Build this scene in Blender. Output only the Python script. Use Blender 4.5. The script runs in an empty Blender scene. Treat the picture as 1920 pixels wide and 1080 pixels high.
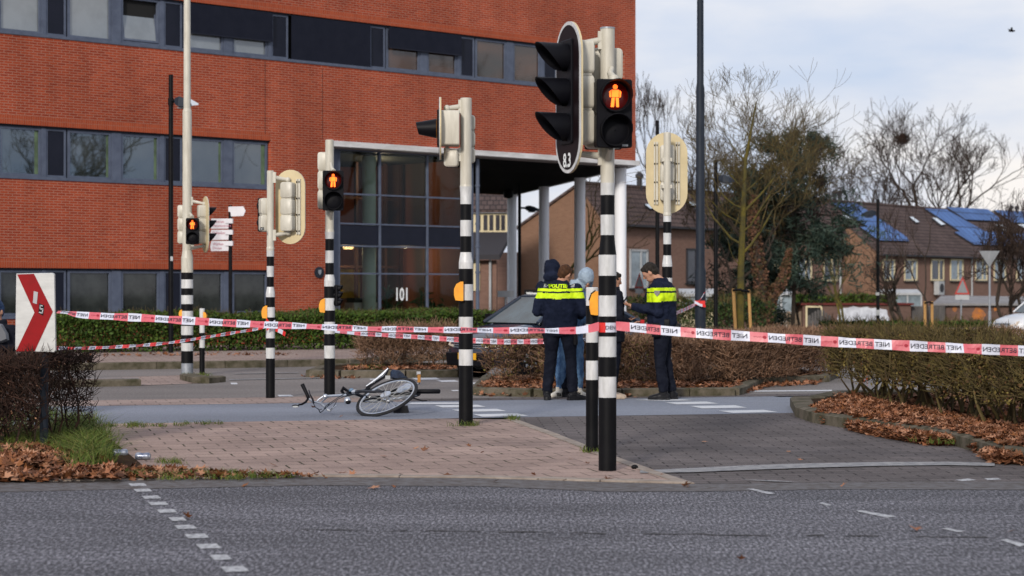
import bpy, math, random
import numpy as np
from mathutils import Matrix, Vector, noise
from mathutils.bvhtree import BVHTree

R = random.Random(7)
PI = math.pi
C = bpy.context.scene.collection
SC = bpy.context.scene

# ------------------------------------------------------------ camera, sky, sun
FPX = 3733.0
HOR = 545.0
EYE = 1.40
cam_d = bpy.data.cameras.new('camera')
cam = bpy.data.objects.new('camera', cam_d)
C.objects.link(cam)
cam.location = (0, 0, EYE)
cam.rotation_euler = (PI / 2, 0, 0)
cam_d.sensor_width = 36
cam_d.lens = 70
cam_d.shift_y = 5 / 1920
cam_d.clip_start = 0.3
cam_d.clip_end = 3000
cam_d.dof.use_dof = True
cam_d.dof.focus_distance = 20.0
cam_d.dof.aperture_fstop = 3.2
SC.camera = cam
SC.render.resolution_x = 1024
SC.render.resolution_y = 576
SC.view_settings.view_transform = 'Standard'
SC.view_settings.look = 'None'
SC.view_settings.exposure = 0.0
SC.view_settings.gamma = 1

SUN_EL = math.radians(24)
SUN_AZ = math.radians(197)       # compass bearing of the sun, +Y is 0, clockwise
w = bpy.data.worlds.new('World')
SC.world = w
w.use_nodes = True
nt = w.node_tree
nt.nodes.clear()
out = nt.nodes.new('ShaderNodeOutputWorld')
bg = nt.nodes.new('ShaderNodeBackground')
bg.inputs['Strength'].default_value = 0.103
sky = nt.nodes.new('ShaderNodeTexSky')
sky.sky_type = 'NISHITA'
sky.sun_disc = False
sky.sun_elevation = SUN_EL
sky.sun_rotation = SUN_AZ
sky.air_density = 1.2
sky.dust_density = 2.0
tc = nt.nodes.new('ShaderNodeTexCoord')
mp = nt.nodes.new('ShaderNodeMapping')
mp.inputs['Scale'].default_value = (2.0, 2.0, 6.5)
mp.inputs['Location'].default_value = (0.35, 0.2, 0.15)
n1 = nt.nodes.new('ShaderNodeTexNoise')
n1.inputs['Scale'].default_value = 1.6
n1.inputs['Detail'].default_value = 7
n1.inputs['Roughness'].default_value = 0.5
cr = nt.nodes.new('ShaderNodeValToRGB')
cr.color_ramp.elements[0].position = 0.33
cr.color_ramp.elements[0].color = (4.0, 5.6, 8.4, 1)
cr.color_ramp.elements[1].position = 0.62
cr.color_ramp.elements[1].color = (10.2, 9.7, 9.5, 1)
mid = cr.color_ramp.elements.new(0.48)
mid.color = (6.8, 7.4, 8.9, 1)
mx = nt.nodes.new('ShaderNodeMixRGB')
mx.inputs['Fac'].default_value = 0.88
L = nt.links.new
L(tc.outputs['Generated'], mp.inputs['Vector'])
L(mp.outputs['Vector'], n1.inputs['Vector'])
L(n1.outputs['Fac'], cr.inputs['Fac'])
L(sky.outputs['Color'], mx.inputs['Color1'])
L(cr.outputs['Color'], mx.inputs['Color2'])
L(mx.outputs['Color'], bg.inputs['Color'])
L(bg.outputs['Background'], out.inputs['Surface'])

sd = bpy.data.lights.new('sun', 'SUN')
sd.energy = 2.9
sd.angle = math.radians(8)
sd.color = (1.0, 0.93, 0.84)
so = bpy.data.objects.new('sun', sd)
C.objects.link(so)
sdir = Vector((math.sin(SUN_AZ) * math.cos(SUN_EL), math.cos(SUN_AZ) * math.cos(SUN_EL), math.sin(SUN_EL)))
so.rotation_euler = sdir.to_track_quat('Z', 'Y').to_euler()

# ------------------------------------------------------------ helpers
def gz(y):
    if y < 60: return 0.0
    return -1.3 * min(1.0, (y - 60) / 90.0)

def P(px, py, Z):
    return Vector(((px - 960) * Z / FPX, Z, EYE - (py - HOR) * Z / FPX))

def G(px, py, z=0.0):
    Z = (EYE - z) * FPX / (py - HOR)
    return Vector(((px - 960) * Z / FPX, Z, z))

def XZ(px, Z):
    return (px - 960) * Z / FPX

def HZ(py, Z):
    return EYE - (py - HOR) * Z / FPX

# ---- materials
MATS = {}
def nodes_of(m):
    m.use_nodes = True
    n = m.node_tree
    return n, n.nodes['Principled BSDF']

def mat(name, col, rough=0.6, var=0.0, vscale=6.0, bump=0.0, bscale=40.0, metal=0.0, spec=0.5,
        col2=None, island=None, emit=None, estr=0.0, detail=4.0, stretch=None, coat=0.0, trans=0.0, ior=None):
    """procedural material: base colour, noise variation to col2, optional per-island random ramp, bump"""
    if name in MATS: return MATS[name]
    if spec == 0.5: spec = 0.10 if max(col) < 0.035 and not island else (0.5 if rough <= 0.45 else 0.15)
    m = bpy.data.materials.new(name)
    n, b = nodes_of(m)
    b.inputs['Roughness'].default_value = rough
    b.inputs['Metallic'].default_value = metal
    b.inputs['Specular IOR Level'].default_value = spec
    if ior: b.inputs['IOR'].default_value = ior
    if coat: b.inputs['Coat Weight'].default_value = coat
    lk = n.links.new
    src = None
    t = n.nodes.new('ShaderNodeTexCoord')
    vec = t.outputs['Object']
    if stretch:
        mpn = n.nodes.new('ShaderNodeMapping')
        mpn.inputs['Scale'].default_value = stretch
        lk(vec, mpn.inputs['Vector'])
        vec = mpn.outputs['Vector']
    if island:
        g = n.nodes.new('ShaderNodeNewGeometry')
        r = n.nodes.new('ShaderNodeValToRGB')
        els = r.color_ramp.elements
        k = len(island)
        els[0].color = (*island[0], 1); els[0].position = 0
        els[1].color = (*island[-1], 1); els[1].position = 1
        for i in range(1, k - 1):
            e = els.new(i / (k - 1)); e.color = (*island[i], 1)
        lk(g.outputs['Random Per Island'], r.inputs['Fac'])
        src = r.outputs['Color']
    if col2 is None and var > 0:
        col2 = tuple(max(0, c * (1 - var)) for c in col)
        col = tuple(c * (1 + var * 0.6) for c in col)
    if col2 is not None:
        nz = n.nodes.new('ShaderNodeTexNoise')
        nz.inputs['Scale'].default_value = vscale
        nz.inputs['Detail'].default_value = detail
        nz.inputs['Roughness'].default_value = 0.65
        lk(vec, nz.inputs['Vector'])
        r2 = n.nodes.new('ShaderNodeValToRGB')
        r2.color_ramp.elements[0].position = 0.35
        r2.color_ramp.elements[1].position = 0.65
        if src is None:
            r2.color_ramp.elements[0].color = (*col2, 1)
            r2.color_ramp.elements[1].color = (*col, 1)
            lk(nz.outputs['Fac'], r2.inputs['Fac'])
            src = r2.outputs['Color']
        else:
            r2.color_ramp.elements[0].color = (0.6, 0.6, 0.6, 1)
            r2.color_ramp.elements[1].color = (1.25, 1.25, 1.25, 1)
            lk(nz.outputs['Fac'], r2.inputs['Fac'])
            mm = n.nodes.new('ShaderNodeMixRGB'); mm.blend_type = 'MULTIPLY'
            mm.inputs['Fac'].default_value = 1
            lk(src, mm.inputs['Color1']); lk(r2.outputs['Color'], mm.inputs['Color2'])
            src = mm.outputs['Color']
    if src is None:
        b.inputs['Base Color'].default_value = (*col, 1)
    else:
        lk(src, b.inputs['Base Color'])
    if bump > 0:
        nb = n.nodes.new('ShaderNodeTexNoise')
        nb.inputs['Scale'].default_value = bscale
        nb.inputs['Detail'].default_value = 3
        lk(vec, nb.inputs['Vector'])
        bp = n.nodes.new('ShaderNodeBump')
        bp.inputs['Strength'].default_value = bump
        bp.inputs['Distance'].default_value = 0.01
        lk(nb.outputs['Fac'], bp.inputs['Height'])
        lk(bp.outputs['Normal'], b.inputs['Normal'])
    if emit:
        b.inputs['Emission Color'].default_value = (*emit, 1)
        b.inputs['Emission Strength'].default_value = estr
    MATS[name] = m
    return m

def brick_mat(name, c1, c2, mortar, bw, rh, ms, axes='XZ', rot=0.0, offset=0.5, rough=0.85, bump=0.4, stain=0.25,
              stain_scale=0.35, bias=0.0, fine=0.0, moss=None, mvar=1.0, streak=0.0):
    m = bpy.data.materials.new(name)
    n, b = nodes_of(m)
    lk = n.links.new
    b.inputs['Roughness'].default_value = rough
    b.inputs['Specular IOR Level'].default_value = 0.12
    t = n.nodes.new('ShaderNodeTexCoord')
    if axes == 'XZ':
        s = n.nodes.new('ShaderNodeSeparateXYZ'); c = n.nodes.new('ShaderNodeCombineXYZ')
        lk(t.outputs['Object'], s.inputs[0]); lk(s.outputs['X'], c.inputs['X']); lk(s.outputs['Z'], c.inputs['Y'])
        v = c.outputs[0]
    elif axes == 'YZ':
        s = n.nodes.new('ShaderNodeSeparateXYZ'); c = n.nodes.new('ShaderNodeCombineXYZ')
        lk(t.outputs['Object'], s.inputs[0]); lk(s.outputs['Y'], c.inputs['X']); lk(s.outputs['Z'], c.inputs['Y'])
        v = c.outputs[0]
    else:
        v = t.outputs['Object']
    mp_ = n.nodes.new('ShaderNodeMapping')
    mp_.inputs['Rotation'].default_value = (0, 0, rot)
    lk(v, mp_.inputs['Vector'])
    # small wobble so that joints are not ruled
    nw = n.nodes.new('ShaderNodeTexNoise'); nw.inputs['Scale'].default_value = 3.0
    lk(mp_.outputs['Vector'], nw.inputs['Vector'])
    vm = n.nodes.new('ShaderNodeVectorMath'); vm.operation = 'MULTIPLY_ADD'
    vm.inputs[1].default_value = (rh * 0.12,) * 3
    lk(nw.outputs['Color'], vm.inputs[0]); lk(mp_.outputs['Vector'], vm.inputs[2])
    br = n.nodes.new('ShaderNodeTexBrick')
    br.inputs['Color1'].default_value = (*c1, 1)
    br.inputs['Color2'].default_value = (*c2, 1)
    br.inputs['Mortar'].default_value = (*mortar, 1)
    br.inputs['Scale'].default_value = 1
    br.inputs['Mortar Size'].default_value = ms
    br.inputs['Mortar Smooth'].default_value = 0.1
    br.inputs['Bias'].default_value = bias
    br.inputs['Brick Width'].default_value = bw
    br.inputs['Row Height'].default_value = rh
    br.offset = offset
    br.squash = 1
    lk(vm.outputs[0], br.inputs['Vector'])
    if mvar < 1:
        nm = n.nodes.new('ShaderNodeTexNoise'); nm.inputs['Scale'].default_value = 2.6; nm.inputs['Detail'].default_value = 4
        lk(v, nm.inputs['Vector'])
        rm = n.nodes.new('ShaderNodeValToRGB')
        rm.color_ramp.elements[0].position = 0.42; rm.color_ramp.elements[1].position = 0.60
        rm.color_ramp.elements[0].color = tuple(mortar[i] * mvar + c2[i] * .8 * (1 - mvar) for i in range(3)) + (1,)
        rm.color_ramp.elements[1].color = (*mortar, 1)
        lk(nm.outputs['Fac'], rm.inputs['Fac']); lk(rm.outputs['Color'], br.inputs['Mortar'])
    nz = n.nodes.new('ShaderNodeTexNoise'); nz.inputs['Scale'].default_value = stain_scale
    nz.inputs['Detail'].default_value = 6; nz.inputs['Roughness'].default_value = 0.6
    lk(v, nz.inputs['Vector'])
    rr = n.nodes.new('ShaderNodeValToRGB')
    rr.color_ramp.elements[0].position = 0.3; rr.color_ramp.elements[1].position = 0.7
    rr.color_ramp.elements[0].color = (1 - stain, 1 - stain, 1 - stain, 1)
    rr.color_ramp.elements[1].color = (1 + stain * .4, 1 + stain * .4, 1 + stain * .4, 1)
    lk(nz.outputs['Fac'], rr.inputs['Fac'])
    mm = n.nodes.new('ShaderNodeMixRGB'); mm.blend_type = 'MULTIPLY'; mm.inputs['Fac'].default_value = 1
    lk(br.outputs['Color'], mm.inputs['Color1']); lk(rr.outputs['Color'], mm.inputs['Color2'])
    res = mm.outputs['Color']
    if fine > 0:
        nf = n.nodes.new('ShaderNodeTexNoise'); nf.inputs['Scale'].default_value = 45
        nf.inputs['Detail'].default_value = 3
        lk(v, nf.inputs['Vector'])
        rf = n.nodes.new('ShaderNodeValToRGB')
        rf.color_ramp.elements[0].position = 0.3; rf.color_ramp.elements[1].position = 0.7
        rf.color_ramp.elements[0].color = (1 - fine,) * 3 + (1,)
        rf.color_ramp.elements[1].color = (1 + fine,) * 3 + (1,)
        lk(nf.outputs['Fac'], rf.inputs['Fac'])
        m2 = n.nodes.new('ShaderNodeMixRGB'); m2.blend_type = 'MULTIPLY'; m2.inputs['Fac'].default_value = 1
        lk(res, m2.inputs['Color1']); lk(rf.outputs['Color'], m2.inputs['Color2'])
        res = m2.outputs['Color']
    if streak > 0:
        ms_ = n.nodes.new('ShaderNodeMapping'); ms_.inputs['Scale'].default_value = (1.6, 0.16, 1)
        lk(v, ms_.inputs['Vector'])
        nf = n.nodes.new('ShaderNodeTexNoise'); nf.inputs['Scale'].default_value = 1.3; nf.inputs['Detail'].default_value = 5
        lk(ms_.outputs['Vector'], nf.inputs['Vector'])
        rf = n.nodes.new('ShaderNodeValToRGB')
        rf.color_ramp.elements[0].position = 0.38; rf.color_ramp.elements[1].position = 0.6
        rf.color_ramp.elements[0].color = (1 - streak,) * 3 + (1,); rf.color_ramp.elements[1].color = (1, 1, 1, 1)
        lk(nf.outputs['Fac'], rf.inputs['Fac'])
        m3 = n.nodes.new('ShaderNodeMixRGB'); m3.blend_type = 'MULTIPLY'; m3.inputs['Fac'].default_value = 1
        lk(res, m3.inputs['Color1']); lk(rf.outputs['Color'], m3.inputs['Color2'])
        res = m3.outputs['Color']
    lk(res, b.inputs['Base Color'])
    bp = n.nodes.new('ShaderNodeBump'); bp.inputs['Strength'].default_value = bump
    bp.inputs['Distance'].default_value = 0.006
    inv = n.nodes.new('ShaderNodeMath'); inv.operation = 'SUBTRACT'; inv.inputs[0].default_value = 1
    lk(br.outputs['Fac'], inv.inputs[1]); lk(inv.outputs[0], bp.inputs['Height'])
    lk(bp.outputs['Normal'], b.inputs['Normal'])
    MATS[name] = m
    return m

def glass_mat(name, tint, refl=0.12, alpha=0.35, rough=0.02):
    """window glass: fresnel mirror over a tinted see-through pane"""
    m = bpy.data.materials.new(name)
    m.use_nodes = True
    n = m.node_tree
    n.nodes.clear()
    o = n.nodes.new('ShaderNodeOutputMaterial')
    gl = n.nodes.new('ShaderNodeBsdfGlossy'); gl.inputs['Roughness'].default_value = rough
    gl.inputs['Color'].default_value = (0.9, 0.93, 0.95, 1)
    tr = n.nodes.new('ShaderNodeBsdfTransparent'); tr.inputs['Color'].default_value = (*tint, 1)
    fr = n.nodes.new('ShaderNodeFresnel'); fr.inputs['IOR'].default_value = 1.0 + refl * 6
    nz = n.nodes.new('ShaderNodeTexNoise'); nz.inputs['Scale'].default_value = 0.8
    t = n.nodes.new('ShaderNodeTexCoord')
    bp = n.nodes.new('ShaderNodeBump'); bp.inputs['Strength'].default_value = 0.05; bp.inputs['Distance'].default_value = 0.1
    mxn = n.nodes.new('ShaderNodeMixShader')
    k = n.links.new
    k(t.outputs['Object'], nz.inputs['Vector']); k(nz.outputs['Fac'], bp.inputs['Height'])
    k(bp.outputs['Normal'], gl.inputs['Normal'])
    k(fr.outputs['Fac'], mxn.inputs['Fac']); k(tr.outputs[0], mxn.inputs[1]); k(gl.outputs[0], mxn.inputs[2])
    k(mxn.outputs[0], o.inputs['Surface'])
    MATS[name] = m
    return m

# ---- mesh builder
ORI = {}
def origin_of(o):
    return ORI.get(o.name, Vector((0, 0, 0))) if o is not None else Vector((0, 0, 0))

class MB:
    def __init__(s):
        s.v = []; s.f = []; s.m = []; s.M = None; s.mi = 0; s.uv = None
    def _add(s, vs, fs, mi=None):
        b = len(s.v)
        if s.M is not None: vs = [s.M @ Vector(p) for p in vs]
        s.v.extend([tuple(p) for p in vs])
        for f in fs:
            s.f.append([b + i for i in f]); s.m.append(s.mi if mi is None else mi)
        return s
    def box(s, c, d, mi=None, M=None):
        x, y, z = c; a, b_, h = d[0] / 2, d[1] / 2, d[2] / 2
        vs = [Vector((x + i * a, y + j * b_, z + k * h)) for i in (-1, 1) for j in (-1, 1) for k in (-1, 1)]
        if M is not None: vs = [M @ p for p in vs]
        return s._add(vs, [(0, 1, 3, 2), (4, 6, 7, 5), (0, 4, 5, 1), (2, 3, 7, 6), (0, 2, 6, 4), (1, 5, 7, 3)], mi)
    def rbox(s, c, d, r, mi=None, seg=3):
        """box with rounded vertical-plane (XZ) corners, extruded along Y, small chamfer"""
        x, y, z = c; a, b_, h = d[0] / 2, d[1] / 2, d[2] / 2
        r = min(r, a, h)
        pts = []
        for (cx, cz, a0) in ((a - r, h - r, 0), (-a + r, h - r, 90), (-a + r, -h + r, 180), (a - r, -h + r, 270)):
            for i in range(seg + 1):
                t = math.radians(a0 + 90 * i / seg)
                pts.append((cx + r * math.cos(t), cz + r * math.sin(t)))
        ch = min(r * 0.4, b_ * 0.4, 0.012)
        rings = []
        for (yy, k) in ((-b_, 1), (-b_ + ch, 0), (b_ - ch, 0), (b_, 1)):
            rings.append([(x + p[0] * (1 - k * ch / a), y + yy, z + p[1] * (1 - k * ch / h)) for p in pts])
        return s.loft(rings, mi=mi)
    def loft(s, rings, closed=True, caps=True, mi=None):
        n = len(rings[0]); vs = [p for r in rings for p in r]; fs = []
        for i in range(len(rings) - 1):
            for j in range(n if closed else n - 1):
                a = i * n + j; b = i * n + (j + 1) % n
                fs.append((a, b, b + n, a + n))
        if caps and closed:
            fs.append(tuple(range(n))[::-1]); fs.append(tuple(range((len(rings) - 1) * n, len(rings) * n)))
        return s._add(vs, fs, mi)
    def lathe(s, prof, c=(0, 0, 0), n=20, mi=None, mis=None, caps=True):
        """prof: list of (r,z) bottom to top about vertical axis"""
        rings = [[(c[0] + r * math.cos(2 * PI * j / n), c[1] + r * math.sin(2 * PI * j / n), c[2] + z) for j in range(n)] for r, z in prof]
        if mis is None: return s.loft(rings, mi=mi, caps=caps)
        for i in range(len(rings) - 1):
            s.loft([rings[i], rings[i + 1]], mi=mis[i], caps=False)
        s._add(rings[-1], [tuple(range(n))], mis[-1]); s._add(rings[0], [tuple(range(n))[::-1]], mis[0])
        return s
    def tube(s, pts, rad, n=8, mi=None, caps=True, flat=None):
        pts = [Vector(p) for p in pts]
        if not hasattr(rad, '__len__'): rad = [rad] * len(pts)
        rings = []
        prev = None
        for i, p in enumerate(pts):
            if i == 0: d = pts[1] - p
            elif i == len(pts) - 1: d = p - pts[i - 1]
            else: d = (pts[i + 1] - p).normalized() + (p - pts[i - 1]).normalized()
            if d.length < 1e-9: d = Vector((0, 0, 1))
            d.normalize()
            if prev is None:
                a = Vector((0, 0, 1)) if abs(d.z) < 0.9 else Vector((1, 0, 0))
                u = d.cross(a).normalized()
            else:
                u = (prev - d * prev.dot(d))
                u = u.normalized() if u.length > 1e-6 else d.orthogonal().normalized()
            prev = u
            w_ = d.cross(u)
            rings.append([p + (u * math.cos(2 * PI * j / n) + w_ * math.sin(2 * PI * j / n)) * rad[i] for j in range(n)])
        return s.loft(rings, mi=mi, caps=caps)
    def etube(s, pts, rx, ry, n=14, up=(0, 1, 0), mi=None):
        """elliptic tube: rx across (perpendicular to 'up' side), ry along up"""
        pts = [Vector(p) for p in pts]; up = Vector(up); rings = []
        for i, p in enumerate(pts):
            d = (pts[min(i + 1, len(pts) - 1)] - pts[max(i - 1, 0)]).normalized()
            a = d.cross(up)
            a = a.normalized() if a.length > 1e-5 else d.orthogonal().normalized()
            b = a.cross(d).normalized()
            rings.append([p + a * rx[i] * math.cos(2 * PI * j / n) + b * ry[i] * math.sin(2 * PI * j / n) for j in range(n)])
        return s.loft(rings, mi=mi)
    def ball(s, c, r, n=12, m=8, mi=None):
        if not hasattr(r, '__len__'): r = (r, r, r)
        rings = []
        for i in range(1, m):
            t = PI * i / m - PI / 2
            rings.append([(c[0] + r[0] * math.cos(t) * math.cos(2 * PI * j / n), c[1] + r[1] * math.cos(t) * math.sin(2 * PI * j / n), c[2] + r[2] * math.sin(t)) for j in range(n)])
        vs = [p for q in rings for p in q]; k = len(rings); fs = []
        for i in range(k - 1):
            for j in range(n):
                a = i * n + j; b = i * n + (j + 1) % n
                fs.append((a, b, b + n, a + n))
        vs += [(c[0], c[1], c[2] - r[2]), (c[0], c[1], c[2] + r[2])]
        for j in range(n):
            fs.append((k * n, (j + 1) % n, j)); fs.append((k * n + 1, (k - 1) * n + j, (k - 1) * n + (j + 1) % n))
        return s._add(vs, fs, mi)
    def prism(s, poly, a, b, axis='y', mi=None):
        """poly in the plane across the axis, from a to b"""
        def pt(p, t):
            return {'y': (p[0], t, p[1]), 'x': (t, p[0], p[1]), 'z': (p[0], p[1], t)}[axis]
        n = len(poly)
        vs = [pt(p, a) for p in poly] + [pt(p, b) for p in poly]
        fs = [tuple(range(n)), tuple(range(n, 2 * n))[::-1]]
        for i in range(n):
            j = (i + 1) % n
            fs.append((i, i + n, j + n, j))
        return s._add(vs, fs, mi)
    def quad(s, a, b, c, d, mi=None):
        return s._add([a, b, c, d], [(0, 1, 2, 3)], mi)
    def poly(s, pts, mi=None):
        return s._add(pts, [tuple(range(len(pts)))], mi)
    def build(s, name, mats, parent=None, smooth=False, local=False, angle=None, fixn=True):
        me = bpy.data.meshes.new(name)
        off = Vector((0, 0, 0)) if local else origin_of(parent)
        me.from_pydata([(p[0] - off.x, p[1] - off.y, p[2] - off.z) for p in s.v], [], s.f)
        if not isinstance(mats, (list, tuple)): mats = [mats]
        for m_ in mats: me.materials.append(m_)
        if len(mats) > 1: me.polygons.foreach_set('material_index', s.m)
        if fixn and len(s.f) < 60000:
            import bmesh
            bm = bmesh.new(); bm.from_mesh(me)
            bmesh.ops.recalc_face_normals(bm, faces=bm.faces)
            bm.to_mesh(me); bm.free()
        if smooth or angle:
            me.polygons.foreach_set('use_smooth', [True] * len(me.polygons))
            if angle or smooth:
                try: me.set_sharp_from_angle(angle=math.radians(angle or 40))
                except Exception: pass
        o = bpy.data.objects.new(name, me)
        C.objects.link(o)
        if parent is not None:
            o.parent = parent
            if not local: ORI[o.name] = off.copy()
        return o

def bulk(name, polys, k, mats, parent=None, midx=None, smooth=False):
    """polys: array (N,k,3) of separate k-gons"""
    off = origin_of(parent)
    a = np.asarray(polys, dtype=np.float32).reshape(-1, 3) - np.array(off, dtype=np.float32)
    N = len(a) // k
    me = bpy.data.meshes.new(name)
    me.vertices.add(len(a)); me.vertices.foreach_set('co', a.ravel())
    me.loops.add(len(a)); me.loops.foreach_set('vertex_index', np.arange(len(a), dtype=np.int32))
    me.polygons.add(N); me.polygons.foreach_set('loop_start', np.arange(0, N * k, k, dtype=np.int32))
    try: me.polygons.foreach_set('loop_total', np.full(N, k, dtype=np.int32))
    except Exception: pass
    if not isinstance(mats, (list, tuple)): mats = [mats]
    for m_ in mats: me.materials.append(m_)
    if midx is not None: me.polygons.foreach_set('material_index', np.asarray(midx, dtype=np.int32))
    me.update(calc_edges=True)
    me.validate()
    o = bpy.data.objects.new(name, me); C.objects.link(o)
    if parent is not None:
        o.parent = parent
        ORI[o.name] = off.copy()
    return o

def tag(o, label=None, cat=None, group=None, kind=None):
    if label: o['label'] = label
    if cat: o['category'] = cat
    if group: o['group'] = group
    if kind: o['kind'] = kind
    return o

def thing(name, label, cat, loc=(0, 0, 0), rz=0.0, group=None):
    o = bpy.data.objects.new(name, None)
    C.objects.link(o)
    o.location = loc; o.rotation_euler = (0, 0, rz)
    o.empty_display_size = 0.2
    ORI[o.name] = Vector(loc)
    return tag(o, label, cat, group)

_tx = {}
def text_mesh(s, size=1.0, bold=0.0, sx=1.0):
    key = (s, size, bold, sx)
    if key in _tx: return _tx[key]
    cu = bpy.data.curves.new('t', 'FONT')
    cu.body = s; cu.size = size; cu.offset = bold; cu.resolution_u = 2
    ob = bpy.data.objects.new('t', cu); C.objects.link(ob)
    dg = bpy.context.evaluated_depsgraph_get()
    me = bpy.data.meshes.new_from_object(ob.evaluated_get(dg))
    vs = [(v.co.x * sx, v.co.y) for v in me.vertices]
    fs = [tuple(p.vertices) for p in me.polygons]
    bpy.data.objects.remove(ob); bpy.data.curves.remove(cu); bpy.data.meshes.remove(me)
    x0 = min(v[0] for v in vs); x1 = max(v[0] for v in vs)
    vs = [(v[0] - x0, v[1]) for v in vs]
    _tx[key] = (vs, fs, x1 - x0)
    return _tx[key]

def put_text(mb, s, size, fn, mi=None, bold=0.0, sx=1.0, center=False):
    vs, fs, wd = text_mesh(s, size, bold, sx)
    o = -wd / 2 if center else 0
    mb._add([fn(x + o, y) for x, y in vs], fs, mi)
    return wd

def remeshed(mb, voxel, smooth_it=4):
    """union of closed pieces as one continuous surface; returns (verts, faces)"""
    me = bpy.data.meshes.new('tmp')
    me.from_pydata(mb.v, [], mb.f)
    import bmesh
    bm = bmesh.new(); bm.from_mesh(me); bmesh.ops.recalc_face_normals(bm, faces=bm.faces); bm.to_mesh(me); bm.free()
    ob = bpy.data.objects.new('tmp', me); C.objects.link(ob)
    r = ob.modifiers.new('r', 'REMESH'); r.mode = 'VOXEL'; r.voxel_size = voxel; r.adaptivity = 0
    sm = ob.modifiers.new('s', 'SMOOTH'); sm.factor = 0.6; sm.iterations = smooth_it
    dg = bpy.context.evaluated_depsgraph_get()
    m2 = bpy.data.meshes.new_from_object(ob.evaluated_get(dg))
    vs = [v.co.copy() for v in m2.vertices]
    fs = [tuple(p.vertices) for p in m2.polygons]
    bpy.data.objects.remove(ob); bpy.data.meshes.remove(me); bpy.data.meshes.remove(m2)
    return vs, fs

# ------------------------------------------------------------ shared materials
M_cream = mat('cream_painted_metal', (0.56, 0.53, 0.45), 0.42, col2=(0.44, 0.41, 0.34), vscale=5, stretch=(3, 3, .6))
M_creamb = mat('cream_sign_back', (0.60, 0.50, 0.31), 0.5, col2=(0.52, 0.43, 0.26), vscale=3)
M_white = mat('white_band_paint', (0.62, 0.62, 0.62), 0.4, col2=(0.44, 0.44, 0.43), vscale=9, stretch=(2, 2, .5))
M_black = mat('black_band_paint', (0.003, 0.003, 0.004), 0.5, col2=(0.005, 0.005, 0.006), vscale=8, spec=.13)
M_blackpl = mat('black_plastic', (0.003, 0.003, 0.005), 0.5, col2=(0.005, 0.005, 0.007), vscale=4, spec=.13)
M_dgrey = mat('dark_grey_paint', (0.016, 0.021, 0.030), 0.5, col2=(0.026, 0.032, 0.044), vscale=6, stretch=(2, 2, .4))
M_galv = mat('galvanised_steel', (0.32, 0.34, 0.37), 0.45, col2=(0.24, 0.26, 0.29), vscale=14, metal=0.4)
M_yel = mat('yellow_push_button_box', (0.85, 0.36, 0.01), 0.4, col2=(0.7, 0.27, 0.01), vscale=8)
M_lensr = mat('dark_red_lens', (0.25, 0.02, 0.01), 0.2)
M_lensa = mat('dark_amber_lens', (0.25, 0.09, 0.01), 0.2)
M_lensg = mat('dark_green_lens', (0.0, 0.16, 0.20), 0.2)
M_man = mat('lit_orange_lamp', (0.9, 0.2, 0.02), 0.5, emit=(1.0, 0.13, 0.015), estr=2.5)
M_glow = mat('lamp_lens_red_glow', (0.05, 0.0, 0.0), 0.25, emit=(1.0, 0.03, 0.01), estr=0.010)
M_tw = mat('white_tape_plastic', (0.58, 0.59, 0.67), 0.4, col2=(0.50, 0.51, 0.60), vscale=12)
M_tr = mat('pink_red_tape_plastic', (0.58, 0.12, 0.145), 0.4, col2=(0.50, 0.085, 0.11), vscale=12)
M_tr2 = mat('red_tape_plastic', (0.70, 0.03, 0.02), 0.35, col2=(0.58, 0.02, 0.02), vscale=12)
M_tk = mat('tape_print_black', (0.03, 0.03, 0.045), 0.5)
M_tk2 = mat('tape_print_dark_red', (0.30, 0.02, 0.035), 0.5)
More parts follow.
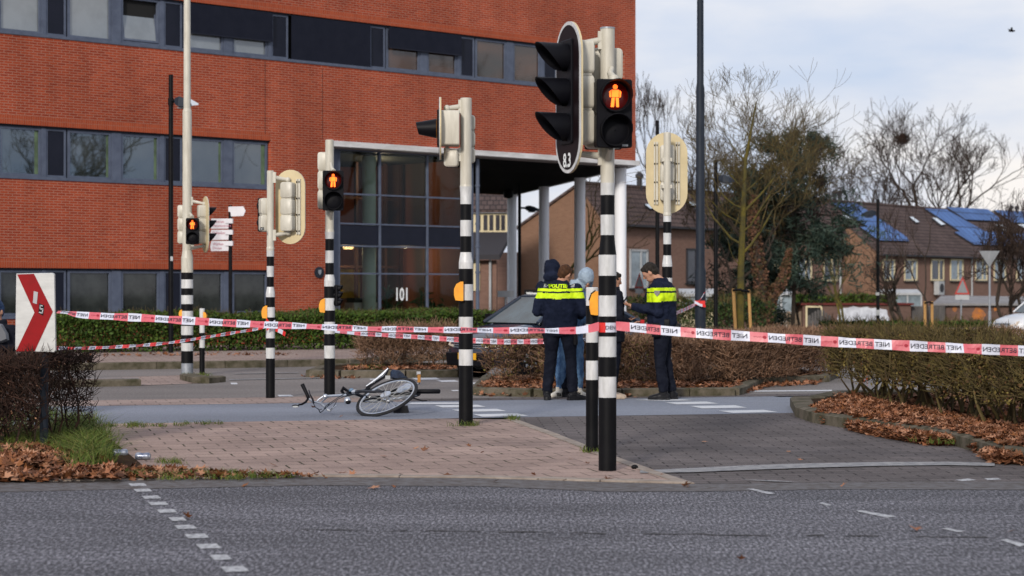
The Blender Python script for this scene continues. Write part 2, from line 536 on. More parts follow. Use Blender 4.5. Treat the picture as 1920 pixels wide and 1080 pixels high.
# ------------------------------------------------------------ ground materials
def asphalt(name, base, dark, light, scale, stain=0.3, patch=0.25, ysq=1.0):
    m = bpy.data.materials.new(name)
    n, b = nodes_of(m)
    lk = n.links.new
    b.inputs['Roughness'].default_value = 0.75
    b.inputs['Specular IOR Level'].default_value = 0.2
    t = n.nodes.new('ShaderNodeTexCoord')
    a = n.nodes.new('ShaderNodeTexNoise'); a.inputs['Scale'].default_value = scale
    a.inputs['Detail'].default_value = 6; a.inputs['Roughness'].default_value = 0.82
    ma = n.nodes.new('ShaderNodeMapping'); ma.inputs['Scale'].default_value = (1, ysq, 1)
    lk(t.outputs['Object'], ma.inputs['Vector']); lk(ma.outputs['Vector'], a.inputs['Vector'])
    r = n.nodes.new('ShaderNodeValToRGB')
    e = r.color_ramp.elements
    e[0].position = 0.36; e[0].color = (*dark, 1)
    e[1].position = 0.66; e[1].color = (*light, 1)
    k = e.new(0.5); k.color = (*base, 1)
    lk(a.outputs['Fac'], r.inputs['Fac'])
    c = n.nodes.new('ShaderNodeTexNoise'); c.inputs['Scale'].default_value = patch
    c.inputs['Detail'].default_value = 8; c.inputs['Roughness'].default_value = 0.6
    mp_ = n.nodes.new('ShaderNodeMapping'); mp_.inputs['Scale'].default_value = (0.5, 1.6, 1)
    lk(t.outputs['Object'], mp_.inputs['Vector']); lk(mp_.outputs['Vector'], c.inputs['Vector'])
    r2 = n.nodes.new('ShaderNodeValToRGB')
    r2.color_ramp.elements[0].position = 0.35; r2.color_ramp.elements[1].position = 0.62
    r2.color_ramp.elements[0].color = (1 - stain, 1 - stain, 1 - stain, 1)
    r2.color_ramp.elements[1].color = (1.08, 1.08, 1.08, 1)
    lk(c.outputs['Fac'], r2.inputs['Fac'])
    mm = n.nodes.new('ShaderNodeMixRGB'); mm.blend_type = 'MULTIPLY'; mm.inputs['Fac'].default_value = 1
    lk(r.outputs['Color'], mm.inputs['Color1']); lk(r2.outputs['Color'], mm.inputs['Color2'])
    lk(mm.outputs['Color'], b.inputs['Base Color'])
    bp = n.nodes.new('ShaderNodeBump'); bp.inputs['Strength'].default_value = 0.3
    bp.inputs['Distance'].default_value = 0.004
    lk(a.outputs['Fac'], bp.inputs['Height']); lk(bp.outputs['Normal'], b.inputs['Normal'])
    return m

M_road = asphalt('asphalt_road', (0.076, 0.073, 0.083), (0.002, 0.002, 0.003), (0.47, 0.46, 0.50), 60, 0.34, patch=.8, ysq=.24)
M_road2 = asphalt('asphalt_far_road', (0.185, 0.165, 0.155), (0.10, 0.09, 0.085), (0.30, 0.28, 0.27), 30, 0.25)
M_path = asphalt('asphalt_cycle_path', (0.195, 0.21, 0.25), (0.12, 0.13, 0.155), (0.29, 0.31, 0.355), 50, 0.18)
ROT = math.radians(-14.5)
M_pave = brick_mat('pink_paving_tiles', (0.36, 0.262, 0.222), (0.30, 0.218, 0.188), (0.05, 0.045, 0.025), 0.30, 0.30, 0.009,
                   axes='XY', rot=ROT, stain=0.3, stain_scale=0.9, fine=0.16, mvar=.12)
M_pave2 = brick_mat('grey_brown_clinkers', (0.145, 0.125, 0.122), (0.115, 0.10, 0.098), (0.026, 0.022, 0.02), 0.30, 0.15, 0.008,
                    axes='XY', rot=math.radians(-2), mvar=.3, stain=0.4, stain_scale=0.7, fine=0.2)
M_pave3 = brick_mat('far_pink_paving', (0.33, 0.255, 0.225), (0.28, 0.21, 0.185), (0.15, 0.12, 0.10), 0.30, 0.30, 0.008,
                    axes='XY', rot=ROT, stain=0.2, stain_scale=0.9, fine=0.12)
M_kerb = mat('concrete_kerb', (0.14, 0.118, 0.09), 0.9, col2=(0.05, 0.046, 0.026), vscale=5, bump=0.5, bscale=30)
M_kerbp = mat('pale_kerb_strip', (0.33, 0.28, 0.24), 0.85, col2=(0.22, 0.18, 0.15), vscale=7, bump=0.3)
M_soil = mat('bed_soil', (0.055, 0.030, 0.016), 1.0, spec=.05, col2=(0.022, 0.014, 0.009), vscale=9, bump=0.8, bscale=25)
M_earth = mat('ground_grass_earth', (0.06, 0.075, 0.03), 0.95, col2=(0.045, 0.04, 0.022), vscale=0.6, bump=0.5, bscale=12)
M_mark = mat('road_marking_paint', (0.62, 0.63, 0.65), 0.6, col2=(0.50, 0.51, 0.53), vscale=14)

def worn(name, col, lo, hi, scale=22):
    m = bpy.data.materials.new(name); n, b = nodes_of(m); lk = n.links.new
    b.inputs['Roughness'].default_value = 0.7
    t = n.nodes.new('ShaderNodeTexCoord'); z = n.nodes.new('ShaderNodeTexNoise')
    z.inputs['Scale'].default_value = scale; z.inputs['Detail'].default_value = 4; z.inputs['Roughness'].default_value = 0.7
    lk(t.outputs['Object'], z.inputs['Vector'])
    r = n.nodes.new('ShaderNodeValToRGB')
    r.color_ramp.elements[0].position = lo; r.color_ramp.elements[1].position = hi
    r.color_ramp.elements[0].color = (0.13, 0.13, 0.14, 1); r.color_ramp.elements[1].color = (*col, 1)
    lk(z.outputs['Fac'], r.inputs['Fac']); lk(r.outputs['Color'], b.inputs['Base Color'])
    return m
M_worn = worn('worn_marking_paint', (0.46, 0.46, 0.47), 0.36, 0.56, 26)
M_worn2 = worn('faded_marking_paint', (0.29, 0.28, 0.275), 0.36, 0.62, 12)

def sheet(name, pts, z, m, sub=None):
    mb = MB(); mb.poly([(p[0], p[1], z) for p in pts])
    o = mb.build(name, m, fixn=False)
    return tag(o, kind='structure')

# ground: one sheet, falling gently towards the houses
mb = MB()
ys = [-80, 0, 60, 80, 105, 130, 150, 300, 2600]
xs = [-1600, -100, -20, 20, 60, 100, 1600]
for i in range(len(ys)):
    for x in xs: mb.v.append((x, ys[i], gz(ys[i]) - 0.012))
for i in range(len(ys) - 1):
    for j in range(len(xs) - 1):
        a = i * len(xs) + j
        mb.f.append((a, a + 1, a + 1 + len(xs), a + len(xs))); mb.m.append(0)
tag(mb.build('ground', M_earth, fixn=False), kind='structure')

# street frame lines
def near_path(x): return 21.95 + 0.25 * x
def far_path(x): return 25.42 + 0.26 * x
def Gp(px, py): v = G(px, py); return (v.x, v.y)

edge_road = [(-40, 14.2), (-4.0, 14.55), Gp(330, 899), Gp(600, 895), Gp(900, 897), Gp(1130, 904), Gp(1290, 908), (2.4, 14.55), (3.7, 14.6), (40, 14.9)]
sheet('road', [(-40, -30), (40, -30)] + edge_road[::-1], 0.0, M_road)
sheet('far_road', [(-60, far_path(-60) + 14), (-8.6, far_path(-8.6) + .7), (-2.6, far_path(-2.6) + 0.95), (0, far_path(0) + .5), (60, far_path(60))] +
      [(60, 75), (-5, 75), (-60, 60)], 0.0, M_road2)
sheet('cycle_path', [(-60, near_path(-60)), (60, near_path(60)), (60, far_path(60)), (-60, far_path(-60))], 0.004, M_path)
# pink refuge pavement in the foreground
rb = [Gp(1290, 908), Gp(1215, 884), Gp(1130, 853), Gp(1040, 817), Gp(985, 797), Gp(958, 787)]
pav = [Gp(120, 903), Gp(330, 899), Gp(600, 895), Gp(900, 897), Gp(1130, 904)] + rb + [(-0.8, near_path(-0.8)), (-8, near_path(-8)), (-8, 14.4)]
sheet('pavement', pav, 0.004, M_pave)
sheet('brick_crossing', rb + [(0.1, near_path(0.1)), (9, near_path(9)), (9, 14.7), (3.7, 14.6), (2.4, 14.55)], 0.002, M_pave2)
# pink strip behind the cycle path
strip = [(-14, far_path(-14) - .0), (-2.6, far_path(-2.6)), (-1.4, far_path(-1.4)), (-1.4, far_path(-1.4) + .55), (-2.6, far_path(-2.6) + 1.5), (-8.6, far_path(-8.6) + 1.0), (-14, far_path(-14) + 1)]
sheet('pavement_strip', strip, 0.006, M_pave3)
sheet('paved_margin', [(-1.4, far_path(-1.4)), (9, far_path(9)), (9, far_path(9) + .5), (-1.4, far_path(-1.4) + .55)], 0.006, M_pave2)

def gquad(mb, pts, z, mi=None): mb.poly([tuple(G(x, y)[:2]) + (z,) for x, y in pts], mi)
def strip_mesh(path, w_, h0, h1, jitter=0.0, seg=0.9, top_in=0.0):
    """kerb stones along a path (x,y), with little gaps between the stones"""
    mb = MB(); pts = [Vector((p[0], p[1])) for p in path]
    for a, b in zip(pts[:-1], pts[1:]):
        d = b - a; Ln = d.length
        if Ln < 1e-4: continue
        d.normalize(); nrm = Vector((-d.y, d.x)); k = max(1, round(Ln / seg))
        for i in range(k):
            s0 = Ln * i / k + 0.004; s1 = Ln * (i + 1) / k - 0.004
            dz = R.uniform(-jitter, jitter)
            c = [a + d * s0 - nrm * w_ / 2, a + d * s1 - nrm * w_ / 2, a + d * s1 + nrm * w_ / 2, a + d * s0 + nrm * w_ / 2]
            t = [a + d * s0 - nrm * (w_ / 2 - top_in), a + d * s1 - nrm * (w_ / 2 - top_in), a + d * s1 + nrm * (w_ / 2 - top_in * .3), a + d * s0 + nrm * (w_ / 2 - top_in * .3)]
            mb.loft([[(p.x, p.y, h0) for p in c], [(p.x, p.y, h1 - .015 + dz) for p in c], [(p.x, p.y, h1 + dz) for p in t]])
    return mb
# flush stone strips around the pink pavement
tag(strip_mesh(rb[::-1], 0.10, -0.01, 0.012, 0.002, 0.8).build('pavement_edging', M_kerbp), kind='structure')
tag(strip_mesh([(-3.4, 14.62)] + [(p[0], p[1] + .07) for p in [Gp(330, 899), Gp(600, 895), Gp(900, 897), Gp(1130, 904), Gp(1290, 908)]], 0.13, -0.01, 0.014, 0.003, 0.5).build('road_edge_kerb', M_kerbp), kind='structure')
# right-hand bed: raised kerb, soil
kr = [Gp(1500, 762), Gp(1512, 782), Gp(1545, 793), Gp(1600, 802), Gp(1700, 816), Gp(1800, 832), Gp(1900, 862), (4.35, 14.9)]
krx = [Gp(1500, 762), (3.72, 24.3), (4.2, 25.55), (14, 27.9)]
tag(strip_mesh(kr, 0.24, -0.02, 0.12, 0.004, 1.0, 0.05).build('kerb_right', M_kerb), kind='structure')
tag(strip_mesh(krx, 0.2, -0.02, 0.115, 0.004, 1.0, 0.04).build('kerb_right_back', M_kerb), kind='structure')
mb = MB(); mb.poly([(p[0] + .05, p[1], 0.09) for p in kr] + [(14, 14.9, .09), (14, 27.8, .09), (4.25, 25.45, .09), (3.8, 24.3, .09)])
tag(mb.build('planting_bed_right', M_soil, fixn=False), kind='structure')
# left bed
sheet('planting_bed_left', [(-12, 14.3), Gp(60, 905), Gp(290, 899), Gp(262, 870), Gp(225, 840), Gp(190, 815), Gp(120, 801), (-12, 19.1)], 0.012, M_soil)
# central island with the brown hedge
ci = [Gp(893, 741), Gp(1000, 744), Gp(1165, 744), Gp(1290, 743), Gp(1375, 742), Gp(1392, 736), Gp(1420, 722), Gp(1545, 716), Gp(1560, 708), Gp(1200, 700), Gp(1000, 706), Gp(915, 716), Gp(893, 741)]
tag(strip_mesh(ci, 0.16, -0.02, 0.11, 0.004, 1.0, 0.04).build('kerb_centre', M_kerb), kind='structure')
mb = MB(); mb.poly([(p[0], p[1], 0.085) for p in ci[:-1]])
tag(mb.build('planting_bed_centre', M_soil, fixn=False), kind='structure')
# island with the low brown hedge left of the car
li = [Gp(585, 707), Gp(640, 708), Gp(760, 708), Gp(856, 707), Gp(862, 694), Gp(700, 690), Gp(610, 697), Gp(585, 707)]
tag(strip_mesh(li, 0.2, -0.02, 0.12, 0.004, 1.0, 0.05).build('kerb_far_island', M_kerb), kind='structure')
mb = MB(); mb.poly([(p[0], p[1], 0.10) for p in li[:-1]])
tag(mb.build('planting_bed_far', M_soil, fixn=False), kind='structure')
# traffic refuge with the tall striped post
sheet('refuge_pavement', [Gp(60, 713), Gp(345, 704), Gp(405, 707), Gp(408, 713), Gp(380, 719), Gp(250, 724), Gp(60, 727)], 0.006, M_pave3)
tag(strip_mesh([Gp(60, 727), Gp(262, 723)], 0.22, -0.01, 0.10, 0.003, 1.0, .04).build('kerb_refuge', M_kerb), kind='structure')
tag(strip_mesh([Gp(352, 712), Gp(378, 719), Gp(410, 716)], 0.25, -0.01, 0.10, 0.003, .6, .05).build('kerb_refuge_end', M_kerb), kind='structure')
# far pavement in front of the office hedge
fk = [Gp(-100, 697), Gp(160, 694), Gp(420, 690), Gp(650, 686), (-1.5, 40.0), (2, 44)]
tag(strip_mesh(fk, 0.16, -0.02, 0.13, 0.0, 1.0, 0.02).build('kerb_office', M_kerb), kind='structure')
mb = MB(); mb.poly([(p[0], p[1] + .06, 0.12) for p in fk] + [(2, 50, .12), (-14, 44, .12)])
tag(mb.build('far_pavement', M_pave3, fixn=False), kind='structure')

# tarred seam and the dirty strip along the road edge
M_seam = worn('tar_seam', (0.075, 0.07, 0.075), .45, .60, 9)
for e in M_seam.node_tree.nodes:
    if e.type == 'VALTORGB': e.color_ramp.elements[0].color = (0.018, 0.013, 0.012, 1)
mb = MB(); xs_ = [560 + 34 * i for i in range(44)]
cy = [994 + (x - 600) * .012 + R.uniform(-1.2, 1.2) for x in xs_]
for i in range(len(xs_) - 1):
    w0, w1 = R.uniform(.3, .9), R.uniform(.3, .9)
    gquad(mb, [(xs_[i], cy[i] - w0), (xs_[i + 1], cy[i + 1] - w1), (xs_[i + 1], cy[i + 1] + w1), (xs_[i], cy[i] + w0)], .004) if R.random() > .3 else None
tag(mb.build('road_seam', M_seam, fixn=False), kind='structure')
M_dirt = worn('road_edge_dirt', (0.105, 0.098, 0.10), .40, .60, 11)
for e in M_dirt.node_tree.nodes:
    if e.type == 'VALTORGB': e.color_ramp.elements[0].color = (0.050, 0.036, 0.028, 1)
mb = MB(); de = [(-7, 14.35), (-4.0, 14.45)] + [(p[0], p[1] - .02) for p in edge_road[2:-1]] + [(9, 14.6)]
mb.poly([(p[0], p[1], .003) for p in de] + [(p[0], p[1] - .42 - .35 * R.random(), .003) for p in de[::-1]])
tag(mb.build('road_edge_dirt', M_dirt, fixn=False), kind='structure')

# ---- painted markings
mb = MB()
for q in [[(764, 758.6), (772, 756), (868, 755.6), (882, 758.5)], [(815, 761.2), (895, 760), (912, 763.9), (830, 765.3)],
          [(847, 769.2), (932, 767.7), (949.5, 772), (866, 773.4)], [(887, 778), (970, 776.4), (991.5, 780.8), (904.5, 782.7)],
          [(1190, 751), (1230, 749.4), (1275, 749.6), (1300, 751.6), (1250, 752.8)], [(1247, 755.4), (1323.8, 754), (1347.8, 757.8), (1269, 759.3)],
          [(1293.8, 762.4), (1378.4, 761), (1400.6, 765.5), (1316.6, 767)], [(1347.8, 771.3), (1431.8, 769.6), (1458.5, 773.7), (1374, 775.6)]]:
    gquad(mb, q, 0.008)
tag(mb.build('crossing_blocks', M_mark, fixn=False), kind='structure')
mb = MB()
for (cx, cy) in [(258, 909.5), (268, 920), (284, 933), (297, 945), (313, 959), (333, 974), (348, 989), (369, 1006), (391, 1025), (414, 1046), (440, 1068), (468, 1092)]:
    c = G(cx, cy); d = Vector((0.29, -0.957)).normalized(); n_ = Vector((-d.y, d.x))
    hl = 0.10; hw = 0.055 + R.uniform(-.004, .004)
    if cy in (974, 1046): hw *= .8
    mb.poly([(c.x + d.x * a * hl + n_.x * b * hw, c.y + d.y * a * hl + n_.y * b * hw, 0.004) for a, b in ((-1, -1), (1, -1), (1, 1), (-1, 1))])
for q in [[(1400, 917), (1412, 917), (1454, 926), (1440, 927.5)], [(1602, 958.5), (1616, 958), (1680, 969), (1664, 972)], [(1765, 992), (1775, 991), (1808, 997), (1798, 999)],
          [(1876, 1013), (1888, 1012), (1925, 1022), (1912, 1026)], [(1535, 944), (1543, 943), (1560, 948), (1550, 949)], [(1790, 901), (1815, 898), (1830, 901), (1805, 903)], [(1845, 898), (1870, 897), (1878, 900), (1852, 901)]]:
    gquad(mb, q, 0.004)
tag(mb.build('dashed_marking', M_worn, fixn=False), kind='structure')
mb = MB()
ln = [(1200, 886.5, 2.5), (1300, 883.5, 4), (1400, 879, 4.4), (1500, 875.5, 4.2), (1650, 872, 3.6), (1780, 871, 3.2), (1865, 873, 3)]
for a, b in zip(ln[:-1], ln[1:]):
    gquad(mb, [(a[0], a[1] - a[2]), (b[0], b[1] - b[2]), (b[0], b[1] + b[2]), (a[0], a[1] + a[2])], 0.010)
gquad(mb, [(1385, 901), (1450, 903), (1500, 906), (1450, 905)], 0.010)
tag(mb.build('curved_marking', M_worn2, fixn=False), kind='structure')
mb = MB()
for q in [[(772, 709), (818, 708.5), (826, 712), (780, 712.5)], [(818, 713.5), (852, 713), (862, 716), (828, 716.5)], [(692, 711), (704, 710.6), (707, 712), (695, 712.5)],
          [(872, 718), (900, 717.5), (905, 720), (878, 720.5)], [(845, 732), (858, 731.5), (862, 733.5), (850, 734)], [(520, 741), (545, 740.6), (551, 743.5), (524, 744)],
          [(1385, 733), (1560, 731.5), (1560, 733.5), (1385, 735)], [(1445, 743.2), (1575, 741), (1590, 742.6), (1460, 744.9)], [(1600, 736), (1900, 729), (1900, 730.5), (1600, 737.8)],
          [(432, 718), (444, 718), (446, 721), (434, 721)], [(1600, 712), (1900, 706), (1900, 707.5), (1600, 713.8)]]:
    gquad(mb, q, 0.004)
tag(mb.build('lane_marking', M_mark, fixn=False), kind='structure')
mb = MB()
for q in [[(160, 709.5), (260, 709), (260, 710.5), (160, 711)], [(430, 712), (650, 708), (650, 709.2), (430, 713.4)], [(440, 701), (560, 699), (560, 700), (440, 702)]]:
    gquad(mb, q, 0.009)
tag(mb.build('faint_lane_line', M_worn2, fixn=False), kind='structure')

# ------------------------------------------------------------ vegetation kit
def frame_of(d):
    a = np.where(np.abs(d[:, 2:3]) < 0.9, np.array([[0, 0, 1.0]]), np.array([[1.0, 0, 0]]))
    u = np.cross(d, a); u /= np.linalg.norm(u, axis=1, keepdims=True) + 1e-9
    return u, np.cross(d, u)

def prisms(A, B, ra, rb, n=3):
    A = np.asarray(A, float); B = np.asarray(B, float)
    ra = np.broadcast_to(np.asarray(ra, float), (len(A),)); rb = np.broadcast_to(np.asarray(rb, float), (len(A),))
    d = B - A; d /= np.linalg.norm(d, axis=1, keepdims=True) + 1e-9
    u, v = frame_of(d)
    out_ = []
    for j in range(n):
        t0 = 2 * PI * j / n; t1 = 2 * PI * (j + 1) / n
        o0 = u * math.cos(t0) + v * math.sin(t0); o1 = u * math.cos(t1) + v * math.sin(t1)
        out_.append(np.stack([A + o0 * ra[:, None], A + o1 * ra[:, None], B + o1 * rb[:, None], B + o0 * rb[:, None]], 1))
    return np.concatenate(out_, 0)

RS = np.random.RandomState(11)
def blades(c, size, aspect=0.5, up=None, rs=RS):
    """leaf-like quads of random direction at points c; slightly kite shaped"""
    N = len(c)
    d = rs.normal(size=(N, 3))
    if up is not None: d = d * (1 - up) + np.array([0, 0, 1.0]) * up * 2
    d /= np.linalg.norm(d, axis=1, keepdims=True)
    u, v = frame_of(d)
    th = rs.uniform(0, 2 * PI, N)[:, None]
    s = u * np.cos(th) + v * np.sin(th)
    L_ = (size * rs.uniform(0.6, 1.3, N))[:, None]
    W = L_ * aspect * 0.5
    return np.stack([c - d * L_ * .5, c + s * W, c + d * L_ * .5, c - s * W], 1)

class Tree:
    def __init__(s, seed):
        s.r = random.Random(seed); s.seg = []; s.tips = []
    def grow(s, p, d, L_, r, depth, maxd, spread=0.6, curve=0.25, up=0.15, k=(2, 4), steps=4, shrink=0.72, droop=0.0, thin=0.6, minr=0.006):
        rr = s.r; p = Vector(p); d = Vector(d).normalized(); r0 = r
        r1 = max(minr, r * thin)
        pts = [p.copy()]
        for i in range(steps):
            d = (d + Vector((rr.gauss(0, curve), rr.gauss(0, curve), rr.gauss(0, curve) + up - droop))).normalized()
            q = p + d * (L_ / steps)
            ra = r0 + (r1 - r0) * i / steps; rb = r0 + (r1 - r0) * (i + 1) / steps
            s.seg.append((tuple(p), tuple(q), ra, rb, depth))
            p = q; pts.append(p.copy())
        if depth >= maxd:
            s.tips.append((tuple(p), tuple(d))); return
        n = rr.randint(*k)
        for j in range(n):
            base = pts[-1] if j < 2 else pts[rr.randint(max(1, steps // 2), steps)]
            ax = d.orthogonal().normalized()
            ax.rotate(Matrix.Rotation(rr.uniform(0, 2 * PI), 3, d))
            nd = (d + ax * rr.uniform(0.5, 1.3) * spread).normalized()
            s.grow(base, nd, L_ * shrink * rr.uniform(0.75, 1.2), r1 * rr.uniform(0.65, 0.95), depth + 1, maxd, spread, curve, up, k, steps, shrink, droop, thin, minr)
    def build(s, root, m_trunk, m_crown=None, split=1, nside=6, extra=None):
        th = [q for q in s.seg if q[4] <= split]; tn = [q for q in s.seg if q[4] > split]
        def arr(L_, n): return prisms([q[0] for q in L_], [q[1] for q in L_], [q[2] for q in L_], [q[3] for q in L_], n)
        bulk('trunk', arr(th, nside), 4, m_trunk, root)
        if tn:
            bulk('crown', arr(tn, 3), 4, m_crown or m_trunk, root)

def leaf_outline():
    pts = []
    for i, (a, r) in enumerate([(90, 1.0), (62, .45), (35, .85), (5, .4), (-30, .75), (-75, .3), (-105, .3), (-150, .75), (175, .4), (145, .85), (118, .45)]):
        pts.append((r * math.cos(math.radians(a)), r * math.sin(math.radians(a))))
    return pts
LEAF = np.array(leaf_outline())
def leaf_scatter(name, pts, size, mats, tilt=0.5, rs=RS, label=None, cat=None, stuff=True):
    """pts (N,3); each leaf a lobed, curled fan of triangles"""
    N = len(pts); k = len(LEAF)
    th = rs.uniform(0, 2 * PI, N); sz = size * rs.uniform(0.55, 1.25, N)
    n = np.stack([rs.normal(0, tilt, N), rs.normal(0, tilt, N), np.ones(N)], 1); n /= np.linalg.norm(n, axis=1, keepdims=True)
    u, v = frame_of(n)
    cu, su = np.cos(th)[:, None], np.sin(th)[:, None]
    e1 = u * cu + v * su; e2 = -u * su + v * cu
    asp = rs.uniform(.55, 1, N)[:, None]
    curl = rs.uniform(-0.2, 0.75, N)[:, None]
    ring = []
    for (a, b) in LEAF:
        ring.append(pts + sz[:, None] * (e1 * a * asp + e2 * b + n * curl * (a * a) * .8 + n * curl * .25 * b))
    tris = []
    for i in range(k):
        tris.append(np.stack([pts + n * 0.002, ring[i], ring[(i + 1) % k]], 1))
    # keep the triangles of one leaf connected as an island: build with shared vertices
    V = np.concatenate([pts[None] + n[None] * .002, np.stack(ring, 0)], 0)   # (k+1,N,3)
    V = np.transpose(V, (1, 0, 2)).reshape(-1, 3)
    base = (np.arange(N) * (k + 1))[:, None, None]
    f = np.array([[0, i + 1, (i + 1) % k + 1] for i in range(k)])[None] + base
    f = f.reshape(-1)
    V[:, 2] = np.maximum(V[:, 2], np.repeat(pts[:, 2] - .012, k + 1))
    me = bpy.data.meshes.new(name)
    me.vertices.add(len(V)); me.vertices.foreach_set('co', V.astype(np.float32).ravel())
    me.loops.add(len(f)); me.loops.foreach_set('vertex_index', f.astype(np.int32))
    T = len(f) // 3
    me.polygons.add(T); me.polygons.foreach_set('loop_start', np.arange(0, T * 3, 3, dtype=np.int32))
    me.materials.append(mats); me.update(calc_edges=True)
    o = bpy.data.objects.new(name, me); C.objects.link(o)
    return tag(o, label, cat, kind='stuff' if stuff else None)

M_leaf = mat('fallen_leaves', (0.2, .1, .05), 0.7, island=[(0.045, 0.02, 0.012), (0.16, 0.06, 0.025), (0.27, 0.11, 0.055), (0.38, 0.20, 0.12), (0.11, 0.045, 0.025), (0.22, 0.085, 0.03)])
M_twigbr = mat('brown_hedge_twigs', (0.12, .07, .04), 0.85, island=[(0.035, 0.018, 0.012), (0.17, 0.095, 0.055), (0.29, 0.18, 0.12), (0.08, 0.042, 0.026)])
M_twigdk = mat('dark_bush_twigs', (0.03, .02, .02), 0.85, island=[(0.014, 0.010, 0.008), (0.035, 0.02, 0.015), (0.06, 0.03, 0.022)])
M_twigol = mat('olive_hedge_twigs', (0.06, .055, .02), 0.85, island=[(0.035, 0.026, 0.014), (0.075, 0.060, 0.022), (0.12, 0.09, 0.035), (0.05, 0.032, 0.02)])
M_leafbr = mat('dry_beech_leaves', (0.2, .1, .06), 0.7, island=[(0.12, 0.055, 0.03), (0.26, 0.13, 0.07), (0.32, 0.18, 0.11), (0.09, 0.04, 0.025)])
M_leafol = mat('olive_hedge_leaves', (0.1, .1, .02), 0.7, island=[(0.03, 0.026, 0.012), (0.115, 0.085, 0.024), (0.20, 0.155, 0.045), (0.06, 0.036, 0.018), (0.17, 0.085, 0.04)])
M_leafgr = mat('green_hedge_leaves', (0.05, .09, .02), 0.6, island=[(0.016, 0.036, 0.006), (0.04, 0.078, 0.012), (0.08, 0.13, 0.020), (0.024, 0.044, 0.008), (0.06, 0.085, 0.016)])
M_leafdk = mat('dark_shrub_leaves', (0.03, .06, .02), 0.6, island=[(0.012, 0.022, 0.010), (0.03, 0.055, 0.016), (0.05, 0.08, 0.02)])
M_grass = mat('grass_blades', (0.07, .11, .02), 0.7, island=[(0.03, 0.055, 0.012), (0.075, 0.12, 0.02), (0.12, 0.15, 0.03), (0.16, 0.13, 0.05)])

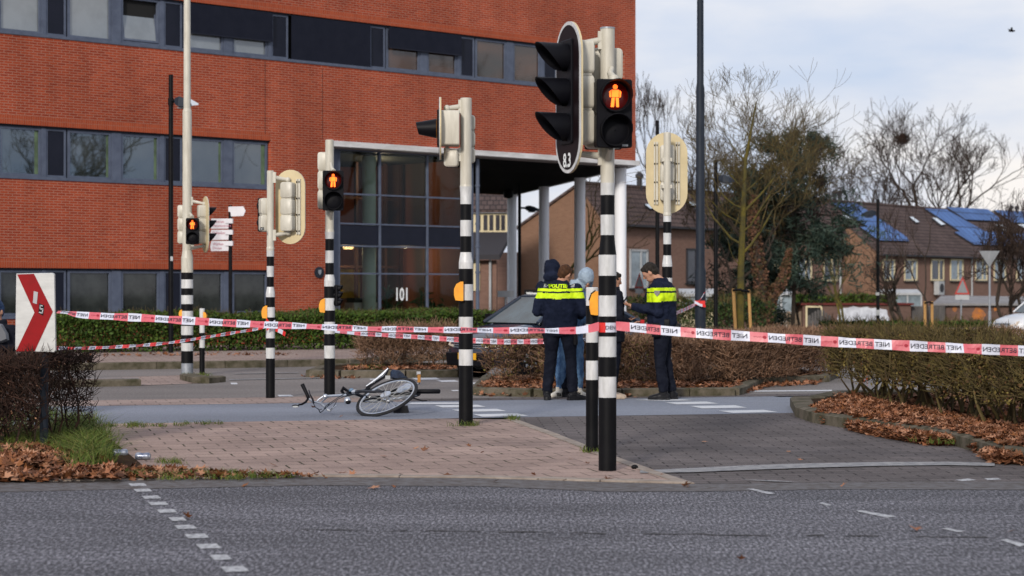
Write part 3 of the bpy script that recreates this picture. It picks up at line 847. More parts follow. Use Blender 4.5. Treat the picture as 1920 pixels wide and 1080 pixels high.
def hedge(name, label, path, width, h, z0=0.08, stems=7, twigs=700, leaves=900, mt=M_twigbr, ml=M_leafbr, lsize=0.035, tw=0.0028,
          seed=1, lo=0.0, rough=0.06, tl=(0.06, 0.2), stemr=0.010, gap=0.25, cat='hedge', group=None, hvar=0.04, shell=0.6, root=None, lgap=0.3, upb=.5):
    rs = np.random.RandomState(seed)
    pts = [np.array(p, float) for p in path]
    seg = [np.linalg.norm(b - a) for a, b in zip(pts[:-1], pts[1:])]; cum = np.concatenate([[0], np.cumsum(seg)]); Ln = cum[-1]
    def pos(s, t, z):
        i = np.clip(np.searchsorted(cum, s, side='right') - 1, 0, len(seg) - 1)
        A = np.array(pts)[i]; B = np.array(pts)[i + 1]
        d = (B - A) / np.linalg.norm(B - A, axis=1, keepdims=True)
        nrm = np.stack([-d[:, 1], d[:, 0]], 1)
        xy = A + d * (s - cum[i])[:, None] + nrm * t[:, None]
        return np.concatenate([xy, (z0 + z)[:, None]], 1)
    def H(s): return h * (1 + hvar * np.sin(s * 1.7 + seed) + hvar * .7 * np.sin(s * 4.3 + 2 * seed))
    rt = root or thing(name, label, cat, tuple(pts[0]) + (z0,), 0, group)
    segs = []
    NS = int(stems * Ln)
    hw = width / 2
    for i in range(NS):
        s = rs.uniform(0.05, Ln - .05); t = rs.uniform(-.85, .85) * hw; r = stemr * rs.uniform(.7, 1.5)
        p = np.array([s, t, -0.03]); top = H(s) * rs.uniform(.75, 1.0); dd = np.array([rs.normal(0, .18), rs.normal(0, .35), 1.0])
        n = 6; tips = [(p, dd, r)]
        for lev in range(n):
            nt_ = []
            for (p, dd, r) in tips:
                q = p + dd * top / n; dd2 = dd + np.array([rs.normal(0, .3), rs.normal(0, .3), 0])
                q[1] = np.clip(q[1], -hw, hw); q[0] = np.clip(q[0], 0, Ln)
                segs.append((p, q, r, r * .8)); nt_.append((q, dd2, r * .8))
                if rs.rand() < .55 and lev > 0 and len(nt_) < 8:
                    nt_.append((q, dd + np.array([rs.normal(0, .8), rs.normal(0, .8), 0]), r * .6))
            tips = nt_
    A = np.array([q[0] for q in segs]); B = np.array([q[1] for q in segs]); ra = np.array([q[2] for q in segs]); rb = np.array([q[3] for q in segs])
    bulk('stems', prisms(pos(A[:, 0], A[:, 1], A[:, 2]), pos(B[:, 0], B[:, 1], B[:, 2]), ra, rb, 4), 4, mt, rt)
    def sample(N, shell_):
        s = rs.uniform(0, Ln, N); Hs = H(s)
        t = rs.uniform(-hw, hw, N); z = (lo + (1 - lo) * rs.beta(1.5, 1.0, N)) * Hs
        m = rs.rand(N) < shell_
        side = np.sign(rs.uniform(-1, 1, N)) * hw * (1 - np.abs(rs.normal(0, .12, N)))
        topm = rs.rand(N) < 0.4
        t = np.where(m & ~topm, side, t); z = np.where(m & topm, Hs * (1 - np.abs(rs.normal(0, .07, N))), z)
        # round the shoulders
        k = np.abs(t) / hw; lim = Hs * (1 - .12 * k ** 3); z = np.minimum(z, lim)
        return s, t, z
    N = int(twigs * Ln)
    s, t, z = sample(N, shell)
    c = pos(s, t, z)
    nz_ = np.array([noise.noise(Vector(p) * 2.2) for p in c])
    keep = nz_ > -gap
    c = c[keep]; N = len(c)
    d = rs.normal(0, 1, (N, 3)); d[:, 2] = np.abs(d[:, 2]) * .8 + upb; d /= np.linalg.norm(d, axis=1, keepdims=True)
    L_ = rs.uniform(*tl, N)[:, None]
    mid_ = c + d * L_ * .5 + rs.normal(0, .012, (N, 3))
    q1 = prisms(c, mid_, tw * 1.3, tw, 3); q2 = prisms(mid_, c + d * L_ + rs.normal(0, rough * .3, (N, 3)), tw, tw * .5, 3)
    bulk('twigs', np.concatenate([q1, q2]), 4, mt, rt)
    N = int(leaves * Ln)
    if N:
        s, t, z = sample(N, .75)
        c = pos(s, t, z) + rs.normal(0, rough * .4, (N, 3))
        nz_ = np.array([noise.noise(Vector(p) * 3.1 + Vector((5, 1, 2))) for p in c])
        c = c[nz_ > -lgap]
        bulk('leaves', blades(c, lsize, .6, rs=rs), 4, ml, rt)
    return rt

def inpoly(poly, x, y):
    c = np.zeros(len(x), bool); n = len(poly)
    for i in range(n):
        x1, y1 = poly[i]; x2, y2 = poly[(i + 1) % n]
        m = ((y1 > y) != (y2 > y)) & (x < (x2 - x1) * (y - y1) / (y2 - y1 + 1e-12) + x1)
        c ^= m
    return c
def scatter_in(poly, N, z=0.01, zr=0.02, rs=RS, clump=0.0, cs=1.2):
    xs_ = [p[0] for p in poly]; ys_ = [p[1] for p in poly]; outp = []
    while len(outp) < N:
        x = rs.uniform(min(xs_), max(xs_), N * 3); y = rs.uniform(min(ys_), max(ys_), N * 3)
        k = inpoly(poly, x, y); x = x[k]; y = y[k]
        for a, b in zip(x, y):
            if clump and noise.noise(Vector((a * cs, b * cs, 3))) < clump * (rs.rand() * 1.2 - .7): continue
            outp.append((a, b, z + rs.uniform(0, zr)))
            if len(outp) >= N: break
    return np.array(outp)

def grass_tufts(name, pts, n_per, h, label=None, cat=None, rs=RS, spread=.05, wd=.006):
    c = np.repeat(np.asarray(pts, float), n_per, 0); N = len(c)
    c = c + np.concatenate([rs.normal(0, spread, (N, 2)), np.zeros((N, 1))], 1)
    hh = h * rs.uniform(.35, 1.2, N)[:, None]
    d = rs.normal(0, .38, (N, 3)); d[:, 2] = 1; side = rs.normal(0, 1, (N, 3)); side[:, 2] = 0
    side /= np.linalg.norm(side, axis=1, keepdims=True); side *= wd / 2
    mid_ = c + d * hh * .55; bend = d.copy(); bend[:, :2] *= 2.6; tip = c + bend * hh; tip[:, 2] = c[:, 2] + hh[:, 0] * .9
    q = np.stack([c - side, c + side, mid_ + side * .8, mid_ - side * .8], 1)
    q2 = np.stack([mid_ - side * .8, mid_ + side * .8, tip + side * .05, tip - side * .05], 1)
    o = bulk(name, np.concatenate([q, q2]), 4, M_grass)
    return tag(o, label, cat, kind='stuff')
# ------------------------------------------------------------ office building
M_brick = brick_mat('red_brick', (0.385, 0.066, 0.025), (0.27, 0.040, 0.017), (0.37, 0.165, 0.115), 0.22, 0.0625, 0.0095, stain=0.26, stain_scale=0.3, bump=0.3, fine=0.18, streak=.12)
M_sold = brick_mat('soldier_course_brick', (0.37, 0.072, 0.028), (0.30, 0.054, 0.022), (0.33, 0.13, 0.085), 0.0625, 0.21, 0.006, offset=0.0, stain=0.15, bump=0.3)
M_frame = mat('blue_grey_window_frame', (0.10, 0.12, 0.168), 0.5, col2=(0.075, 0.09, 0.13), vscale=4)
M_panel = mat('navy_window_panel', (0.005, 0.007, 0.016), 0.5, col2=(0.008, 0.010, 0.021), vscale=2, spec=.25)
M_screen = mat('dark_sun_screen_fabric', (0.007, 0.009, 0.018), 0.8, col2=(0.010, 0.012, 0.022), vscale=3, spec=.15)
M_pane = mat('office_window_glass', (0.045, 0.052, 0.048), 0.02, col2=(0.012, 0.016, 0.014), vscale=1.1, spec=0.6, ior=2.2)
M_pane2 = mat('curtained_window_glass', (0.20, 0.22, 0.23), 0.05, col2=(0.15, 0.165, 0.17), vscale=1.1, spec=0.9, ior=1.7)
M_pane3 = mat('brown_reflection_glass', (0.085, 0.04, 0.02), 0.04, col2=(0.022, 0.018, 0.014), vscale=.55, spec=0.6, ior=1.7, stretch=(.5, 1, 2), detail=2)  # brown reflection put into the pane colour
M_paneg = mat('ground_floor_window_glass', (0.035, 0.040, 0.038), 0.04, col2=(0.010, 0.012, 0.012), vscale=1.8, spec=0.6, ior=1.5)
M_fascia = mat('pale_canopy_fascia', (0.66, 0.65, 0.65), 0.6, col2=(0.46, 0.45, 0.44), vscale=1.5, stretch=(1, 1, 5))
M_soffit = mat('dark_slatted_soffit', (0.26, 0.20, 0.19), 0.4, spec=.5001, col2=(0.19, 0.15, 0.145), vscale=2, stretch=(.3, 3, 1))
M_col = mat('white_round_column', (0.80, 0.81, 0.84), 0.5, col2=(0.72, 0.73, 0.76), vscale=2, stretch=(1, 1, .3))
M_lobby = glass_mat('lobby_glass', (0.80, 0.84, 0.81), refl=0.035)
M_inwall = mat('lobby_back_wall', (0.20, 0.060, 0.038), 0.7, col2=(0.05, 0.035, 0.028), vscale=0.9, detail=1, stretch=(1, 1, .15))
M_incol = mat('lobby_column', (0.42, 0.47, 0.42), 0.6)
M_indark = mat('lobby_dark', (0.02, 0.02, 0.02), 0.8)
M_cab = mat('lobby_cabinet', (0.40, 0.36, 0.33), 0.6, col2=(0.3, 0.27, 0.25), vscale=4)
M_lampw = mat('warm_ceiling_lamp', (0.9, 0.6, 0.3), 0.5, emit=(1, 0.62, 0.25), estr=1.6)
M_txt = mat('white_lettering', (0.75, 0.76, 0.75), 0.5)
M_roofing = mat('flat_roofing', (0.08, 0.08, 0.085), 0.9, var=.3)

Z0 = 46.7
P0 = Vector((-960 * Z0 / FPX, Z0, 0))
DX, DY = 0.7218, 0.6921
RZB = math.atan2(DY, DX)
def s_of(px, off=0.0):
    """distance along the facade (plane offset 'off' behind it) seen at pixel px"""
    k = (px - 960) / FPX
    ox = P0.x - DY * off; oy = P0.y + DX * off
    return (k * oy - ox) / (DX - k * DY)
def z_of(px, py, off=0.0):
    s = s_of(px, off); Z = P0.y + DX * off + DY * s
    return HZ(py, Z)

B = thing('office_building', 'red brick office building with long dark blue window bands and a canopy on white columns', 'building', tuple(P0), RZB)
SL = -11.0; SE = 21.96
zb = [(0.73, 1.94), (4.04, 5.33), (7.44, 8.72)]
mb = MB()
def wrect(x0, x1, z0, z1, mi=0): mb.box(((x0 + x1) / 2, 0.15, (z0 + z1) / 2), (x1 - x0, 0.30, z1 - z0), mi)
wrect(SL, 7.88, -0.3, 0.73)
wrect(SL, 7.88, 1.94, 2.15, 1); wrect(SL, 7.88, 2.15, 4.04)
wrect(SL, 7.88, 5.33, 5.54, 1); wrect(SL, 7.88, 5.54, 7.44)
wrect(7.88, 9.9, -0.3, 5.43)
wrect(7.88, 9.9, 5.43, 7.44)
wrect(9.9, SE, 5.43, 7.44)
wrect(21.45, SE, 7.44, 8.72)
wrect(SL, 21.45, 8.72, 8.93, 1); wrect(21.45, SE, 8.72, 8.93, 0)
wrect(SL, SE, 8.93, 11.6)
mb.box((9.8, 2.6, 2.6), (0.2, 4.5, 5.3))          # return wall of the lobby
mb.box((SL + .15, 8, 5.6), (.3, 15.3, 11.9))
mb.box((10.5, 15.9, 8.4), (43, .3, 6.3))
wall = mb.build('wall', [M_brick, M_sold], B, local=True, fixn=True)
# side wall above the canopy, running back from the sharp corner
cx, cy = 31.98 - SE, 15.75
Ls = math.hypot(cx, cy); a_s = math.atan2(cy, cx)
mb = MB(); mb.M = Matrix.Translation((SE, 0, 0)) @ Matrix.Rotation(a_s, 4, 'Z')
mb.box((Ls / 2 + .2, 0.15, 8.5), (Ls - .4, .298, 6.13))
side = mb.build('side_wall', brick_mat('red_brick_side', (0.40, 0.095, 0.038), (0.265, 0.052, 0.026), (0.335, 0.155, 0.105), 0.22, 0.0625, 0.0075, stain=.2, stain_scale=.25), B, local=True)
mb = MB(); mb.prism([(SL, .3), (SE - .2, .3), (31.7, 15.6), (SL, 15.6)], 11.3, 11.4, 'z')
mb.build('roof', M_roofing, B, local=True)
mb = MB()
mb.box(((9.75 + SE) / 2, 0.02, 5.355), (SE - 9.75 + .06, 0.36, 0.148))
mb.M = Matrix.Translation((SE, 0, 0)) @ Matrix.Rotation(a_s, 4, 'Z')
mb.box((Ls / 2 + .25, 0.04, 5.353), (Ls - .3, .36, .145))
mb.build('canopy_fascia', M_fascia, B, local=True)
mb = MB(); mb.prism([(9.9, .22), (SE - .12, .22), (31.75, 15.55), (9.9, 15.55)], 5.25, 5.40, 'z')
sof = mb.build('soffit', M_soffit, B, local=True)
mb = MB()
for i in range(46):
    y = 0.5 + i * 0.33
    x1 = SE - .25 + (y) * cx / cy
    mb.box(((15.3 + x1) / 2, y, 5.236), (x1 - 15.3, 0.035, 0.024))
mb.build('slat_strips', M_black, sof, local=True)
for px, Z in ((1163, 62.3), (1087, 67.7), (1020, 73.35), (960, 79.3)):
    wx, wy = XZ(px, Z), Z
    dx, dy = wx - P0.x, wy - P0.y
    lx, ly = dx * DX + dy * DY, -dx * DY + dy * DX
    mb = MB(); mb.lathe([(0.19, -0.6), (0.19, 5.235)], (lx, ly, 0), 28)
    mb.build('column', M_col, B, smooth=True, local=True)
# security camera under the soffit
wx, wy = XZ(953, 76), 76
lx, ly = (wx - P0.x) * DX + (wy - P0.y) * DY, -(wx - P0.x) * DY + (wy - P0.y) * DX
mb = MB(); mb.lathe([(.05, 0), (.17, .03), (.19, .12), (.19, .28), (.1, .32)], (lx, ly, 4.92), 14)
mb.build('security_camera', M_black, B, smooth=True, local=True)

PER = 3.35
def frame_ring(mb, x0, x1, z0, z1, t=0.06, y=0.13, d=0.08):
    mb.box(((x0 + x1) / 2, y, z0 + t / 2), (x1 - x0, d, t)); mb.box(((x0 + x1) / 2, y, z1 - t / 2), (x1 - x0, d, t))
    mb.box((x0 + t / 2, y, (z0 + z1) / 2), (t, d, z1 - z0 - 2 * t)); mb.box((x1 - t / 2, y, (z0 + z1) / 2), (t, d, z1 - z0 - 2 * t))
def window(x0, x1, z0, z1, pm, tilt=False):
    mb = MB(); frame_ring(mb, x0, x1, z0, z1)
    f = mb.build('window', M_frame, B, local=True)
    mb = MB()
    if tilt:
        zz = z1 - z0 - .13
        mb.M = Matrix.Translation(((x0 + x1) / 2, 0.12, z0 + .065)) @ Matrix.Rotation(math.radians(-9), 4, 'X')
        mb.box((0, -0.02, zz / 2), (x1 - x0 - .2, .02, zz - .06))
        p = mb.build('pane', M_pane2, f, local=True)
        m3 = MB(); m3.M = mb.M; frame_ring(m3, -(x1 - x0) / 2 + .05, (x1 - x0) / 2 - .05, 0, zz, .05, -.02, .05)
        m3.build('sash', M_frame, f, local=True)
        m4 = MB(); m4.box(((x0 + x1) / 2, .20, (z0 + z1) / 2), (x1 - x0 - .13, .02, zz)); m4.build('reveal', M_indark, f, local=True)
    else:
        mb.box(((x0 + x1) / 2, 0.145, (z0 + z1) / 2), (x1 - x0 - .12, .012, z1 - z0 - .12)); mb.build('pane', pm, f, local=True)
        if pm is M_pane:
            mb = MB(); wc = R.uniform(.05, .14); mb.box((x1 - .065 - wc / 2, 0.136, (z0 + z1) / 2), (wc, .004, z1 - z0 - .125)); mb.build('curtain', mat('green_curtain_edge', (.13, .19, .11), .7, col2=(.07, .10, .06), vscale=3), f, local=True)
def boxpart(name, x0, x1, z0, z1, y, d, m):
    mb = MB(); mb.box(((x0 + x1) / 2, y, (z0 + z1) / 2), (x1 - x0, d, z1 - z0)); return mb.build(name, m, B, local=True)
for bi, (z0, z1) in enumerate(zb):
    xe = 7.88 if bi < 2 else 21.45
    boxpart('window_sill', SL, xe - .01, z0 + .003, z0 + 0.075, 0.035, .12, M_frame)
    boxpart('window_head', SL, xe - .01, z1 - 0.045, z1 - .003, 0.13, .14, M_panel)
    a0, a1 = z0 + .078, z1 - .048
    k = -3
    while True:
        s = 1.87 + PER * k
        k += 1
        if s > xe - .5: break
        g = lambda f: min(s + PER * f, xe - .03)
        bl = 0
        if bi == 2: bl = {5: 0.0}.get(k, 0); bl = {2: .60, 3: 1.0, 4: .45}.get(k, 0)
        # k counts after increment: s=1.87 -> k 1 ; 5.22 -> 2 ; 8.57 -> 3 ; 11.92 -> 4 ; 15.27 -> 5
        if bi == 2: pm = [M_pane2, M_pane2, M_pane2, M_pane2, M_pane3, M_pane3, M_pane3][max(0, min(6, k - (-0)))] if k >= 0 else M_pane2
        else: pm = M_pane if bi == 1 else M_paneg
        if g(.365) - s > .3 and bl < 1: window(s, g(.365), a0, a1, pm)
        if g(.447) - g(.365) > .05 and bl < 1: boxpart('mullion', g(.365) + .003, g(.447) - .003, a0, a1, .125, .11, M_frame)
        if g(.784) - g(.447) > .3 and bl < 1: window(g(.447), g(.784), a0, a1, pm, tilt=(bi == 2 and k == 1))
        if g(.822) - g(.784) > .03: boxpart('mullion', g(.784) + .003, g(.822) - .003, a0, a1, .125, .11, M_frame)
        if g(.985) - g(.822) > .1:
            mb = MB(); frame_ring(mb, g(.822), g(.985), a0, a1, .05)
            q = mb.build('panel_frame', M_frame, B, local=True)
            mb = MB(); mb.box(((g(.822) + g(.985)) / 2, .135, (a0 + a1) / 2), (g(.985) - g(.822) - .1, .05, a1 - a0 - .1)); mb.build('panel', M_panel, q, local=True)
        if bl:
            zz = a1 - (a1 - a0 + .06) * bl
            boxpart('sun_screen', s + .02, g(.81), max(zz, a0 - .06), a1 + .01, -0.005 if bl < 1 else 0.03, .03, M_screen)
            boxpart('screen_rail', s + .02, g(.81), max(zz, a0 - .06) - .03, max(zz, a0 - .06), -0.005 if bl < 1 else .03, .045, M_panel)
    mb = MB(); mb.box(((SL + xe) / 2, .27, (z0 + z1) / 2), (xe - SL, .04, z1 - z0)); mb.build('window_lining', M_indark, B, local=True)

# lobby
YG = 0.30
sx = [s_of(634, YG), s_of(711, YG), s_of(800, YG), s_of(884, YG)]
zs = [0.03, .64, 1.87, 2.62, 3.23, 4.04, 5.24]
lob = boxpart('lobby_frame', 9.9, sx[0] + .03, 0, 5.25, YG, .08, M_frame)
mb = MB()
for x in sx: mb.box((x, YG, 2.63), (.06, .10, 5.2))
for z in zs:
    for a, b in zip(sx[:-1], sx[1:]): mb.box(((a + b) / 2, YG, z), (b - a - .065, .08, .045))
mb.build('lobby_mullions', M_frame, lob, local=True)
for i, (a, b) in enumerate(zip(sx[:-1], sx[1:])):
    for j in range(6):
        mb = MB()
        mb.box(((a + b) / 2, YG, (zs[j] + zs[j + 1]) / 2), (b - a - .085, .012 if j != 3 else .03, zs[j + 1] - zs[j] - .065))
        mb.build('lobby_pane' if j != 3 else 'spandrel_panel', M_lobby if j != 3 else M_panel, B, local=True)
xr = sx[-1]
mb = MB()
for z in zs: mb.box((xr, 3.6, z), (.08, 6.4, .06))
for y in (2.2, 4.2, 6.2): mb.box((xr, y, 2.63), (.1, .075, 5.2))
mb.build('side_mullions', M_frame, B, local=True)
mb = MB(); mb.box((xr, 3.6, 2.6), (.012, 6.4, 5.1)); mb.build('side_glazing', M_lobby, B, local=True)
mb = MB(); mb.box((xr - .12, 3.0, 2.6), (.1, 5.0, 5.15)); mb.build('added_dark_wall', M_inwall, B, local=True)  # added opaque wall behind the side glazing, shuts out bright view to darken lobby
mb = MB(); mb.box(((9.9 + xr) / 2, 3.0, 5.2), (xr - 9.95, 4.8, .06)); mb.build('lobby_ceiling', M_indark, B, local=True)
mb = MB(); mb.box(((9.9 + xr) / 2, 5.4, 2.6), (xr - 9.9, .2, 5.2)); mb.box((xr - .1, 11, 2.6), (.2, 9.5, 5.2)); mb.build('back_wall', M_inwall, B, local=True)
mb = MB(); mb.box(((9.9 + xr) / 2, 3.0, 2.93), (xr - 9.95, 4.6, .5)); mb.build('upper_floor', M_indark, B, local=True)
mb = MB(); mb.box(((9.9 + xr) / 2, 2.8, 0.0), (xr - 9.9, 5, .06)); mb.build('lobby_floor', M_cab, B, local=True)
for px in (692, 862):
    x = s_of(px, .9)
    mb = MB(); mb.lathe([(.19, 0.03), (.19, 2.67)], (x, .9, 0), 18); mb.lathe([(.19, 3.19), (.19, 5.15)], (x, .9, 0), 18)
    mb.build('lobby_column', M_incol, B, smooth=True, local=True)
mb = MB()
x0, x1 = s_of(655, 1.2), s_of(704, 1.2)
for i in range(4): mb.box(((x0 + x1) / 2, 1.2, .2 + i * .25), (x1 - x0, .4, .235))
mb.build('cabinet', M_cab, B, local=True)
mb = MB(); mb.box(((x0 + x1) / 2, 1.2, 1.12), (x1 - x0 - .1, .35, .16)); mb.build('cabinet_top', M_indark, B, local=True)
mb = MB(); x = s_of(653, 2.5); mb.lathe([(.14, 2.60), (.16, 2.66)], (x, 2.5, 0), 16); mb.build('ceiling_lamp', M_lampw, B, local=True)
for (lx_, ly_, lz_, pw) in ((x, 2.5, 2.45, 45), (s_of(760, 2), 2.0, 2.4, 30), (s_of(720, 2), 2.2, 4.7, 55)):  # first belongs to the ceiling lamp; other two are added fill without fixtures
    ld = bpy.data.lights.new('lobby_lamp_and_fill', 'POINT'); ld.energy = pw * 1.1; ld.color = (1, .78, .5); ld.shadow_soft_size = .15
    lo_ = bpy.data.objects.new('lobby_lamp_and_fill', ld); C.objects.link(lo_); lo_.parent = B; lo_.location = (lx_, ly_, lz_)
mb = MB()
for px in (668, 722, 752, 776, 812, 836): mb.box((s_of(px, 3.0), 3.0, 1.35), (.09, .09, 2.6)); mb.box((s_of(px, 3.0), 3.0, 4.2), (.09, .09, 1.9))
for z in (1.15, 2.1, 4.1): mb.box((12.5, 3.0, z), (4.6, .07, .07))
mb.build('inner_partition', mat('dark_wood_partition', (.045, .018, .012), .6), B, local=True)
mb = MB(); x = s_of(690, 4.5); mb.box((x, 5.2, 1.6), (1.3, .1, .9)); mb.build('painted_glow_panel', mat('painted_glow_panel', (.5, .30, .03), .6, col2=(.2, .12, .01), vscale=2), B, local=True)  # added panel, carries the lobby's warm glow in its yellow colour
mb = MB()
for px in (725, 738, 790, 815, 835):
    x = s_of(px, 1.3); hh = R.uniform(.8, 1.5)
    for q in range(26):
        a = R.uniform(0, 2 * PI); L_ = R.uniform(.2, .5); b0 = Vector((x, 1.3, R.uniform(.5, hh)))
        e = b0 + Vector((math.cos(a) * L_, math.sin(a) * L_ * .5, R.uniform(-.1, .4)))
        mb.tube([b0, (b0 + e) / 2 + Vector((0, 0, .08)), e], [.012, .03, .004], 4)
    mb.tube([(x, 1.3, .05), (x, 1.3, hh)], .03, 6)
mb.build('lobby_plants', mat('indoor_plant', (.02, .05, .02), .6), B, local=True)
mb = MB()
x = s_of(743, YG - .01)
put_text(mb, '101', 0.50, lambda u, v: (x + u, YG - .012, 1.13 + v), bold=.012, sx=.72)
mb.build('house_number', M_txt, B, local=True, fixn=False)
# downpipe at the lobby corner, round plaque on the brick
mb = MB(); x = sx[-1] + .13
mb.lathe([(.055, 0), (.055, 5.2)], (x, YG - .12, 0), 12)
for z in (.6, 1.9, 2.65, 3.3, 4.4): mb.lathe([(.075, 0), (.075, .06)], (x, YG - .12, z), 12)
mb.build('downpipe', M_frame, B, smooth=True, local=True)
mb = MB(); mb.M = Matrix.Translation((s_of(598), 0, z_of(598, 511))) @ Matrix.Rotation(PI / 2, 4, 'X')
mb.lathe([(.155, 0), (.155, .03), (.12, .035)], n=22); mb.build('round_plaque', M_dgrey, B, local=True)
mb = MB(); mb.M = Matrix.Translation((s_of(598), -.036, z_of(598, 511)))
mb.prism([(-.05, .07), (.05, .07), (.05, -.01), (0, -.07), (-.05, -.01)], -.01, .0)
mb.build('plaque_shield', M_galv, B, local=True)
# brick movement joints
mb = MB()
for x in (7.7, 9.6):
    mb.box((x, -.001, 6.45 if x < 9 else 6.4), (.012, .004, 1.9))
mb.build('movement_joint', M_indark, B, local=True)

# ------------------------------------------------------------ houses behind
M_hb = brick_mat('brown_house_brick', (0.24, 0.135, 0.105), (0.185, 0.10, 0.078), (0.22, 0.155, 0.12), 0.22, 0.0625, .008, stain=.2, stain_scale=.2, bump=.1)
M_hg = brick_mat('brown_gable_brick', (0.22, 0.120, 0.078), (0.175, 0.092, 0.060), (0.23, 0.15, 0.10), 0.22, 0.0625, .008, axes='YZ', stain=.2, stain_scale=.2, bump=.1)
M_tile = brick_mat('brown_roof_tiles', (0.115, 0.080, 0.072), (0.085, 0.058, 0.053), (0.035, 0.026, 0.025), 0.30, 0.26, .03, stain=.3, stain_scale=.3, bump=.5)
M_solar = brick_mat('solar_panel_cells', (0.085, 0.17, 0.39), (0.07, 0.14, 0.33), (0.02, 0.035, 0.09), 1.0, 1.3, .04, axes='XZ', offset=0, stain=.25, rough=.6, bump=0)
M_cf = mat('cream_window_frame', (0.62, 0.53, 0.34), 0.6)
M_hglass = mat('house_window_glass', (0.30, 0.36, 0.40), 0.08, col2=(0.14, 0.17, 0.19), vscale=.8)
M_hglassd = mat('dark_house_window_glass', (0.03, 0.03, 0.035), 0.08, col2=(0.06, 0.06, 0.07), vscale=.8)
M_gut = mat('dark_gutter', (0.035, 0.033, 0.038), .5)
M_wh = mat('white_plastic_trim', (0.44, 0.45, 0.46), .5, col2=(.35, .36, .37), vscale=2)
M_skyl = mat('skylight_glass', (0.55, 0.62, 0.68), .1)
HD = (0.6, 0.8); HRZ = math.atan2(HD[1], HD[0])

class House:
    def __init__(s, label, E0, L_, ze, zr, roff, depth, zbk, group=None, zg=None):
        s.E = Vector((E0[0], E0[1], 0)); s.L = L_; s.ze, s.zr, s.ro = ze, zr, roff
        s.zg = (gz(E0[1]) - .4) if zg is None else zg
        s.t = thing('brick_house', label, 'house', (E0[0], E0[1], 0), HRZ, group)
        mb = MB(); mb.prism([(0, s.zg), (0, ze), (roff, zr - .02), (depth, zbk), (depth, s.zg)], 0, L_, 'x')
        o = mb.build('wall', [M_hb, M_hg], s.t, local=True)
        for p in o.data.polygons:
            if abs(p.normal.x) > .7: p.material_index = 1
        mb = MB(); e = .3; th = .14
        sl = (zr - ze) / roff; sb = (zr - zbk) / (depth - roff)
        mb.prism([(-e, ze - e * sl + .02), (roff, zr + .02), (roff, zr + th + .02), (-e, ze - e * sl + th + .02)], -.12, L_ + .1, 'x')
        mb.prism([(depth + e, zbk - e * sb + .02), (roff, zr + .02), (roff, zr + th + .02), (depth + e, zbk - e * sb + th + .02)][::-1], -.12, L_ + .1, 'x')
        s.roof = mb.build('roof', M_tile, s.t, local=True)
        mb = MB(); mb.tube([(-.12, roff, zr + th), (L_ + .1, roff, zr + th)], .12, 8)
        mb.build('ridge', M_tile, s.roof, local=True)
        mb = MB(); mb.box((L_ / 2, -e - .06, ze - e * sl + .1), (L_ + .3, .13, .13)); mb.build('gutter', M_gut, s.roof, local=True)
    def hit(s, px, py, y0=0.0):
        """pixel onto the front wall plane (local)"""
        k = (px - 960) / FPX; nx, ny = HD[0], HD[1]
        ox = s.E.x - ny * y0; oy = s.E.y + nx * y0
        x = (k * oy - ox) / (nx - k * ny)
        Z = oy + ny * x
        return x, HZ(py, Z)
    def hit_roof(s, px, py):
        lo, hi = -1.0, s.ro + 1
        sl = (s.zr - s.ze) / s.ro
        for _ in range(40):
            m = (lo + hi) / 2
            x, z = s.hit(px, py, m)
            if z > s.ze + sl * m: lo = m
            else: hi = m
        return Vector((x, m, s.ze + sl * m))
    def win(s, x0, y0, x1, y1, gm=None, fm=None, bars=1):
        ax, az = s.hit(x0, y1); bx, bz = s.hit(x1, y0)
        w_, h_ = bx - ax, bz - az; cx_, cz_ = (ax + bx) / 2, (az + bz) / 2
        mb = MB(); t = min(.12, w_ * .14)
        for (a, b, c, d) in ((cx_, bz - t / 2, w_, t), (cx_, az + t / 2, w_, t), (ax + t / 2, cz_, t, h_), (bx - t / 2, cz_, t, h_)):
            mb.box((a, -.02, b), (c - .002 * (c > t), .1, d - .002))
        if bars: mb.box((ax + w_ * .62, -.02, cz_), (t, .09, h_ - 2 * t))
        f = mb.build('window', fm or M_cf, s.t, local=True)
        mb = MB(); mb.box((cx_, -.005, cz_), (w_ - 2 * t, .02, h_ - 2 * t)); mb.build('pane', gm or M_hglass, f, local=True)
        mb = MB(); mb.box((cx_, -.06, az - .04), (w_ + .15, .16, .08)); mb.build('sill', M_gut, f, local=True)
    def roofpiece(s, name, pix, m, h=.1, mf=None, parent=None):
        pts = [s.hit_roof(*p) for p in pix]
        sl = math.atan2(s.zr - s.ze, s.ro); nrm = Vector((0, -math.sin(sl), math.cos(sl)))
        o0 = .16
        mb = MB(); n = len(pts)
        vs = [p + nrm * o0 for p in pts] + [p + nrm * (o0 + h) for p in pts]
        mb._add(vs, [tuple(range(n))] + [(i, (i + 1) % n, (i + 1) % n + n, i + n) for i in range(n)], 1 if mf else 0)
        mb._add(vs[n:], [tuple(range(n))], 0)
        return mb.build(name, [m, mf] if mf else m, parent or s.roof, local=True)

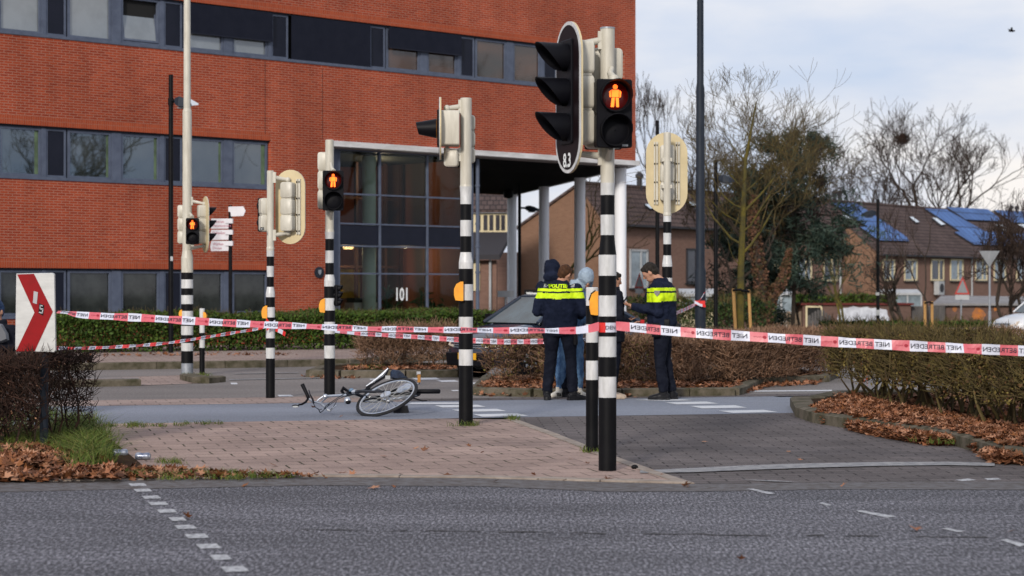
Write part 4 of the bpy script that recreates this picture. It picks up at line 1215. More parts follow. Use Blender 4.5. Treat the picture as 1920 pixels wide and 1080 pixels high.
def zz2(x, y): return (1540 + x / 3.858, 360 + y / 3.858)
H2 = House('long brown brick terrace with blue solar panels and skylights on its tiled roof', (25.7, 140), 33, 4.07, 7.75, 4.5, 9, 4.1)
for q in [[(60, 98), (240, 103), (600, 345), (618, 375), (400, 370), (265, 275), (310, 272)],
          [(735, 140), (890, 146), (1170, 305), (1500, 322), (1500, 414), (1090, 398), (950, 310), (988, 303)],
          [(890, 128), (1190, 143), (1302, 230), (1030, 218)], [(1235, 149), (1500, 160), (1500, 245), (1370, 238)]]:
    H2.roofpiece('solar_panels', [zz2(*p) for p in q], M_solar, .12, M_gut)
for q in [[(135, 193), (165, 193), (210, 222), (180, 226)], [(622, 203), (645, 203), (692, 240), (668, 243)], [(785, 209), (815, 209), (880, 258), (850, 261)],
          [(1240, 258), (1290, 258), (1367, 305), (1315, 306)], [(1405, 255), (1450, 255), (1500, 285), (1470, 290)]]:
    H2.roofpiece('skylight', [zz2(*p) for p in q], M_skyl, .16, M_gut)
for (a, b) in ((1655, 1677), (1695, 1719), (1745, 1769), (1781, 1805), (1828, 1850), (1863, 1885), (1905, 1925)):
    H2.win(a, 486, b, 526.5, M_hglassd if a == 1745 else M_hglass)
x, z = H2.hit(1820, 500)
mb = MB(); mb.tube([(x, -.1, -1.5), (x, -.1, 4.0)], .07, 8); mb.build('downpipe', M_wh, H2.t, local=True)
for px in (1566, 1575, 1887, 1896):
    p = H2.hit_roof(px, 382 if px < 1700 else 398)
    mb = MB(); mb.lathe([(.14, -.3), (.14, .5), (.2, .52), (.2, .7), (.1, .8)], (p.x, 4.5, 7.9), 8); mb.build('vent_pipe', M_gut, H2.roof, local=True)
x, z = H2.hit(1754, 540)
mb = MB(); mb.box((x, -.3, z), (.95, .4, 1.0)); ac = mb.build('air_conditioner', M_wh, H2.t, local=True)
mb = MB(); mb.M = Matrix.Translation((x, -.5, z)) @ Matrix.Rotation(PI / 2, 4, 'X'); mb.lathe([(.33, 0), (.33, .03)], n=16); mb.build('fan_grille', M_gut, ac, local=True)

H1 = House('brown brick house block with a steep gable and brown tiled roof behind the canopy columns', (4.8, 106), 27.5, 5.2, 7.05, 1.5, 5.4, 4.9)
H1.win(1180, 468, 1214, 540, M_hglass, M_wh)
H1.win(1286, 466, 1306, 531, M_hglassd, M_gut, 0)
H1.win(1494, 483, 1521, 527, M_hglass)
H1.win(1543, 478, 1569, 527, M_hglassd)
H1.win(1451, 478, 1463, 520, M_hglass)
for q in [[(1203, 389), (1217, 388), (1226, 396), (1213, 397)], [(1285, 384), (1294, 384), (1300, 390), (1290, 391)], [(1297, 395), (1306, 395), (1310, 402), (1301, 403)]]:
    H1.roofpiece('skylight', q, M_skyl, .12, M_gut)
x, z = H1.hit(1573, 500)
mb = MB(); mb.tube([(x, -.1, -1.2), (x, -.1, 4.9)], .07, 8); mb.build('downpipe', M_wh, H1.t, local=True)
p = H1.hit_roof(1199, 356)
mb = MB(); mb.lathe([(.16, -.3), (.16, .6), (.24, .62), (.24, .8), (.1, .95)], (p.x, 1.5, 7.1), 8); mb.build('vent_pipe', M_gut, H1.roof, local=True)
mb = MB(); mb.box((-.3, 7.2, 1.2), (.6, 3.6, 4.6)); mb.build('annex', M_hb, H1.t, local=True)

# house with the cream dormer
t = thing('brick_house', 'dark roofed house with a cream framed dormer window, seen left of the white columns', 'house', (XZ(850, 98), 98, 0), 0)
x0 = XZ(850, 98); xw = XZ(931, 98)
mb = MB(); mb.box(((x0 + xw) / 2, 101, 1.0), (xw - x0, 6, 3.8)); mb.build('wall', M_hb, t)
mb = MB()
zE = HZ(487, 97.6); zT = HZ(437, 99.2)
mb.loft([[(x0 - .3, 97.5, zE), (xw + .15, 97.5, zE), (xw + .15, 97.5, zE + .25), (x0 - .3, 97.5, zE + .25)],
         [(x0 - .3, 99.2, zT - .2), (xw + .75, 99.2, zT - .2), (xw + .75, 99.2, zT + .05), (x0 - .3, 99.2, zT + .05)]])
rf = mb.build('lower_roof', M_gut, t)
mb = MB(); z1, z2 = HZ(437, 99.4), HZ(399, 99.4); xd = XZ(952, 99.4)
mb.box(((x0 + xd) / 2, 100.6, (z1 + z2) / 2), (xd - x0, 2.4, z2 - z1)); dm = mb.build('dormer', M_cf, t)
mb = MB()
for px in (897, 910, 921, 933, 943):
    mb.box((XZ(px, 99.3), 99.37, (z1 + z2) / 2 + .02), (.19, .06, (z2 - z1) * .74))
mb.build('dormer_panes', M_hglassd, dm)
mb = MB(); zu = HZ(352, 103)
mb.loft([[(x0 - .3, 99.2, z2), (xd + .2, 99.2, z2), (xd + .2, 99.2, z2 + .15), (x0 - .3, 99.2, z2 + .15)],
         [(x0 - .3, 103, zu - .15), (xd + .6, 103, zu - .15), (xd + .6, 103, zu), (x0 - .3, 103, zu)]])
mb.build('upper_roof', M_tile, t)
mb = MB(); mb.tube([(XZ(919, 97.8), 97.85, -.6), (XZ(919, 97.8), 97.85, zE)], .06, 8); mb.build('downpipe', M_wh, t)
mb = MB(); mb.box((XZ(893, 97.9), 97.95, HZ(515, 98)), (.35, .1, 1.6)); mb.build('window', M_cf, t)

# garages, fences, conservatories
M_sh = brick_mat('garage_brick', (0.155, 0.095, 0.078), (0.12, 0.073, 0.06), (0.13, 0.085, 0.07), 0.22, 0.0625, .008, stain=.3, stain_scale=.4, bump=.1)
M_fence = mat('weathered_fence_boards', (0.26, 0.19, 0.13), .85, col2=(0.15, 0.11, 0.08), vscale=3, stretch=(4, 4, .5))
M_fgrey = mat('grey_fence_boards', (0.13, 0.12, 0.115), .85, col2=(0.07, 0.065, 0.065), vscale=3, stretch=(4, 4, .5))
M_redt = mat('dark_red_roof_trim', (0.11, 0.022, 0.02), .6)
def wallbox(name, label, cat, px0, px1, ytop, Z, m, d=3.0, trim=None, group=None):
    t = thing(name, label, cat, (XZ((px0 + px1) / 2, Z), Z, gz(Z)), 0, group)
    zt = HZ(ytop, Z); mb = MB(); mb.box((XZ((px0 + px1) / 2, Z), Z + d / 2, (zt + gz(Z) - .2) / 2), (XZ(px1, Z) - XZ(px0, Z), d, zt - gz(Z) + .2))
    mb.build('wall', m, t)
    if trim:
        mb = MB(); mb.box((XZ((px0 + px1) / 2, Z), Z + d / 2, zt + .06), (XZ(px1, Z) - XZ(px0, Z) + .3, d + .3, .12)); mb.build('roof_edge', trim, t)
    return t, zt
t, zt = wallbox('garage', 'low brown brick garage with white graffiti blob on its wall', 'garage', 1505, 1708, 572, 120, M_sh, 4, M_redt)
mb = MB(); Zg = 119.985
bl = [(1570, 598), (1572, 585), (1577, 578), (1590, 577), (1600, 574), (1612, 577), (1626, 575), (1632, 578), (1644, 577), (1655, 580), (1663, 581), (1664, 590), (1668, 598), (1664, 608), (1650, 612), (1630, 613), (1600, 612), (1578, 613), (1573, 606)]
mb.poly([P(x, y, Zg) for x, y in bl]); mb.build('graffiti', mat('white_graffiti_paint', (.62, .64, .70), .7, col2=(.38, .39, .44), vscale=2.2, detail=6), t, fixn=False)
mb = MB(); z0_, z1_ = gz(120), HZ(575, 119.9)
for a, b in ((1511, 1513.5), (1539, 1541.5)): mb.box((XZ((a + b) / 2, 119.9), 119.95, (z0_ + z1_) / 2), (.1, .1, z1_ - z0_))
mb.box((XZ(1526, 119.9), 119.95, z1_), (1.0, .12, .1)); mb.build('door_frame', M_cf, t)
mb = MB(); mb.box((XZ(1526, 119.9), 119.97, (z0_ + z1_) / 2), (.85, .03, z1_ - z0_)); mb.build('door', M_indark, t)
t, zt = wallbox('garage', 'brown garage with pale flat roof and orange paint scrawls, right of the grey board doors', 'garage', 1774, 1990, 573, 122, M_sh, 4, M_redt)
mo = mat('orange_graffiti_paint', (.50, .17, .03), .7, col2=(.25, .11, .06), vscale=3.5, detail=6)
mb = MB(); Zg = 121.985
for (cx_, cy_, w_, h_) in ((1790, 579, 5, 6), (1835, 590, 15, 14), (1866, 580, 4, 4)):
    k = 13
    mb.poly([P(cx_ + w_ * math.cos(2 * PI * i / k) * R.uniform(.6, 1.1), cy_ + h_ * math.sin(2 * PI * i / k) * R.uniform(.6, 1.1), Zg) for i in range(k)])
mb.build('graffiti', mo, t, fixn=False)
mb = MB()
mb.loft([[P(x, y, 121.7) for x, y in ((1748, 573), (1925, 573), (1925, 569), (1748, 569))], [P(x, y, 127) for x, y in ((1765, 556), (1925, 558), (1925, 556), (1765, 554))]])
mb.build('sheet_roof', mat('grey_roof_sheet', (.26, .25, .25), .7, col2=(.18, .17, .17), vscale=1), t)
t, zt = wallbox('garage_doors', 'grey vertical board double doors between the two garages', 'door', 1710, 1772, 574, 120.6, M_fgrey, .4)
mb = MB()
for px in np.arange(1711, 1772, 3.1): mb.box((XZ(px, 120.5), 120.57, (zt + gz(120)) / 2), (.07, .05, zt - gz(120) - .05))
mb.build('boards', M_fgrey, t)
def fence(label, px0, px1, ytop, Z, m, arch=0.0, group=None, cat='fence', name='wooden_fence'):
    t = thing(name, label, cat, (XZ(px0, Z), Z, gz(Z)), 0, group)
    x = XZ(px0, Z); xe = XZ(px1, Z); n = int((xe - x) / .13); g0 = gz(Z)
    mb = MB()
    for i in range(n):
        f = (i + .5) / n; zt_ = HZ(ytop, Z) + arch * math.sin(PI * f) + R.uniform(-.02, .02)
        xx = x + (xe - x) * f
        mb.prism([(xx - .055, g0 - .05), (xx + .055, g0 - .05), (xx + .055, zt_ - .06), (xx, zt_), (xx - .055, zt_ - .06)], Z, Z + .025)
    mb.build('boards', m, t)
    mb = MB()
    for z in (g0 + .35, HZ(ytop, Z) - .3): mb.box(((x + xe) / 2, Z + .05, z), (xe - x, .05, .08))
    mb.build('rails', m, t)
    mb = MB()
    for k in range(4): mb.box((x + (xe - x) * (k + .02) / 3.05, Z + .1, (g0 + HZ(ytop, Z)) / 2), (.09, .09, HZ(ytop, Z) - g0))
    mb.build('posts', m, t)
fence('brown picket fence of pointed boards left of the garage', 1432, 1502, 584, 108, M_fence)
fence('grey arched wooden gate in front of the garage door', 1516, 1557, 592, 106, M_fgrey, .35, cat='gate', name='garden_gate')
fence('grey board fence by the corner of the lobby, half hidden by the car', 893, 924, 590, 70, M_fgrey)
# white garden rooms and awnings
def whitebox(label, px0, px1, y0, y1, Z, name='garden_room', cat='garden room'):
    t = thing(name, label, cat, (XZ(px0, Z), Z, gz(Z)), 0)
    zt_ = HZ(y0, Z); mb = MB(); x0, x1 = XZ(px0, Z), XZ(px1, Z)
    mb.loft([[(x0, Z, zt_ - .3), (x1, Z, zt_ - .3), (x1, Z, zt_ - .15), (x0, Z, zt_ - .15)], [(x0, Z + 1.5, zt_ - .1), (x1, Z + 1.5, zt_ - .1), (x1, Z + 1.5, zt_ + .1), (x0, Z + 1.5, zt_ + .1)]])
    mb.build('roof', M_wh, t)
    mb = MB(); g0 = gz(Z); n = max(2, int((x1 - x0) / .9))
    for i in range(n + 1): mb.box((x0 + (x1 - x0) * i / n, Z + .1, (zt_ - .3 + g0) / 2), (.1, .08, zt_ - .3 - g0))
    mb.box(((x0 + x1) / 2, Z + .1, g0 + .5), (x1 - x0, .05, 1.0)); mb.build('frame', M_cf if px0 < 1400 else M_wh, t)
    mb = MB(); mb.box(((x0 + x1) / 2, Z + .13, (zt_ - .3 + g0 + 1) / 2), (x1 - x0, .02, zt_ - 1.3 - g0)); mb.build('glazing', M_hglass, t)
whitebox('white flat roofed garden room against the brown house, right of the thick lamp post', 1276, 1346, 545, 600, 100)
whitebox('pale garden room roof showing between the ivy trunk and the picket fence', 1442, 1488, 545, 580, 112)
whitebox('light blue awning strip on the terrace wall behind the small trees', 1650, 1728, 545, 553, 136, 'awning', 'awning')
# ------------------------------------------------------------ traffic signals
POLEM = [M_cream, M_white, M_black, M_galv]
def pole_mesh(px, Z, bands, widths, zbase=0.0, n=24):
    """bands: list of (y_top, y_bottom, material index) in picture rows at distance Z; widths: (y, px width)"""
    ys_ = sorted({b[0] for b in bands} | {b[1] for b in bands} | {wd[0] for wd in widths if bands[0][0] < wd[0] < bands[-1][1]}, reverse=True)
    def W(y):
        if y <= widths[0][0]: return widths[0][1]
        for a, b in zip(widths[:-1], widths[1:]):
            if a[0] <= y <= b[0]: return a[1] + (b[1] - a[1]) * (y - a[0]) / (b[0] - a[0])
        return widths[-1][1]
    prof = []; mis = []
    for i, y in enumerate(ys_):
        prof.append((W(y) / 2 * Z / FPX, HZ(y, Z) if i else zbase - .05))
    for a, b in zip(ys_[:-1], ys_[1:]):
        m_ = (a + b) / 2; mi = 0
        for (y0, y1, k) in bands:
            if y0 <= m_ <= y1: mi = k
        mis.append(mi)
    r, z = prof[-1]; prof += [(r * .9, z + .006)]; mis.append(mis[-1])
    mb = MB(); mb.lathe(prof, (XZ(px, Z), Z, 0), n, mis=mis, caps=False)
    return mb

def visor(mb, r, Lm, c, lo=0.3, n=20, flare=1.04, mi=0):
    """sun hood, open towards -Y, longest at the top"""
    t = 0.006
    def ln(a): return Lm * (lo + (1 - lo) * max(0, 0.5 + 0.5 * math.sin(a)) ** .8)
    o0, o1, i1, i0 = [], [], [], []
    for j in range(n):
        a = 2 * PI * j / n; ca, sa = math.cos(a), math.sin(a); l_ = ln(a)
        o0.append((c[0] + r * ca, c[1], c[2] + r * sa)); o1.append((c[0] + r * flare * ca, c[1] - l_, c[2] + r * flare * sa))
        i1.append((c[0] + (r - t) * flare * ca, c[1] - l_, c[2] + (r - t) * flare * sa)); i0.append((c[0] + (r - t) * ca, c[1] - .002, c[2] + (r - t) * sa))
    mb.loft([o0, o1, i1, i0], caps=False, mi=mi)

def stadium(w_, h_, n=14):
    r = w_ / 2; k = h_ / 2 - r; pts = []
    for i in range(n + 1):
        a = PI * i / n; pts.append((r * math.cos(a), k + r * math.sin(a)))
    for i in range(n + 1):
        a = PI + PI * i / n; pts.append((r * math.cos(a), -k + r * math.sin(a)))
    return pts

def man_glyph(mb, s, y, cx=0, cz=0):
    def q(pts): mb.poly([(cx + a * s, y, cz + b * s) for a, b in pts])
    q([(0.11 * math.cos(2 * PI * i / 10), .40 + .115 * math.sin(2 * PI * i / 10)) for i in range(10)])
    q([(-.17, .27), (.17, .27), (.16, -.06), (-.16, -.06)])
    q([(-.275, .19), (-.19, .25), (-.19, -.07), (-.26, -.05)]); q([(.19, .25), (.275, .19), (.26, -.05), (.19, -.07)])
    q([(-.16, -.08), (-.02, -.08), (-.06, -.5), (-.21, -.5)]); q([(.02, -.08), (.16, -.08), (.17, -.5), (.05, -.5)])

def head(root, px, py, Z, yaw, n, w_, h_, dep=.16, board=None, kind='car', lens=None, vis=.22, small=None, name='signal_head', rails=False, front=True, boardback=True, bshape=None, offb=0.0, hm=None, flare=1.04, vlo=None):
    """one signal head of n aspects centred on pixel (px,py) at distance Z; yaw 0 faces the camera"""
    M = Matrix.Translation(P(px, py, Z)) @ Matrix.Rotation(math.radians(yaw), 4, 'Z')
    H = h_ * n
    mb = MB(); mb.M = M
    for i in range(n):
        zc = H / 2 - h_ * (i + .5)
        mb.rbox((0, dep / 2 + .004, zc), (w_, dep, h_ * .965), .035 if kind == 'car' else .02)
        mb.box((0, dep / 2, zc - h_ / 2 + .0), (w_ * .86, dep * .8, h_ * .06)) if i < n - 1 else None
    hd = mb.build(name, hm or M_cream, root, smooth=True)
    mb = MB(); mb.M = M
    mb.rbox((0, -.012, 0), (w_ * 1.02, .03, H), .02)
    mb.build('front_plate', M_blackpl, hd)
    if front:
        rr = min(w_, h_) * .40
        for i in range(n):
            zc = H / 2 - h_ * (i + .5)
            mb = MB(); mb.M = M
            lm = (lens or [M_blackpl] * n)[i]
            rings = [[(rr * k * math.cos(2 * PI * j / 20), -.03 - d, zc + rr * k * math.sin(2 * PI * j / 20)) for j in range(20)] for k, d in ((1, 0), (.85, .006), (.5, .012), (.05, .015))]
            mb.loft(rings, caps=False); mb.build('lens', lm, hd, smooth=True)
            mb = MB(); mb.M = M; visor(mb, rr * (1.12 if kind != 'box' else .85), vis, (0, -.028, zc), lo=vlo or (.12 if kind == 'car' else .25), flare=flare)
            mb.build('visor', M_blackpl, hd, smooth=True)
            if kind == 'ped' and i == 0:
                mb = MB(); mb.M = M; man_glyph(mb, rr * 1.62, -.05, 0, zc); mb.build('red_man_lamp', M_man, hd, fixn=False)
    if board:
        mb = MB(); mb.M = M
        st = stadium(*board) if not bshape else [(board[0] / 2 * math.cos(2 * PI * i / 30), board[1] / 2 * math.sin(2 * PI * i / 30)) for i in range(30)]
        mb.prism([(a, b + offb) for a, b in st], 0.002, .016)
        bb = mb.build('backboard', M_creamb, hd)
        mb = MB(); mb.M = M; mb.prism([(a, b + offb) for a, b in st], -.006, 0.0); mb.build('white_rim', M_white, bb)
        mb = MB(); mb.M = M; k = 1 - .055 / board[0] * 1.0
        mb.prism([(a * k, b * (1 - .055 / board[1]) + offb) for a, b in st], -.010, -.0065); mb.build('board_face', mat('dark_board_face', (.010, .005, .006), .5), bb)
        if rails:
            mb = MB(); mb.M = M
            for sx_ in rails:
                mb.box((sx_, .03, offb * .5), (.028, .028, H * 1.12)); mb.box((sx_ + .035, .028, offb * .5), (.02, .02, H * 1.12))
            mb.build('mounting_rails', M_cream, bb)
            mb = MB(); mb.M = M
            for sx_ in rails:
                for i in range(4):
                    for dx_ in (0, .035): mb.lathe([(.008, -.01), (.008, .01)], (sx_ + dx_, .046, H / 2 - h_ * i * n / 3.02), 6)
            mb.build('bolts', M_black, bb)
    return hd, M

def bracket(root, a, b, r=(.022, .03), plate=None):
    mb = MB(); mb.tube([a, (Vector(a) + Vector(b)) / 2, b], [r[0], (r[0] + r[1]) / 2, r[1]], 10)
    mb.ball(a, .035, 10, 6)
    mb.box(tuple(b), (.05, .06, .14))
    return mb.build('bracket', M_cream, root, smooth=True)

def button_box(root, px0, px1, y0, y1, Z, side=-1):
    """yellow push-button box clamped on the side of a post"""
    a, b = XZ(px0, Z), XZ(px1, Z); z1, z0 = HZ(y0, Z), HZ(y1, Z); h = z1 - z0; w_ = b - a
    prof = [(0, 0), (.25, -.0), (.85, .03), (1, .3), (1, .62), (.75, .88), (.3, 1.0), (0, 1.0)]
    mb = MB()
    if side < 0: pts = [(b - p[0] * w_, z0 + p[1] * h) for p in prof]
    else: pts = [(a + p[0] * w_, z0 + p[1] * h) for p in prof]
    mb.prism(pts, Z - .06, Z + .06)
    o = mb.build('push_button_box', M_yel, root)
    mb = MB()
    s0 = pts[5]; s1 = pts[6]; s2 = pts[4]
    mb.prism([(s0[0], s0[1] + .004), (s1[0], s1[1] + .006), (s1[0], s1[1] + .012), (s0[0] + side * .004, s0[1] + .010), (s2[0] + side * .008, s2[1] + .004), (s2[0] + side * .002, s2[1])], Z - .05, Z + .05)
    mb.build('button_cover', M_blackpl, o)
    return o

def bandlist(cream_to, edges, top, base, first=1):
    out_ = [(top, cream_to, 0)]; c = first; prev = cream_to
    for e in edges + [base]:
        out_.append((prev, e, c)); prev = e; c = 3 - c
    return out_

GS = 'black and white striped traffic signal poles'
# A: nearest pole
ZA = 15.46
A_ = thing('traffic_signal', 'nearest striped signal pole with oval 8.3 board and lit red pedestrian light', 'traffic light', (XZ(1139, ZA), ZA, 0), 0, GS)
bl = bandlist(343, [366, 403, 441, 478, 517, 554, 593, 631, 669, 706, 745], 55, 883)
pole_mesh(1139, ZA, bl, [(55, 27), (441, 26), (450, 27), (478, 33.5), (883, 33.5)]).build('pole', POLEM, A_, angle=35)
hd, M = head(A_, 1066, 173, 15.35, -70, 3, .24, .268, .17, board=(.52, 1.17), lens=[M_lensr, M_lensa, M_lensg], vis=.24, offb=-.04)
mb = MB(); mb.M = M; put_text(mb, '8.3', .15, lambda u, v: (u, -.014, -.575 + v), bold=.004, sx=.9, center=True); mb.build('board_number', M_txt, hd, fixn=False)
bracket(A_, P(1084, 83, 15.4), P(1127, 76, ZA)); bracket(A_, P(1082, 288, 15.4), P(1127, 293, ZA))
head(A_, 1131, 187, 15.68, 180, 3, .29, .262, .16, front=False)
head(A_, 1151, 213, 15.22, 9, 2, .272, .262, .10, kind='ped', lens=[M_glow, M_blackpl], vis=.15, hm=M_blackpl)
mb = MB(); mb.tube([P(1147, 128, ZA - .05), P(1144, 138, 15.36), P(1151, 149, 15.27)], [.02, .025, .035], 10); mb.ball(P(1151, 150, 15.28), .045, 10, 6)
mb.build('bracket', M_cream, A_, smooth=True); mb = MB()
mb.tube([P(1145, 278, 15.3), P(1143, 290, 15.36), P(1141, 296, ZA - .05)], [.02, .025, .03], 10)
mb.build('bracket', M_cream, A_, smooth=True)
mb = MB(); v = P(1172, 272.5, 15.2); mb.box(tuple(v), (.045, .004, .016)); mb.build('maker_plate', M_wh, A_)
# pole top cap
for (rt, px, py, Z, r) in ((A_, 1139, 55, ZA, .058),):
    mb = MB(); mb.lathe([(r, 0), (r, .012)], tuple(P(px, py - .5, Z)), 20); mb.build('pole_cap', M_galv, rt)

# G: short push button post beside it
ZG = 17.25
G_ = thing('push_button_post', 'short striped post with yellow push button box, right behind the nearest signal pole', 'post', (XZ(1110, ZG), ZG, 0), 0)
pole_mesh(1110, ZG, [(540, 573, 1), (573, 608, 2), (608, 642, 1), (642, 676, 2), (676, 712, 1), (712, 848, 2)], [(540, 23), (848, 23)]).build('pole', POLEM, G_, angle=35)
button_box(G_, 1105, 1121, 546, 591, ZG - .07, -1)

# B: pole in the middle
ZB_ = 20.66
B_ = thing('traffic_signal', 'striped traffic signal pole right of the fallen bicycle, its single hooded lamp facing left', 'traffic light', (XZ(873.5, ZB_), ZB_, 0), 0, GS)
bl = bandlist(350, [383, 413, 443, 473, 504, 533, 563, 594, 625, 655, 685], 185, 798)
pole_mesh(873.5, ZB_, bl, [(185, 21.5), (346, 21.5), (350, 23), (366, 21), (474, 21), (492, 26.5), (798, 26.5)]).build('pole', POLEM, B_, angle=35)
hd, M = head(B_, 824.5, 241, 20.6, -88, 1, .30, .37, .20, board=(.55, .65), bshape=1, lens=[M_lensa], vis=.22, kind='box', flare=.62, vlo=.85)
bracket(B_, P(838, 203, 20.6), P(864, 200, ZB_)); bracket(B_, P(838, 281, 20.6), P(864, 290, ZB_))
head(B_, 849, 297, 20.7, 170, 1, .145, .19, .12, front=False)
head(B_, 881, 262, 20.85, 185, 3, .1, .17, .1, front=False)
button_box(B_, 851.5, 869, 528, 564, ZB_ - .06, -1)

# C
ZC = 26.66
C_ = thing('traffic_signal', 'striped pedestrian signal with lit red man, standing behind the fallen bicycle', 'traffic light', (XZ(617.5, ZC), ZC, 0), 0, GS)
bl = bandlist(435, [448, 470, 493, 515, 537, 559, 582, 603.5, 626, 648, 671.7], 263, 741)
pole_mesh(618, ZC, bl, [(263, 16), (430, 16), (435, 17.5), (448, 16), (515, 16), (526, 20.5), (741, 20.5)]).build('pole', POLEM, C_, angle=35)
head(C_, 624.5, 357.5, ZC - .25, 7, 2, .272, .265, .10, kind='ped', lens=[M_glow, M_blackpl], vis=.13, hm=M_blackpl)
head(C_, 611, 339, ZC + .15, 180, 3, .20, .255, .13, front=False)
mb = MB(); mb.tube([P(620, 306, ZC - .05), P(622, 316, ZC - .12), P(626, 321, ZC - .2)], [.018, .022, .03], 8); mb.build('bracket', M_cream, C_, smooth=True); mb = MB(); mb.tube([P(622, 396, ZC - .2), P(620, 404, ZC - .1), P(620, 412, ZC - .03)], [.03, .022, .02], 8); mb.build('bracket', M_cream, C_, smooth=True)
button_box(C_, 599, 610, 560, 586, ZC, -1)
hdm, _ = head(C_, 631, 554, ZC, 78, 3, .10, .095, .05, kind='car', vis=.06, name='cyclist_signal', hm=M_blackpl)
# D
ZD = 25.9
D_ = thing('traffic_signal', 'striped signal pole with the cream rounded board seen from behind, taped at waist height', 'traffic light', (XZ(507, ZD), ZD, 0), 0, GS)
bl = bandlist(470, [481, 499, 519, 538, 557, 576, 595, 612, 634, 652, 672], 321, 747)
pole_mesh(507, ZD, bl, [(321, 13), (462, 13.5), (466, 15), (470, 14), (538, 13), (550, 17), (747, 17)]).build('pole', POLEM, D_, angle=35)
hd, M = head(D_, 545, 388, ZD + .1, 162, 3, .17, .215, .15, board=(.42, .97), rails=(-.14,), front=True, lens=[M_lensr, M_lensa, M_lensg], vis=.18)
bracket(D_, P(540, 337, ZD + .05), P(514, 333, ZD)); bracket(D_, P(540, 437, ZD + .05), P(514, 441, ZD))
hd, M = head(D_, 496, 403, ZD + .12, 205, 2, .17, .22, .12, front=True, vis=.10)
mb = MB(); p_ = P(491.5, 429, ZD - .16)
mb.box(tuple(p_), (.048, .006, .04)); tg = mb.build('number_tag', M_black, D_)
mb = MB(); put_text(mb, '61', .035, lambda u, v: (p_.x + u, p_.y - .005, p_.z - .012 + v), center=True); mb.build('tag_number', M_txt, D_, fixn=False)
button_box(D_, 491.5, 502, 573, 597, ZD, -1)
# E tall thick post on the far refuge
ZE = 32.9
E_ = thing('traffic_signal', 'tallest thick striped signal mast on the far refuge, with a small lit red man', 'traffic light', (XZ(350.5, ZE), ZE, 0), 0, GS)
bl = [(-260, 511, 0)]; c = 2; prev = 511
for e in [524, 540.5, 553.5, 570, 583, 594, 611, 628, 643, 658, 681]:
    bl.append((prev, e, c)); prev = e; c = 3 - c
bl.append((681, 704, 3))
pole_mesh(351, ZE, bl, [(-260, 11), (203, 13.5), (209, 17), (470, 17.5), (484, 22), (704, 22.5)]).build('pole', POLEM, E_, angle=35)
head(E_, 361, 433.5, ZE - .3, 6, 2, .21, .215, .09, kind='ped', lens=[M_glow, M_blackpl], vis=.10, hm=M_blackpl)
head(E_, 343, 421, ZE + .2, 180, 3, .14, .215, .13, front=False)
head(E_, 386, 421, ZE, 112, 3, .16, .215, .13, board=(.42, .93), lens=[M_lensr, M_lensa, M_lensg], vis=.15)
bracket(E_, P(383, 382, ZE), P(359, 377, ZE)); bracket(E_, P(383, 461, ZE), P(356, 466, ZE))
mb = MB(); mb.tube([P(356, 400, ZE - .1), P(361, 407, ZE - .25)], [.02, .03], 8); mb.build('bracket', M_cream, E_, smooth=True); mb = MB(); mb.tube([P(361, 459, ZE - .3), P(357, 466, ZE - .1)], [.03, .02], 8); mb.build('bracket', M_cream, E_, smooth=True)
button_box(E_, 336.5, 345, 580, 595, ZE, -1)
# F board seen from behind
ZF = 28.0
F_ = thing('traffic_signal', 'signal pole behind the phone officer, big cream rounded board seen from behind', 'traffic light', (XZ(1251, ZF), ZF, 0), 0, GS)
bl = bandlist(405, [416, 437, 458, 479, 500, 521, 542, 563, 584, 605, 626, 647], 249, 731)
pole_mesh(1251, ZF, bl, [(249, 13.5), (398, 14), (403, 16), (405, 15), (480, 15), (495, 19), (731, 19)]).build('pole', POLEM, F_, angle=35)
hd, M = head(F_, 1250, 325, ZF + .30, 180, 3, .20, .265, .15, board=(.59, 1.16), rails=(-.17, .14), front=True, lens=[M_lensr, M_lensa, M_lensg], vis=.2)
for py in (300, 350):
    mb = MB(); mb.box(tuple(P(1250, py, ZF + .06)), (.14, .18, .05)); mb.build('bracket', M_cream, F_)
# H small bollard on the refuge
t = thing('push_button_post', 'small thin striped post with yellow button, right of the tall signal mast', 'post', (XZ(379, ZE), ZE, 0), 0)
pole_mesh(379, ZE, [(579, 597, 1), (597, 609, 2), (609, 624, 1), (624, 637, 2), (637, 652, 1), (652, 704, 2)], [(579, 10), (704, 10)]).build('pole', POLEM, t, angle=35)
button_box(t, 382, 388, 585, 597, ZE, 1)

# ------------------------------------------------------------ chevron sign
ZS = 17.4
S_ = thing('chevron_sign', 'white box sign with a red arrow chevron and two stickers above the dark bush', 'traffic sign', (XZ(73, ZS), ZS, 0), 0)
def sw(x, y, d=0.0):
    """sign face coordinates (pixels of the sign front) -> world, the face turned a little"""
    return P(x, y, ZS + (x - 30) / 75 * .0 + d)
f0 = [(31, 513), (98, 511.5), (102, 514), (104.5, 658), (101, 661), (30, 659.5), (28.5, 655), (30.5, 516)]
mb = MB(); n = len(f0)
def ins(pt, k): return (65 + (pt[0] - 65) * k, 586 + (pt[1] - 586) * k)
mb.loft([[sw(*ins(p, .985)) for p in f0], [sw(*p, .012) for p in f0], [sw(p[0] + 1.6, p[1], .13) for p in f0]])
sb = mb.build('sign_box', mat('reflective_white', (.56, .56, .545), .4, col2=(.47, .47, .455), vscale=6, stretch=(1, 1, 3)), S_)
def zs_(x, y): return (x / 6.354, 500 + y / 6.353)
mb = MB(); mb.poly([sw(*zs_(*p), -.003) for p in [(205, 92), (405, 85), (630, 537), (413, 1008), (190, 1008), (411, 545)]])
mb.build('red_chevron', mat('reflective_red', (.27, .003, .006), .5, col2=(.22, .003, .005), vscale=8), sb, fixn=False)
mb = MB(); mb.poly([sw(*zs_(*p), -.006) for p in [(403, 290), (452, 305), (438, 447), (392, 430)]]); mb.build('pale_sticker', M_wh, sb, fixn=False)
